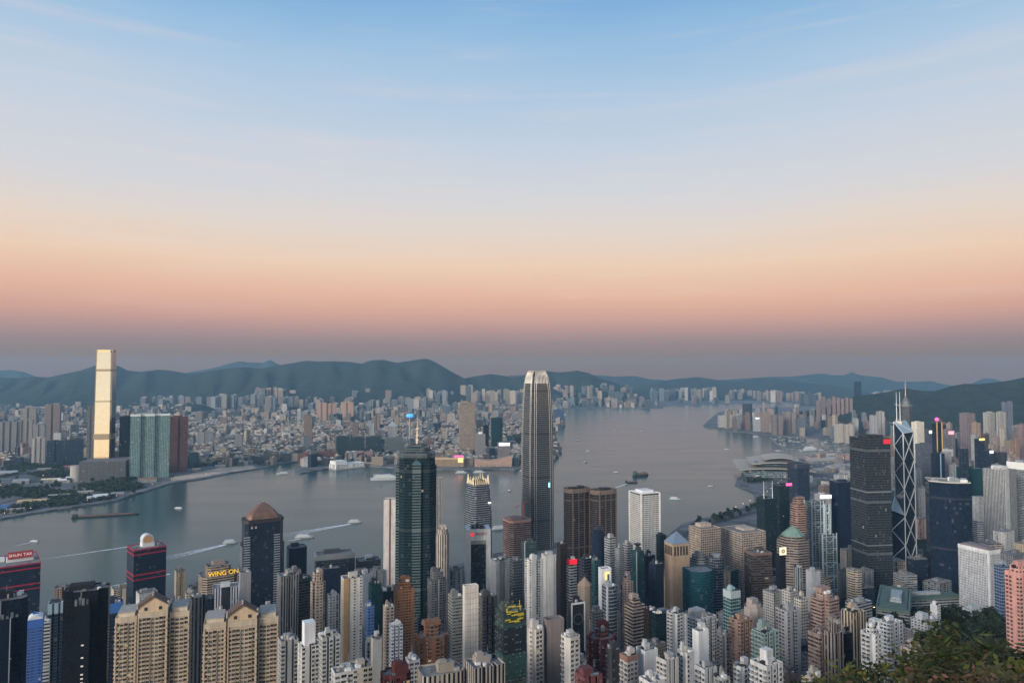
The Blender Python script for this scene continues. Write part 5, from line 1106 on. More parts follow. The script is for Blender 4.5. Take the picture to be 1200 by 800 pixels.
o, w, d, H, P = on('dark teal tower with a dish on its roof'); b = MB(); b.lathe([(0, H+6), (3.4, H+7.2), (5.2, H+9.5), (4.9, H+9.6), (0, H+6.6)], 14); b.bar((0, 0, H-1), (0, 0, H+6), .6); b.build('dish', M['dark'], o)
o, w, d, H, P = on('white tiled blank tower wall with a fine grid'); b = MB()
for i in range(int(H/5)): b.box(-w/2, -d/2-.66, 3+i*5, w/2, -d/2-.62, 3.25+i*5)
for i in range(1, 5): b.box(-w/2+w*i/5-.12, -d/2-.68, 0, -w/2+w*i/5+.12, -d/2-.62, H)
b.build('tile_joint', simple('joint_grey', '8a8278', .8), o)
o, w, d, H, P = on('long low government block with a green roof, right wing'); b = MB(); b.box(-w*.46, -d*.40, H+.2, w*.46, d*.40, H+1.4); b.build('green_roof', simple('roof_green', '55685e', .7, noise=(.1, .2)), o)
o, w, d, H, P = on('long low government block with a green roof, left wing'); b = MB(); b.box(-w*.44, -d*.42, H+.2, w*.44, d*.42, H+1.4); b.build('green_roof', simple('roof_green', '55685e', .7, noise=(.1, .2)), o)
# ------------------------------------------------------------------ across the harbour and along the far shore
KT = '''
A|155 201 485 2690|n .26 25|w/T|93a8a8|cap:c9cfce:7|wide teal glass slab of towers right of the golden skyscraper
A|201 222 488 2860|m .5 25|v/o|75463f||red brown twin slab right of the wide teal slab
A|142 157 488 2790|n .5 25|c/k|3c444d||dark slab between the golden skyscraper and the teal slab
A|104 113 476 2900|m .7 25|d/y|6e6f74||grey brown tower half hidden left of the golden skyscraper
A|0 24 494 3350|n .4 22|s/y|7f8388||grey slab estate block at left edge across the water
A|23 42 492 3380|n .4 22|s/y|8b8784||grey pink slab next to the block at left edge
A|41 56 497 3400|m .5 22|s/y|85898d||third slab of the estate left of the golden skyscraper
A|54 74 474 3900|m .5 20|s/o|7d6b69||tall mauve brown tower behind the slab estate, left
A|26 46 478 3950|m .5 20|s/y|8c8480||pinkish tower behind the first estate slabs, left
A|40 57 513 3050|n .5 24|s/k|b4b1ac||low pale block before the estate slabs, left
O|58 79 516 3020|m .5 24|c/n|33485a||low blue glass block left of the golden skyscraper
O|79 101 515 3000|.5 24|c/n|31465a||wider low blue glass block next to the podium of the golden skyscraper
O|395 411 511 3330|.5 15|c/e|3f5354||dark green waterfront office block, leftmost of the row of dark offices
O|411 428 512 3350|.5 15|c/e|45575a||dark green waterfront office block, second from left of the dark offices
O|429 448 511 3340|.6 15|c/e|3d4f52||dark green waterfront office block right of the pink gateway block
O|451 473 513 3330|.6 12|h/y|5d6b70||grey green banded office block left of the star shaped tower
O|417 436 529 3190|m .5 12|b/o|96716c||pinkish block with a dark gateway on the waterfront
O|357 367 486 3600|.8 12|s/o|7f6656||lone slim brown tower behind the red brick ferry terminal
A|538 557 473 3433|.7 10|h/o|b59f86|step:.8:8|tall beige tower across the water left of the tallest tower
O|575 589 489 3650|.7 8|c/t|2c5a60||teal tower right of the tall beige tower across the water
O|566 573 498 3500|.8 8|c/k|3a4148||slim dark tower between the tall beige tower and the teal one
O|557 569 508 3260|.7 8|v/y|9b9a98|box:dfe0e2:.4:7|grey white tower with a bright lamp on its roof, before the tall beige tower
O|583 598 518 3150|.6 8|h/y|8f8c89||small block carrying a bright white screen, left of the tallest tower
H|505 544 536 3040|.45 6|g/o|b99a6c|cap:c9b08a:4|long golden lit hotel on the far waterfront
A|372 384 472 5500|m .5 10|s/o|c08e6c||orange apartment slab, left of the far orange pair
A|384 395 472.5 5520|m .5 10|s/o|b98a6b||orange apartment slab, right of the far orange pair
A|400 415 471 5450|m .5 10|s/o|c0946c||broad orange apartment slab right of the far orange pair
O|648 661 480 5350|.9 5|c/b|2f4a62||dark blue block on the far shore right of the tallest tower
H|350 372 531 3120|.3 18|g/o|8d4d42||red brick ferry terminal hall, left end
H|372 396 529 3180|.3 18|g/o|7d453d||red brick ferry terminal hall, right end
A|455 466 499 3600|.8 10|s/y|8b9092|pyr:8b9398:26|grey tower under an open pyramid frame left of the star shaped tower
'''
WT = '''
A|1066 1081 494 2350|.7 20|b/y|cbc2ad||cream blank topped block right of the twin masts
O|1090 1102 494 2150|.8 15|k/n|2b3340|strip:r:.0:.14:d8b75f,cap:3a3f48:4|dark tower with yellow edges under a round pink lamp
O|1081 1091 503 2250|.8 15|s/n|39465c||navy block carrying a small white sign right of the twin masts
O|1101 1117 504 2300|.8 15|s/y|7c7681||grey violet block with a pink lit sign
O|1122 1141 484 2500|.7 15|s/o|7a6a72||mauve tower carrying a small white lit sign
A|1136 1147 495 2400|.8 15|s/o|9c8064||tan tower beside the mauve tower
O|1139 1151 514 2120|.8 15|c/n|2f3a4c||dark block with a warm lit edge on its top
A|1150 1164 483 3000|m .6 15|s/y|b8b3a8||pale apartment slab, left of the two below the right hill
A|1165 1177 483 2950|m .6 15|s/y|b2aca2||pale apartment slab, right of the two below the right hill
A|1172 1178.5 471 3500|1 15|s/n|6f7f90||left of the slim dark twin towers below the right hill
A|1178.5 1185 470 3500|1 15|s/n|6b7b8d||right of the slim dark twin towers below the right hill
A|1189 1203 497 2250|.7 15|s/o|85696c||mauve brown tower at right edge below the hill
O|1088 1104 531 1900|.8 10|k/n|2c3a50|strip:r:.44:.56:8fb0c8|navy office block with a pale centre line behind the black curved tower
O|1100 1112 529 1960|.8 10|v/y|a9a9ae||pale ribbed block next to the navy one with a centre line
O|1070 1090 520 2050|.7 10|s/n|4a5568||slate block behind the braced tower
O|1150 1162 528 1900|.8 10|c/n|33455a||blue glass block with a white lamp on top
A|1000 1008.5 447 6600|.8 0|k/n|46525e||lone tall dark tower on the far ridge left of the twin masts
A|974 978.6 465 5200|x .8 5|s/o|a88078||leftmost of the five pink brown estate towers below the lone dark tower
A|979 983.6 466 5200|x .8 5|s/o|a88078||second from left of the five pink brown estate towers below the lone dark tower
A|984 988.6 467 5200|x .8 5|s/o|a88078||middle of the five pink brown estate towers below the lone dark tower
A|989 993.6 465.5 5200|x .8 5|s/o|a88078||second from right of the five pink brown estate towers below the lone dark tower
A|994 998.6 467 5200|x .8 5|s/o|a88078||rightmost of the five pink brown estate towers below the lone dark tower
A|955.0 960.6 469 5350|x .8 5|s/o|8f7470||leftmost of the three dusky brown estate towers left of the pink brown ones
A|961.3 966.9 465 5350|x .8 5|s/o|8f7470||middle of the three dusky brown estate towers left of the pink brown ones
A|967.6 973.2 467 5350|x .8 5|s/o|8f7470||rightmost of the three dusky brown estate towers left of the pink brown ones
O|869 881 473 5000|v .7 0|c/n|56636e||slate tower with a slanted top on the far point
O|840 867 487 5100|.4 0|s/y|bdb8ae||long pale block at the tip of the far point
O|881 890 489 4750|.8 0|s/y|a8adb2||pale blue block with a white lamp, far point
O|890 901 483 4700|.7 0|s/o|9c7d72||brown pink block on the far shore, second from the slate tower
A|902 916 486 4500|m .6 0|s/o|82706b||brown slab on the far shore above the boat shelter
A|917 932 483 4600|m .6 0|s/o|93807a||mauve slab on the far shore above the boat shelter
O|931 943 490 4450|.7 0|s/n|5b6a74||slate block above the boat shelter
A|975 989 497 4000|x .7 0|s/y|c5b9a4||cream apartment block, left of two before the boat shelter
A|988 1000 497 3950|x .7 0|s/y|bdb2a0||cream apartment block, right of two before the boat shelter
O|1017 1026 487 3700|.8 0|s/y|a9a8b0||pale violet block left of the braced tower
O|1025 1035 482 3900|m .7 0|s/y|b3aea8||pale tower just left of the twin masts
'''
def run_far(tab, group, nameshore):
    for ln in tab.strip().split('\n'):
        p = ln.split('|'); nm = {'A': AT, 'O': OT, 'H': HB}[p[0]]; a, b, c, F = [float(v) for v in p[1].split()]
        q = p[2].split(); kind = q[0] if q[0].isalpha() else ''
        STR3[p[-1]] = tower(nm, a, b, c, F, kind, float(q[-2]), float(q[-1]), p[3], p[4], ','.join(x for x in p[5:-1] if x), p[-1], group, nclut=1)
run_far(KT, 'buildings on the far side of the harbour', 'k'); run_far(WT, 'buildings along the curving right shore', 'w')
sign_panel('small block carrying a bright white screen, left of the tallest tower', -.45, .45, -14, -2, M['lit_white'])
sign_panel('long golden lit hotel on the far waterfront', .32, .47, -18, 0, M['lit_warm'])
o, w, d, H, P = on('long golden lit hotel on the far waterfront'); b = MB(); b.box(w*.2, -d*.2, H+1, w*.48, -d*.1, H+8); b.build('lit_sign', M['lit_pink'], o)
sign_panel('navy block carrying a small white sign right of the twin masts', -.3, .3, -12, -3, M['lit_white'])
sign_panel('grey violet block with a pink lit sign', -.4, .3, -12, -2, simple('sign_rose', 'ff9aa8', .5, emit=1.4))
sign_panel('mauve tower carrying a small white lit sign', .1, .4, -45, -36, M['lit_white'])
sign_panel('dark block with a warm lit edge on its top', -.5, .5, -4, 2, M['lit_warm'])
sign_panel('pale blue block with a white lamp, far point', -.3, .3, -8, 0, M['lit_white'])
sign_panel('blue glass block with a white lamp on top', -.3, .3, -6, 1, M['lit_white'])
o, w, d, H, P = on('dark tower with yellow edges under a round pink lamp'); b = MB(); b.lathe([(0, H+1), (4.5, H+3), (5.5, H+7), (4.5, H+11), (0, H+13)], 14); b.build('lamp', M['lit_pink'], o); b = MB(); b.box(w*.36, -d/2-.7, 0, w*.5, -d/2-.1, H); b.build('wall_strip', M['paint'], o, hx('d8b75f'))
o, w, d, H, P = on('pinkish block with a dark gateway on the waterfront'); b = MB(); b.box(-w*.22, -d/2-.5, 0, w*.24, -d/2-.1, H*.72); b.build('gateway', M['dark'], o)
def triangle_tower():
    F = 2425; o, (x, y, g) = root_at('skyscraper', 1060, F, 0, 'grey tower with a pyramid top and a needle mast behind the braced tower', 'skyscraper', base=5, r=35)
    k = F/FPX; H = zat(1060, 476, F-20)-g; s = 13.5*k/2*.9; P = [(-s, -s*.62), (s*.0, -s*1.1), (s, -s*.62), (s, s*.5), (0, s), (-s, s*.5)]
    b = MB(); walls(b, P, 0, H, 3, 4); b.build('wall', facade(.7, .6, 'o', .003, .15, .2), o, hx('4d5458'))
    b = MB(); solid(b, [(H, scl(P, 1)), (H+6, scl(P, .95)), (H+7, scl(P, .68)), (H+16, scl(P, .6)), (H+34, scl(P, .08))]); b.build('crown', simple('crown_stone', '5b6062', .5), o)
    m = MB(); top = zat(1060, 446, F)-g; m.bar((0, 0, H+30), (0, 0, top), 1.6, n=6, r2=.5); m.build('mast', simple('pinkish_mast', 'c9a9a4', .5), o)
triangle_tower()
def lamp_mast():
    F = 3400; o, _ = root_at('signal_mast', 480.5, F, 0, 'slim mast with a blue lit drum behind the star shaped tower', 'mast', base=3.6, r=8); H = zat(480, 489, F)-3.6
    b = MB(); b.bar((0, 0, 0), (0, 0, H), 4, n=8, r2=2.5); b.build('shaft', M['tank'], o); b = MB(); b.lathe([(0, H), (14, H+2), (18, H+8), (14, H+16), (0, H+18)], 16); b.build('lamp_drum', M['lit_blue'], o); b = MB(); b.bar((0, 0, H+16), (0, 0, H+40), .8); b.build('aerial', M['steel'], o)
lamp_mast()
def ocean_terminal():
    a = sea(390, 550); c = sea(424, 546.5); L = math.hypot(c[0]-a[0], c[1]-a[1]); an = math.atan2(c[1]-a[1], c[0]-a[0]); o = empty('ferry_terminal', ((a[0]+c[0])/2, (a[1]+c[1])/2, 0), an); tag(o, 'long white pier terminal jutting into the harbour', 'pier'); FOOT.append((o.location.x, o.location.y, 80))
    b = MB(); b.box(-L*.52, -30, -2, L*.52, 45, 4); b.build('pier_deck', M['tank'], o); b = MB(); Q = [(-L*.48, -22), (L*.5, -22), (L*.5, 36), (-L*.48, 36)]; walls(b, Q, 4, 20, 7, 5.3); roof_mesh(b, Q, 20, m=1); b.build('hall', [facade(.8, .45, 'y', .03), M['white']], o, hx('d8d8d6'))
    b = MB(); b.box(-L*.48, -18, 19, -L*.1, 30, 34); b.build('upper_hall', M['white'], o)
ocean_terminal()

# --- generated blocks: every one still a thing; labels are written afterwards from what stands around it
GEN = []
def quick_block(b, w, d, h, pr, flat_=0.8, z0=0.0, bay=3.6, fh=3.2, k=None, off=(0, 0), rot=0.0, m=(0, 1)):
    P = plan(k or '_', w, d); c, s = math.cos(rot), math.sin(rot); P = [(x*c-y*s+off[0], x*s+y*c+off[1]) for x, y in P]
    walls(b, P, z0, z0+h, bay, fh); i = len(b.m); 
    if m[0]: b.m[-sum(1 for _ in P):] = [m[0]]*len(P)
    b.face([(*p, z0+h) for p in P], m[1])
    if pr.random() < flat_:
        u, v = pr.uniform(-.2, .2)*w, pr.uniform(-.2, .2)*d; q = pr.uniform(.12, .22); b.box(u-w*q+off[0], v-d*q+off[1], z0+h, u+w*q+off[0], v+d*q+off[1], z0+h+pr.uniform(3, 7), m[1])
PAL = [('pale beige', ('c6b9a6', 'bdb09c', 'cdc1ae')), ('grey', ('94979a', '868a8e', '9b9c9d')), ('white', ('cfcecb', 'c6c6c4')), ('pinkish', ('b79c93', 'ad938c')), ('brown', ('806a5d', '8d7363')), ('blue grey', ('75828d', '687580')), ('dark glass', ('3b4650', '2f3c48')), ('sand coloured', ('b3a083', 'ab9a80'))]
def gen(n, region, sizes, name, cat, group, weights, seed, kinds, rots, dens=1.0, tries=40, fac_far=True):
    pr = random.Random(seed); made = 0
    for _ in range(n*tries):
        if made >= n: break
        px, F = region(pr); x, y = (px-600)/FPX*F, F; w, d, h = sizes(pr, px, F); r = .5*max(w, d)*dens
        if not free(x, y, r): continue
        kow = inside(KOWLOON, x, y) and inside(KOWLOON, x, y-40) and inside(KOWLOON, x+30, y-15) and inside(KOWLOON, x-30, y-15); hk = (inside(SHORE, x, y) and inside(SHORE, x-35, y+35) and inside(SHORE, x+20, y+40))
        if not (kow or hk): continue
        g = 3.6 if kow else ground(x, y)
        if callable(h): h = h(g)
        if h < 9: continue
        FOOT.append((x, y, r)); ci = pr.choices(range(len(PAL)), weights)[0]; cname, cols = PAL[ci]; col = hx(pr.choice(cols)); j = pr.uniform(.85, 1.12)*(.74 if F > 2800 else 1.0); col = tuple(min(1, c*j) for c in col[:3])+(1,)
        fk = pr.choice(('c/n', 'k/n', 'c/t', 'c/y')) if cname == 'dark glass' else pr.choice(('s/k', 's/y', 's/k', 'd/k', 'h/y', 's/o'))
        bay, fh, mk = FAC[fk[0]]; b = MB(); k = pr.choice(kinds); quick_block(b, w, d, h, pr, bay=bay, fh=fh, k=k)
        if F < 1300:                     # rooftop clutter one can see
            for _ in range(pr.randint(3, 7)):
                u, v = pr.uniform(-.36, .36)*w, pr.uniform(-.36, .36)*d; s = pr.uniform(.7, 2.2); b.box(u-s, v-s*.7, h, u+s, v+s*.7, h+pr.uniform(.8, 3.0), 1)
            for q0, q1 in zip(plan(k or '_', w, d), plan(k or '_', w, d)[1:]+plan(k or '_', w, d)[:1]): b.face([(*q0, h), (*q1, h), (*q1, h+1.1), (*q0, h+1.1)], 1); b.face([(*q1, h), (*q0, h), (*q0, h+1.1), (*q1, h+1.1)], 1) if 0 else None
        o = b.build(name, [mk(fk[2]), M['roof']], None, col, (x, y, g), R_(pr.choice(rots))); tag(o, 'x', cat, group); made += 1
        GEN.append([o, cname, 'tower' if h > 1.9*max(w, d) else 'slab' if max(w, d) > 1.8*min(w, d) else 'block', px, F, h])
    return made
W_ = [5, 5, 4, 3, 2, 3, 1.2, 2]
# front districts across the harbour
def regA(pr): return pr.uniform(-8, 640), 3000+900*pr.random()**1.2
def szA(pr, px, F):
    w = pr.uniform(18, 42); return w, pr.uniform(14, 26), (pr.uniform(18, 55) if pr.random() < .92 else pr.uniform(65, 95))
nA = gen(135, regA, szA, 'city_block', 'city block', 'blocks of the front districts across the harbour', [3, 6, 3, 3, 3, 5, 2.5, 2], 11, ('', '', 'm'), (10, 12, 15, 60), .8)
def regB(pr): return pr.uniform(-8, 660), pr.uniform(3900, 5600)
def szB(pr, px, F):
    w = pr.uniform(22, 50); return w, pr.uniform(16, 28), (pr.uniform(28, 65) if pr.random() < .86 else pr.uniform(80, 112))
nB = gen(140, regB, szB, 'city_block', 'city block', 'blocks of the middle districts across the harbour', W_, 12, ('', 'm', 'x'), (0, 10, 20, 55), .8)
# along the right shore
def regW(pr): return pr.uniform(1034, 1215), pr.uniform(1700, 3600)
def szW(pr, px, F):
    w = pr.uniform(14, 26); return w, pr.uniform(13, 20), (pr.uniform(80, 150) if pr.random() < .75 else pr.uniform(150, 205)) if F < 2700 else pr.uniform(85, 165)
nW = gen(165, regW, szW, 'tower_block', 'tower block', 'tower blocks below the right hill', [5, 6, 3, 4, 2.5, 5, 2.5, 2], 13, ('', 'x', 'm'), (8, 15, 30), .85)
def regN(pr): return pr.uniform(846, 1052), pr.uniform(3700, 6400)
def szN(pr, px, F):
    w = pr.uniform(18, 36); return w, pr.uniform(15, 26), (pr.uniform(45, 95) if pr.random() < .7 else pr.uniform(95, 135))
nN = gen(135, regN, szN, 'tower_block', 'tower block', 'tower blocks on the far point', [6, 4, 3, 6, 3, 3, .8, 4], 14, ('', 'x', 'm'), (0, 10, 25), .8)
# between the hand built towers of the near city: keep the roofs under the sight line of what stands behind
def regC(pr):
    F = pr.uniform(520, 1330); return pr.uniform(-20 if F > 900 else 100, 1010), F
def szC(pr, px, F):
    w = pr.uniform(13, 25); lim = HC-F*(.40 if F < 640 else .375 if F < 800 else .335 if F < 1000 else .275)
    return w, pr.uniform(14, 22), (lambda g: min(lim-g, pr.uniform(28, 95)))
nC = gen(228, regC, szC, 'house_block', 'building', 'low blocks between the towers', [5, 6, 5, 3, 3, 2, 3, 3], 15, ('', '', 'm', 'x', 'n'), (25, 33, 33, 40), .86)
def regD(pr): return pr.uniform(985, 1205), pr.uniform(1050, 1900)
def szD(pr, px, F):
    return pr.uniform(20, 40), pr.uniform(18, 26), (lambda g: min(HC-F*(.245 if F < 1350 else .17)-g, pr.uniform(15, 60)))
nD = gen(34, regD, szD, 'house_block', 'building', 'low blocks between the towers', [4, 5, 4, 2, 2, 4, 4, 1], 16, ('', '', 'm'), (8, 12, 30), .9)
def regE(pr): return pr.uniform(915, 1048), pr.uniform(2150, 3350)
def szE(pr, px, F):
    return pr.uniform(26, 70), pr.uniform(18, 30), pr.uniform(12, 34)
nE = gen(38, regE, szE, 'house_block', 'building', 'low blocks behind the convention hall', [4, 5, 3, 3, 3, 4, 2, 3], 18, ('', '', 'm'), (8, 14, 30), .8)
print('generated', nA, nB, nW, nN, nC, nD)

# --- beyond some five kilometres the city reads as one mass
def far_city():
    pr = random.Random(21); cols = ['c2b19a', 'ac9f90', '8d9194', 'cac2b4', 'b0937f', '6f7980', '54605f', '94867a']; sets = [MB() for _ in cols]; n = 0; taken = []
    clusters = [(165, 300, 462, 7600, 40), (300, 345, 452, 7900, 26), (250, 345, 460, 7300, 40), (345, 420, 463, 7500, 26), (405, 432, 453, 8000, 9), (455, 480, 453, 8100, 9), (498, 510, 452, 8000, 5), (510, 532, 455, 7800, 9), (430, 520, 463, 7300, 26), (535, 555, 449, 8200, 6),
                (550, 612, 454, 7900, 22), (650, 700, 449, 9000, 24), (684, 722, 447, 9300, 16), (655, 740, 455, 8900, 34), (728, 742, 449, 9600, 6), (763, 798, 453, 9900, 22), (798, 818, 451, 9900, 9), (818, 840, 452, 9700, 12), (853, 885, 454, 10200, 18), (885, 940, 455, 9600, 34), (940, 960, 458, 9000, 10), (1020, 1045, 455, 9500, 8)]
    for a, b_, top, F, k in clusters:
        c = pr.randrange(len(cols))
        for _ in range(k):
            px = pr.uniform(a, b_); f = F+pr.uniform(-450, 450); x = (px-600)/FPX*f; z = at(px, top+1.5+pr.uniform(0, 5), f)[1]
            ci = c if pr.random() < .6 else pr.randrange(len(cols)); quick_block(sets[ci], pr.uniform(30, 66), pr.uniform(22, 32), z-2, pr, .6, 2, off=(x, f), rot=pr.uniform(-.4, .4)); n += 1
    for _ in range(3800):                # small blocks fill the ground between the larger ones
        px = pr.uniform(-30, 660); f = pr.uniform(3020, 5400)**1.0; x = (px-600)/FPX*f
        if not (inside(KOWLOON, x, f-25) and inside(KOWLOON, x-20, f-20)) or (px < 230 and f < 3900 and pr.random() < .8) or not free(x, f, 9): continue
        q = pr.uniform(14, 52); quick_block(sets[pr.randrange(len(cols))], q, pr.uniform(11, 18), pr.uniform(12, 38), pr, .9, 3.6, off=(x, f), rot=pr.choice((.1, .2, .25, 1.0))+pr.uniform(-.06, .06)); n += 1; FOOT.append((x, f, 9)) if 0 else None
    for _ in range(2300):
        px = pr.uniform(-30, 760) if pr.random() < .86 else pr.uniform(760, 1060); f = pr.uniform(5300, 8900); x = (px-600)/FPX*f
        if not (inside(KOWLOON, x, f) and inside(KOWLOON, x, f-90)): continue
        h = pr.uniform(20, 55) if pr.random() < .8 else pr.uniform(55, 95)
        if f > 7400: h += (f-7400)*.022
        quick_block(sets[pr.randrange(len(cols))], pr.uniform(24, 60), pr.uniform(20, 40), h, pr, .5, 3.6, off=(x, f), rot=pr.uniform(-.5, .5)); n += 1
    v = MB()
    for i, s in enumerate(sets):
        k0 = len(v.v); v.v += s.v; v.f += [tuple(q+k0 for q in f) for f in s.f]; v.uv += s.uv; v.m += [2*i+(1 if q else 0) for q in s.m]
    def solidmat(c):
        t = NT('far_wall'); col = hx(c); uv = t.n('ShaderNodeUVMap'); s = t.n('ShaderNodeSeparateXYZ'); t.L.new(uv.outputs[0], s.inputs[0])
        fu, fv = t.m('FRACT', s.outputs[0]), t.m('FRACT', s.outputs[1]); mk = t.m('MULTIPLY', t.m('LESS_THAN', t.m('ABSOLUTE', t.m('SUBTRACT', fu, .5)), .3), t.m('LESS_THAN', t.m('ABSOLUTE', t.m('SUBTRACT', fv, .5)), .24))
        ge = t.n('ShaderNodeNewGeometry'); rv = t.rng(ge.outputs['Random Per Island'], 0, 1, .26, .88); cc = t.n('ShaderNodeCombineXYZ'); [t.L.new(rv, cc.inputs[i]) for i in range(3)]
        t.L.new(t.mix(mk, t.mix(1.0, col, cc.outputs[0], 'MULTIPLY'), (.04, .045, .05, 1)), t.b.inputs['Base Color']); t.b.inputs['Roughness'].default_value = .8; return t.mat
    ms = []
    for c in cols: ms += [solidmat(c), M['tank']]
    o = v.build('distant_city', ms); tag(o, 'mass of small pale blocks below the far hills', 'distant city', kind='stuff'); print('far blocks', n)
far_city()
# ------------------------------------------------------------------ shore details: sandy site, sheds, roads, trees
def strip_road(name, pts, w, z, mat):
    b = MB()
    for (p, q) in zip(pts, pts[1:]):
        d = Vector((q[0]-p[0], q[1]-p[1])).normalized(); nx, ny = -d.y*w/2, d.x*w/2; b.face([(p[0]-nx, p[1]-ny, z), (q[0]-nx, q[1]-ny, z), (q[0]+nx, q[1]+ny, z), (p[0]+nx, p[1]+ny, z)])
    o = b.build(name, mat); tag(o, kind='structure'); return o
ASPH = simple('asphalt', (.05, .05, .052, 1), .9, noise=(.02, .2)); 
PAVE = simple('promenade', (.22, .21, .2, 1), .9, noise=(.03, .2))
def sheet(name, pix, z, mat):
    b = MB(); b.face([(x, y, z) for x, y in ccw([sea(*p, z=z) for p in pix])]); o = b.build(name, mat); tag(o, kind='structure')
sheet('sandy_ground', [(201, 563), (240, 559), (272, 552.5), (300, 548.5), (296, 545), (262, 547), (240, 551), (205, 556)], 3.8, simple('sand', (.50, .375, .28, 1), .95, noise=(.03, .3)))
sheet('sandy_ground', [(30, 590), (80, 585), (120, 575), (112, 568), (60, 572), (20, 580)], 3.75, simple('bare_earth', (.17, .145, .13, 1), .95, noise=(.02, .35)))
K_ = [sea(*p) for p in ((2, 607.5), (33, 601.5), (100, 591.5), (134, 586.3), (152, 579.6), (199, 565.6), (240, 559.8), (272, 552.8))]
strip_road('promenade', K_, 16, 3.95, PAVE)
strip_road('road', [sea(*p, z=3.6) for p in ((0, 590), (40, 580), (90, 571), (140, 569), (190, 560), (250, 549), (330, 538))], 18, 3.85, ASPH)
strip_road('road', [sea(*p, z=3.6) for p in ((0, 572), (50, 560), (100, 548), (130, 542))], 22, 3.85, ASPH)
strip_road('promenade', [sea(*p) for p in ((470, 548.2), (510, 549.7), (540, 550.2), (603, 550.2))], 14, 3.95, PAVE)
strip_road('promenade', [(450, 1885), (593, 2024), (742, 2184)], 14, 4.15, PAVE)
strip_road('road', [(-760, 1150), (-400, 1270), (-190, 1365), (0, 1500), (300, 1560), (480, 1850), (760, 2100)], 20, 4.05, ASPH)
strip_road('road', [(560, 1130), (640, 1080), (800, 1150), (980, 1300), (1250, 1500)], 18, 34.2 if 0 else 3.98, ASPH)
SHEDS = [(38, 590, 75, 22, 'b9a07c', 'long beige roofed shed near the left shore'), (118, 584, 40, 26, 'd3d3d3', 'white tent hall by the shore left of the podium'), (108, 586, 26, 20, 'c9ccd0', 'small white tent beside the larger white tent hall'), (60, 564, 60, 14, 'd8c9ae', 'long pale roofed depot, upper left shore'), (75, 565, 40, 20, 'd9d9d6', 'white roofed depot shed right of the long pale depot'), (84, 562, 34, 16, 'dadada', 'smaller white depot shed below the golden skyscraper'),
         (4, 598, 30, 30, '3c6a9c', 'blue roofed shed at left edge by the water'), (20, 600, 36, 16, '8c8a88', 'low grey shed on the left waterfront'), (70, 583, 60, 14, '8f8d8a', 'grey long shed inland of the left promenade'), (100, 579, 44, 14, '9a948c', 'beige grey shed left of the white tent hall'), (138, 581, 36, 20, '80868c', 'grey shed on the shore below the podium'), (25, 566, 50, 30, '8b9096', 'flat grey warehouse at left behind the road'),
         (10, 556, 60, 30, '9aa0a6', 'flat pale warehouse at left edge'), (52, 552, 46, 26, '7c7a78', 'brown grey warehouse left of the golden skyscraper'), (82, 549, 50, 20, 'a0625c', 'low red roofed hall left of the podium'), (230, 552, 30, 16, 'a89a8a', 'site hut on the sandy shore'), (258, 548, 40, 18, '9a9a98', 'grey site shed above the sandy shore'), (173, 564, 60, 26, '806a58', 'low brown hall at the foot of the teal slab'), (290, 543, 44, 22, '7b8288', 'grey shed right of the sandy shore'), (318, 540, 50, 20, 'b0b0ae', 'pale hall by the inlet'), (492, 547, 40, 12, 'cfc8ba', 'cream pier house left of the golden hotel'), (962, 541, 150, 60, 'a39d92', 'long pale exhibition hall right of the convention hall'), (985, 549, 120, 50, '9a938a', 'flat pale hall left of the dark grey square tower'), (962, 553, 90, 40, '8d8b88', 'grey hall between the dark crowned tower and the dark grey square tower'), (975, 535, 70, 30, 'b5aea4', 'low pale block by the boat shelter shore'), (940, 549, 60, 30, '8a8c90', 'grey roofed hall beside the dark crowned tower'), (432, 545, 70, 14, 'b8a98c', 'long lit pier shed under the dark waterfront offices')]
def gable_shed(px, py, L, D, col, label, h=9):
    x, y = sea(px, py, 3.6); o = empty('shed', (x, y, 3.6), R_(22)); tag(o, label, 'shed', 'sheds and halls on the far shore'); b = MB()
    walls(b, [(-L/2, -D/2), (L/2, -D/2), (L/2, D/2), (-L/2, D/2)], 0, h, 5, 9); 
    for s in (-1, 1): b.face([(s*L/2, -D/2, h), (s*L/2, D/2, h), (s*L/2, 0, h+D*.2)][::s])
    b.build('wall', facade(.6, .3, 'y', .02), o, hx('8c8a86')); r = MB(); e = 1.0
    for s in (-1, 1):
        A = [(-L/2-e, s*(D/2+e), h-.2), (L/2+e, s*(D/2+e), h-.2), (L/2+e, 0, h+D*.2+.2), (-L/2-e, 0, h+D*.2+.2)]; r.face(A[::-s] if s > 0 else A); r.face([(p[0], p[1], p[2]+.5) for p in A][::1])
    r.build('roof', simple('shed_roof', col, .7, noise=(.08, .15)), o)
for s in SHEDS: gable_shed(*s)

# --- street lamps along the roads: lit at dusk
LAMP = simple('lamp_glow', 'ffc890', .5, emit=9.0); lamp0 = []
def lamp(x, y, z, h, lab, grp):
    if not lamp0:
        o = empty('street_lamp', (x, y, z)); b = MB(); b.bar((0, 0, 0), (0, 0, 1), .012, n=5); b.bar((0, 0, .985), (.16, 0, 1.0), .008); b.build('pole', M['steel'], o); b = MB(); b.box(.08, -.05, .955, .20, .05, .985, bottom=True); b.build('lamp_head', LAMP, o); lamp0.append(o)
    else:
        o = lamp0[0].copy(); COL.link(o)
        for ch in lamp0[0].children: c = ch.copy(); COL.link(c); c.parent = o
    o.location = (x, y, z); o.scale = (h, h, h); tag(o, lab, 'street lamp', grp)
def along(pts, step):
    out = []
    for p, q in zip(pts, pts[1:]):
        L = math.hypot(q[0]-p[0], q[1]-p[1]); n = max(1, int(L/step)); out += [(p[0]+(q[0]-p[0])*i/n, p[1]+(q[1]-p[1])*i/n) for i in range(n)]
    return out
for x, y in along(K_, 95): lamp(x, y+8, 3.6, 11, 'lit street lamp on the promenade of the left far shore', 'lamps on the left far promenade')
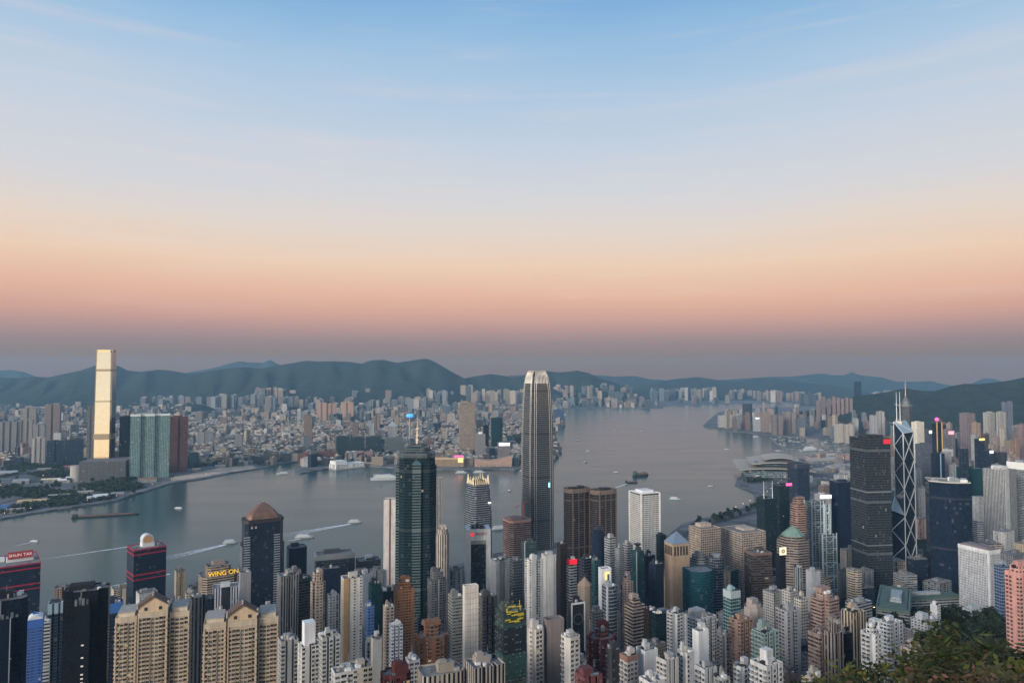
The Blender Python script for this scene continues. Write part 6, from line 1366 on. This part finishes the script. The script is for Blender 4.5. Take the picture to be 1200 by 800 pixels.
for x, y in along([sea(*p, z=3.6) for p in ((0, 572), (50, 560), (100, 548), (130, 542))], 110): lamp(x, y, 3.6, 12, 'lit street lamp beside the road left of the golden skyscraper', 'lamps beside the road left of the golden skyscraper')
for x, y in along([sea(*p) for p in ((470, 548.2), (510, 549.7), (540, 550.2), (603, 550.2))], 60): lamp(x, y+6, 3.6, 10, 'lit street lamp on the far waterfront by the golden hotel', 'lamps on the far waterfront')
for x, y in along([(560, 1120), (600, 1075), (680, 1095), (800, 1160), (960, 1290)], 34): lamp(x, y, ground(x, y), 12, 'lit street lamp on the road under the dark grey square tower', 'lamps on the road under the square tower')
for x, y in along([(640, 2060), (790, 2260), (960, 2560), (1180, 2880), (1480, 3200), (1800, 3480), (2080, 3800)], 62): lamp(x, y, 3.9, 12, 'lit street lamp along the shore road towards the boat shelter', 'lamps along the right shore road')
# --- trees
def leafmat(name, a, b_, c=None, brown=None):
    t = NT(name); ge = t.n('ShaderNodeNewGeometry'); r = ge.outputs['Random Per Island']; tc = t.n('ShaderNodeTexCoord'); nz = t.noise(tc.outputs['Object'], 1.1 if brown else .5, 3)
    col = t.mix(r, a+(1,), b_+(1,)); col = t.mix(t.rng(nz, .45, .62, 0, .75), col, (c or a)+(1,))
    if brown: col = t.mix(t.m('MULTIPLY', t.m('GREATER_THAN', r, .86), .8), col, brown+(1,))
    t.L.new(col, t.b.inputs['Base Color']); t.b.inputs['Roughness'].default_value = .6; t.b.inputs['Specular IOR Level'].default_value = .3
    t.b.inputs['Subsurface Weight'].default_value = 0.0; return t.mat
BARK = simple('bark', (.07, .05, .038, 1), .9, noise=(2, .3))
TREELEAF = leafmat('tree_leaves', (.012, .026, .012), (.04, .06, .022), (.02, .035, .02))
def crown_mesh(pr, R, H, n, s):
    b = MB(); lobes = [(pr.uniform(-.55, .55)*R, pr.uniform(-.55, .55)*R, pr.uniform(.35, .95)*H, pr.uniform(.35, .6)*R) for _ in range(9)]
    for i in range(n):
        lx, ly, lz, lr = pr.choice(lobes); v = Vector((pr.gauss(0, 1), pr.gauss(0, 1), pr.gauss(0, .8))).normalized()*lr*pr.uniform(.55, 1.05); c = Vector((lx, ly, lz))+v
        u = Vector((pr.gauss(0, 1), pr.gauss(0, 1), pr.gauss(0, 1))).normalized(); w = u.orthogonal().normalized()*s*pr.uniform(.6, 1.2); u = u*s*pr.uniform(.8, 1.6); b.face([tuple(c-u), tuple(c-w), tuple(c+u), tuple(c+w)])
    return b
def tree_proto(i):
    pr = random.Random(40+i); o = empty('tree', (0, 0, -500)); t = MB(); H = 9+i; t.bar((0, 0, -1), (.2, .1, H*.5), .35, n=7, r2=.22)
    for _ in range(5): a = pr.uniform(0, 6.3); t.bar((.2, .1, H*.45), (math.cos(a)*2.6, math.sin(a)*2.6, H*pr.uniform(.6, .85)), .16, r2=.05)
    t.build('trunk', BARK, o); crown_mesh(pr, 4.6, H, 420, .75).build('crown', TREELEAF, o); return o
PROTO = [tree_proto(i) for i in range(3)]; used = set()
def put_tree(x, y, z, s, rz, group, k):
    src = PROTO[k]
    if k not in used: used.add(k); r = src
    else:
        r = src.copy(); COL.link(r)
        for ch in src.children: c = ch.copy(); COL.link(c); c.parent = r
    r.location = (x, y, z); r.rotation_euler = (0, 0, rz); r.scale = (s,)*3; tag(r, group[0], 'tree', group[1]); TREES.append(r)
TREES = []; pr = random.Random(77)
def scatter(n, pick, group, smin=.8, smax=1.5, fc=.75):
    k = 0
    for _ in range(n*30):
        if k >= n: break
        x, y = pick()
        if not all((x-a)**2+(y-b_)**2 > (r*fc+3)**2 for a, b_, r in FOOT): continue
        z = 3.6 if inside(KOWLOON, x, y) else ground(x, y) if inside(SHORE, x, y) else None
        if z is None: continue
        put_tree(x, y, z, pr.uniform(smin, smax), pr.uniform(0, 6), group, pr.randrange(3)); k += 1
def pixpick(a, b_, F0, F1): return lambda: ((lambda px, F: ((px-600)/FPX*F, F))(pr.uniform(a, b_), pr.uniform(F0, F1)))
scatter(140, pixpick(1000, 1165, 780, 1060), ('dark leafy tree on the wooded slope before the low government block', 'trees on the slope before the government block'), .9, 1.7, .6)
scatter(46, lambda: (lambda t: (450+t*300+pr.uniform(0, 26), 1880+t*315-pr.uniform(8, 70)))(pr.random()), ('dark leafy tree in the strip of greenery along the near shore', 'trees along the near shore'), .9, 1.6, .7)
scatter(30, lambda: (lambda p: (p[0], p[1]))(sea(pr.uniform(872, 905), pr.uniform(561, 566), 4)), ('dark leafy tree round the convention hall point', 'trees at the convention hall'), .8, 1.3, .1)
scatter(60, pixpick(-5, 170, 2180, 2650), ('dark leafy tree among sheds on the left far shore', 'trees on the left far shore'), 1.0, 1.9, .8)
scatter(34, pixpick(560, 1000, 470, 760), ('dark leafy tree squeezed between the near towers', 'trees between the near towers'), .8, 1.4, .9)
def woods(name, polys, n, lab, pick=None):
    p2 = random.Random(9); b = MB(); Q = [ccw([sea(*q, z=4) for q in poly]) for poly in polys]
    for poly in Q:
        xs = [q[0] for q in poly]; ys = [q[1] for q in poly]
        for _ in range(n):
            x, y = p2.uniform(min(xs), max(xs)), p2.uniform(min(ys), max(ys))
            if not inside(poly, x, y): continue
            h = p2.uniform(6, 13); R = p2.uniform(4, 8)
            for _ in range(26):
                c = Vector((x+p2.gauss(0, .5)*R, y+p2.gauss(0, .5)*R, 3.6+h*p2.uniform(.2, 1))); u = Vector((p2.gauss(0, 1), p2.gauss(0, 1), p2.gauss(0, .7))).normalized(); w = u.orthogonal().normalized()*2.0; u = u*2.6; b.face([tuple(c-u), tuple(c-w), tuple(c+u), tuple(c+w)])
    for _ in range(n if pick else 0):
        x, y = pick(p2)
        if not inside(KOWLOON, x, y-30) or not free(x, y, 12): continue
        h = p2.uniform(6, 12); R = p2.uniform(5, 12)
        for _ in range(22):
            c = Vector((x+p2.gauss(0, .6)*R, y+p2.gauss(0, .5)*R, 3.6+h*p2.uniform(.2, 1))); u = Vector((p2.gauss(0, 1), p2.gauss(0, 1), p2.gauss(0, .7))).normalized(); w = u.orthogonal().normalized()*2.4; u = u*3.0; b.face([tuple(c-u), tuple(c-w), tuple(c+u), tuple(c+w)])
    o = b.build(name, TREELEAF); tag(o, lab, 'woodland', kind='stuff')
woods('woodland', [[(30, 556), (70, 551), (100, 553), (60, 562)], [(130, 560), (150, 557), (170, 560), (140, 565)], [(0, 574), (20, 569), (30, 575), (4, 582)], [(15, 548), (60, 535), (105, 536), (108, 546), (60, 552)], [(10, 580), (40, 572), (70, 577), (40, 584)], [(100, 575), (130, 569), (165, 566), (165, 572), (130, 577)], [(60, 580), (90, 576), (90, 582), (62, 586)], [(206, 548), (240, 542), (262, 541), (225, 549)], [(90, 570), (130, 564), (150, 566), (110, 572)], [(0, 562), (30, 553), (60, 545), (104, 540), (106, 534), (50, 536), (0, 548)], [(0, 596), (30, 590), (60, 587), (100, 583), (134, 580), (134, 585), (100, 590), (33, 599), (0, 604)]], 430, 'dark belts of trees on the far left shore')
woods('woodland', [], 900, 'street trees and parks between the blocks across the harbour', lambda q: (lambda F: ((q.uniform(-10, 650)-600)/FPX*F, F))(q.uniform(3000, 5600)))

# ------------------------------------------------------------------ boats and wakes
HULLW = simple('white_hull', 'aeb2b4', .5); HULLG = simple('grey_hull', '8f8f8c', .6); HULLD = simple('dark_hull', '2c2a2c', .6); HULLR = simple('rust_hull', '6a4a3f', .7); CAB = simple('cabin_white', 'b9bbbb', .5); CARGO = simple('cargo_brown', '6f5a4a', .9, noise=(.2, .3)); DKG = simple('deck_green', '3f5a52', .7)
def boat(px, py, L, B, hd, kind, label, group='boats on the harbour', name=None):
    x, y = sea(px, py); o = empty(name or {'ferry': 'ferry', 'fast': 'fast_ferry', 'barge': 'barge', 'ship': 'cargo_ship', 'cruise': 'cruise_ship'}.get(kind, 'boat'), (x, y, 0), R_(hd)); tag(o, label, {'ferry': 'ferry', 'fast': 'ferry', 'barge': 'barge', 'ship': 'ship', 'cruise': 'ship'}.get(kind, 'boat'), group)
    hm = {'grey': HULLG, 'barge': HULLD, 'ship': HULLD, 'dark': HULLD}.get(kind, HULLW); h = {'barge': 3.0, 'ship': 6, 'cruise': 9, 'ferry': 3.2, 'fast': 3}.get(kind, 1.6)
    b = MB(); st = [(-.5, .8), (-.3, 1), (.2, 1), (.38, .7), (.46, .35), (.5, .05)] if kind != 'barge' else [(-.5, .95), (-.46, 1), (.46, 1), (.5, .9)]
    for (u, k), (v, l) in zip(st, st[1:]):
        for s in (-1, 1): f = [(u*L, s*k*B/2*.8, -.6), (v*L, s*l*B/2*.8, -.6), (v*L, s*l*B/2, h*(1+.25*max(0, v))), (u*L, s*k*B/2, h*(1+.25*max(0, u)))]; b.face(f[::-s])
        b.face([(u*L, -k*B/2, h*(1+.25*max(0, u))), (v*L, -l*B/2, h*(1+.25*max(0, v))), (v*L, l*B/2, h*(1+.25*max(0, v))), (u*L, k*B/2, h*(1+.25*max(0, u)))])
    b.face([(-.5*L, st[0][1]*B/2, h), (-.5*L, -st[0][1]*B/2, h), (-.5*L, -st[0][1]*B/2*.8, -.6), (-.5*L, st[0][1]*B/2*.8, -.6)]); b.build('hull', hm, o)
    c = MB()
    if kind == 'cruise':
        for i in range(4): c.box(-L*(.42-.03*i), -B*.44+i*.6, h+i*3.0, L*(.34-.07*i), B*.44-i*.6, h+i*3.0+2.4); c.box(-L*.41, -B*.46+i*.6, h+i*3+2.4, L*(.35-.07*i), B*.46-i*.6, h+i*3+3.0)
        c.build('superstructure', CAB, o); f = MB(); f.box(-L*.22, -3, h+12, -L*.12, 3, h+19); f.build('funnel', simple('funnel_blue', '4a5a6a', .5), o)
    elif kind == 'barge':
        c.box(-L*.40, -B*.42, h, L*.42, B*.42, h+2.2); c.build('cargo', HULLR, o); f = MB(); f.box(-L*.49, -B*.3, h, -L*.42, B*.3, h+7); f.build('deckhouse', M['dark'], o)
    elif kind == 'ship':
        for i in range(4): c.box(-L*.26+i*L*.16, -B*.40, h, -L*.26+i*L*.16+L*.13, B*.40, h+pr.uniform(5, 9))
        c.build('container_stack', CARGO, o); f = MB(); f.box(-L*.46, -B*.4, h, -L*.32, B*.4, h+14); f.build('bridge', DKG, o)
    else:
        n = 2 if kind in ('ferry', 'fast') else 1
        for i in range(n): c.box(-L*(.40-.06*i), -B*.42+i*.4, h+i*2.6, L*(.28-.10*i), B*.42-i*.4, h+i*2.6+2.0); c.box(-L*(.42-.06*i), -B*.45+i*.4, h+i*2.6+2.0, L*(.30-.10*i), B*.45-i*.4, h+i*2.6+2.5)
        c.build('cabin', HULLG if name == 'moored_boat' and kind != 'x' else CAB, o); f = MB(); f.bar((-L*.05, 0, h+2), (-L*.08, 0, h+n*2.6+4), .25); f.build('mast', M['steel'], o)
    return o
BO = [(124, 604.5, 165, 17, 19, 'barge', 'long dark laden barge off the left far shore'), (40, 634.5, 22, 6, 175, 'x', 'small grey boat off the left towers'), (209, 595.5, 26, 7, 170, 'x', 'small white launch between barge and domed tower'), (270, 636, 34, 9, 22, 'fast', 'fast ferry heading right before the domed tower'), (416, 612, 38, 10, 12, 'fast', 'fast ferry trailing a long wake above the dark waterfront block'),
      (357, 629.5, 46, 12, 10, 'ferry', 'white ferry beside the dark ragged roofed tower'), (331, 555, 44, 12, 200, 'ferry', 'white ferry leaving the inlet on the far shore'), (453, 562, 118, 22, 12, 'cruise', 'white cruise ship moored left of the star shaped tower'), (751, 557.5, 70, 16, 25, 'ship', 'dark cargo ship in mid harbour with a lighter astern'), (740, 565.5, 44, 13, 12, 'barge', 'rust coloured lighter behind the dark cargo ship'),
      (791, 585, 34, 10, -20, 'ferry', 'small ferry right above the white porthole tower'), (833, 570, 22, 7, 10, 'x', 'tiny white launch off the convention hall'), (722, 553.5, 22, 7, 10, 'x', 'tiny white launch left of the dark cargo ship'), (686, 541.5, 26, 9, 60, 'dark', 'small dark boat right of the tallest tower, nearer one'), (678, 516, 32, 11, 20, 'dark', 'small dark boat off the far pier, farther one'),
      (689, 528.5, 20, 7, 10, 'x', 'tiny white boat between the two dark boats'), (722, 505, 34, 10, 5, 'dark', 'small dark boat in the upper harbour, left of two'), (753, 505.5, 44, 10, 5, 'dark', 'small dark boat in the upper harbour, right of two'), (852, 526.5, 26, 8, 10, 'x', 'pale boat off the far point'), (597, 575, 24, 9, 80, 'dark', 'small dark boat left of the tallest tower'), (586, 619.5, 44, 12, 20, 'ferry', 'ferry at the pier behind the white framed bank'),
      (541, 554, 50, 13, 8, 'ferry', 'moored ferry before the golden hotel, left of two'), (562, 553.5, 50, 13, 8, 'ferry', 'moored ferry before the tan windowless hall, right of two'), (886, 512, 40, 11, 10, 'ferry', 'white ferry close to the far point shore'), (950, 527.5, 76, 18, 8, 'cruise', 'white vessel moored inside the boat shelter'), (481, 566, 20, 7, 10, 'x', 'small boat right below the cruise ship'), (613, 551.5, 30, 9, 8, 'x', 'white boat at the far quay left of the tallest tower')]
for a in BO: boat(*a)
pr2 = random.Random(31); k = 0
while k < 64:
    px, py = pr2.uniform(908, 992), pr2.uniform(513, 529)
    x, y = sea(px, py)
    if inside(SHORE, x, y): continue
    k += 1; boat(px, py, pr2.uniform(16, 30), pr2.uniform(5, 7), pr2.choice((10, 15, 20, 100)), pr2.choice(('x', 'grey', 'dark', 'grey')), 'little boat moored in the crowded boat shelter', 'boats moored in the shelter', 'moored_boat')
q = empty('breakwater', (0, 0, 0)); tag(q, 'long stone breakwater round the boat shelter', 'breakwater'); b = MB(); Pn = [sea(*p) for p in ((903, 512.5), (911, 521), (930, 530), (955, 534))]
for (p, r_) in zip(Pn, Pn[1:]):
    d = Vector((r_[0]-p[0], r_[1]-p[1])).normalized(); nx, ny = -d.y*6, d.x*6; A = [(p[0]-nx, p[1]-ny), (r_[0]-nx, r_[1]-ny), (r_[0]+nx, r_[1]+ny), (p[0]+nx, p[1]+ny)]
    for i in range(4): b.face([(*A[i], -2), (*A[(i+1) % 4], -2), (*[.5*(A[(i+1) % 4][j]*1.4+A[(i+3) % 4][j]*.6) if 0 else A[(i+1) % 4][j] for j in (0, 1)], 3), (*A[i], 3)])
    b.face([(*a_, 3) for a_ in A])
b.build('stone_wall', simple('breakwater_stone', '7d7a74', .9, noise=(.1, .3)), q)
def foam_mat():
    t = NT('wake_foam'); tc = t.n('ShaderNodeTexCoord'); uv = t.n('ShaderNodeUVMap'); s = t.n('ShaderNodeSeparateXYZ'); t.L.new(uv.outputs[0], s.inputs[0])
    f = t.noise(tc.outputs['Object'], .09, 6, .7); along = t.rng(s.outputs[0], 0, 1, 1.25, .0); across = t.m('SUBTRACT', 1.0, t.m('ABSOLUTE', t.m('SUBTRACT', t.m('MULTIPLY', s.outputs[1], 2.0), 1.0)))
    a = t.m('MULTIPLY', t.m('MULTIPLY', along, t.m('MULTIPLY', across, 1.8, True)), t.rng(f, .30, .55, .25, 1.0), True)
    t.L.new(a, t.b.inputs['Alpha']); t.b.inputs['Base Color'].default_value = (.78, .80, .80, 1); t.b.inputs['Roughness'].default_value = .7; return t.mat
FOAM = foam_mat()
def wake(p0, p1, w0, w1, lab, split=True):
    a, c = Vector(sea(*p0)), Vector(sea(*p1)); n = 14; b = MB(); d = (c-a).normalized(); nn = Vector((-d.y, d.x))
    for s in ((-1, 1) if split else (0,)):
        for i in range(n):
            t0, t1 = i/n, (i+1)/n; q0, q1 = a.lerp(c, t0), a.lerp(c, t1); o0, o1 = nn*s*(w0*.3+(w1-w0)*.55*t0), nn*s*(w0*.3+(w1-w0)*.55*t1); h0, h1 = nn*(w0+(w1-w0)*t0)*.5, nn*(w0+(w1-w0)*t1)*.5; z = .06+.004*s
            b.face([(*(q0+o0-h0), z), (*(q1+o1-h1), z), (*(q1+o1+h1), z), (*(q0+o0+h0), z)], 0, [(t0, 0), (t1, 0), (t1, 1), (t0, 1)])
    o = b.build('wake', FOAM); tag(o, lab, 'wake', kind='stuff')
wake((411, 613.5), (322, 629), 7, 26, 'white wake behind the fast ferry, centre left'); wake((265, 637.5), (186, 656), 7, 24, 'white wake behind the fast ferry, left'); wake((152, 640), (36, 657), 7, 16, 'long white wake crossing behind the drum sign', False)
wake((352, 631), (332, 634), 8, 14, 'short wake behind the white ferry', False); wake((333, 553.5), (341, 551), 9, 18, 'short wake of the ferry leaving the inlet', False); wake((36, 635), (10, 641), 4, 8, 'faint wake behind the small grey boat', False); wake((199, 672), (60, 702), 8, 16, 'faint old wake between the two red trimmed towers', False)
wake((735, 566.5), (700, 578), 8, 30, 'faint wake behind the rust coloured lighter', False)
sheet2 = None

# ------------------------------------------------------------------ shrubs at the viewpoint, lower right
def leaf_shrub(px, py, F, R, n, s, kind, label, seed, grass=False):
    p = random.Random(seed); x, zt = at(px, py, F); gz = ground(x, F); o = empty('shrub', (x, F, gz)); tag(o, label, 'shrub', 'shrubs on the slope at the viewpoint')
    R *= .8; top = zt-gz; cz = top-R*1.12; st = MB(); tips = []
    for i in range(9):
        a = p.uniform(0, 6.28); q = p.uniform(.15, .9)*R; tip = Vector((math.cos(a)*q, math.sin(a)*q, cz+p.uniform(-.5, .85)*R)); tips.append(tip); mid = Vector((tip.x*.35, tip.y*.35, cz*.55)); st.bar((p.uniform(-.1, .1), p.uniform(-.1, .1), -.3), mid, .05, r2=.035); st.bar(mid, tip, .035, r2=.012)
        for _ in range(3):
            t2 = tip+Vector((p.gauss(0, .3), p.gauss(0, .3), p.gauss(.05, .25)))*R; st.bar(mid.lerp(tip, .6), t2, .018, r2=.006); tips.append(t2)
    st.build('stem', BARK, o); b = MB()
    for i in range(n):
        t = p.choice(tips); c = t+Vector((p.gauss(0, .17), p.gauss(0, .17), p.gauss(0, .13)))*R
        if kind == 'lance':
            dr = Vector((p.gauss(0, 1), p.gauss(0, .7), p.gauss(.15, .45))).normalized(); L = s*p.uniform(1.6, 3.2); w = dr.orthogonal().normalized(); w = (w+dr.cross(w)*p.uniform(-1, 1)).normalized()*s*.20; m = c+dr*L*.5+Vector((0, 0, -.03)); e = c+dr*L+Vector((0, 0, -.12*L)); b.face([tuple(c), tuple(m-w), tuple(e), tuple(m+w)])
        else:
            u = Vector((p.gauss(0, 1), p.gauss(0, 1), p.gauss(0, .6))).normalized(); w = u.orthogonal().normalized(); w = (w+u.cross(w)*p.uniform(-1.5, 1.5)).normalized()*s*p.uniform(.3, .5); u = u*s*p.uniform(.6, 1.1); b.face([tuple(c-u), tuple(c-w+u*.1), tuple(c+u), tuple(c+w+u*.1)])
    b.build('foliage', LM[p.choice(SH[kind])] if 0 else LM[SH[kind][seed % len(SH[kind])]], o)
LM = dict(g=leafmat('dark_leaves', (.014, .024, .008), (.065, .08, .02), (.022, .036, .012), (.08, .05, .02)), y=leafmat('olive_leaves', (.045, .052, .012), (.19, .18, .035), (.06, .075, .018), (.12, .075, .03)), r=leafmat('russet_leaves', (.045, .035, .018), (.13, .09, .045), (.05, .05, .022), (.16, .07, .05)), l=leafmat('lime_leaves', (.07, .09, .016), (.17, .18, .035), (.05, .06, .015)))
SH = dict(leaf=['g', 'y', 'r'], lance=['g', 'r'], lime=['l'])
SHRUBS = [(992, 778, 26, 2.0, 2600, .15, 'leaf', 'dark olive shrub between the two leftmost shrubs at the viewpoint', 7), (960, 782, 24, 1.6, 2000, .14, 'leaf', 'small dark shrub at the bottom edge, left end of the greenery', 6), (975, 782, 34, 2.4, 2600, .17, 'leaf', 'low dark shrub at the left end of the viewpoint greenery', 3), (1008, 770, 32, 2.6, 3000, .17, 'leaf', 'olive green shrub under the white terrace apartments', 4), (1042, 760, 30, 2.6, 3000, .16, 'leaf', 'dark green shrub below the low pink block', 6), (1078, 762, 27, 2.4, 3000, .15, 'leaf', 'olive shrub right below the low pink block', 7),
          (1020, 795, 22, 1.8, 2600, .13, 'leaf', 'dark shrub at the bottom edge, left of the russet one', 9), (1062, 792, 20, 1.6, 2600, .12, 'leaf', 'russet brown shrub at the bottom edge', 5), (1104, 775, 20, 1.7, 2800, .12, 'leaf', 'yellowish olive shrub before the dark spray of leaves', 10), (1112, 728, 17, 1.0, 900, .15, 'lance', 'dark spray of long pointed leaves standing above the shrubs', 12), (1150, 748, 18, 1.8, 3400, .12, 'leaf', 'dark green bush in the middle of the right corner', 15),
          (1180, 722, 19, 1.7, 3200, .13, 'leaf', 'tallest dark bush at right edge below the pink tower', 18), (1170, 742, 14, .75, 700, .11, 'lime', 'bright lime green leafy sprig', 2), (1192, 752, 13, .55, 420, .11, 'lime', 'smaller lime sprig at right edge', 4), (1140, 785, 13, 1.1, 2600, .09, 'leaf', 'russet twiggy bush in the lower right corner', 8), (1185, 775, 12, 1.2, 2800, .09, 'leaf', 'reddish brown bush at the lower right corner', 11), (1098, 800, 14, 1.0, 2200, .09, 'leaf', 'low dark bush at the bottom edge', 12), (1140, 735, 22, 1.5, 1500, .15, 'lance', 'russet bush of pointed leaves behind the dark bush', 13)]
for a in SHRUBS: leaf_shrub(a[0]+(14 if a[6] == 'lance' else 0), a[1]+(20 if a[6] == 'lance' else 25), *a[2:])

# ------------------------------------------------------------------ haze
hz = MB(); hz.box(-16500, -3200, -9, 16500, 15650, 665, bottom=True)
t = bpy.data.materials.new('haze'); t.use_nodes = True; t.node_tree.nodes.remove(t.node_tree.nodes['Principled BSDF']); v = t.node_tree.nodes.new('ShaderNodeVolumePrincipled'); v.inputs['Color'].default_value = (.37, .66, .93, 1); v.inputs['Density'].default_value = HAZE if 'HAZE' in globals() else 3.7e-5; v.inputs['Anisotropy'].default_value = 0.1
t.node_tree.links.new(v.outputs[0], t.node_tree.nodes['Material Output'].inputs['Volume']); tag(hz.build('haze', t), 'thin evening haze', 'haze', kind='stuff')

# ------------------------------------------------------------------ labels of the generated blocks and trees, from where they stand
PLK = [(100, 'left of the golden skyscraper'), (158, 'behind the golden skyscraper'), (226, 'behind the wide teal slab'), (300, 'inland of the sandy shore'), (350, 'inland of the inlet'), (395, 'behind the red brick ferry terminal'), (452, 'behind the dark waterfront offices'), (505, 'behind the star shaped tower'), (548, 'behind the golden hotel'), (606, 'behind the tan windowless hall'), (9999, 'right of the tallest tower')]
PLW = [(1066, 'around the twin masts'), (1090, 'right of the twin masts'), (1122, 'behind the black curved tower'), (1152, 'above the teal glass tower'), (1178, 'above the ribbed twin shaft tower'), (9999, 'at right edge below the hill')]
PLN = [(880, 'near the slate slanted tower'), (905, 'behind the far point shore'), (945, 'above the boat shelter'), (990, 'below the lone dark tower'), (9999, 'left of the twin masts')]
PLC = [(140, 'among the black glass towers'), (240, 'beside the left beige gabled block'), (345, 'near the right beige gabled block'), (432, 'around the tall slim cream tower'), (495, 'around the orange brown tower'), (545, 'left of the white tiled wall'), (615, 'around the white framed bank'), (680, 'around the white stepped tower'), (745, 'around the lit keyhole sign'), (800, 'below the tan pyramid roofed tower'), (860, 'below the teal bowed tower'), (935, 'below the gridded twins'), (1010, 'around the pink brown stepped tower'), (1090, 'around the braced tower'), (9999, 'around the black curved tower')]
def finish_labels():
    from collections import defaultdict
    D = defaultdict(list)
    for rec in GEN:
        o, c, sh, px, F, h = rec; n = o.name.split('.')[0]; g = o['group']
        if n == 'city_block': pl = PLK; row = ('front rows' if F < 3400 else 'second rows' if F < 3900 else 'middle rows' if F < 4700 else 'back rows')
        elif n == 'tower_block': pl = PLN if 'point' in g else PLW; row = ('front rows' if F < (4500 if pl is PLN else 2300) else 'back rows')
        elif 'convention' in g: pl = [(950, 'behind the dark crowned tower'), (990, 'right of the convention hall'), (9999, 'behind the dark grey square tower')]; row = 'shore side' if F > 2750 else 'inland side'
        else: pl = PLC; row = ('lower slope' if F < 720 else 'mid slope' if F < 950 else 'flat ground behind')
        D[(('tall ' if h > 90 else 'low ' if h < 30 else '')+c+' '+sh, next(t for q, t in pl if px < q), row)].append(rec)
    ordn = ['leftmost', 'second from left', 'third from left', 'fourth from left', 'fifth from left', 'sixth from left', 'seventh from left', 'eighth from left', 'ninth from left', 'tenth from left']; num = ['', '', 'two', 'three', 'four', 'five', 'six', 'seven', 'eight', 'nine', 'ten', 'eleven', 'twelve', 'thirteen', 'fourteen']
    for (d, pl, row), L in D.items():
        L.sort(key=lambda r: r[3])
        for i, r in enumerate(L):
            if len(L) == 1: s = '%s %s, %s' % (d, pl, row)
            else: s = '%s of %s %ss %s, %s' % ('rightmost' if i == len(L)-1 else ordn[min(i, 9)], num[min(len(L), 14)], d, pl, row)
            while len(s.split()) > 16 and ' the ' in s: s = s.replace(' the ', ' ', 1)
            r[0]['label'] = s if len(s.split()) <= 16 else s.replace('flat ground behind', 'flat ground').replace('second from left of', 'second of').replace('third from left of', 'third of')
finish_labels()
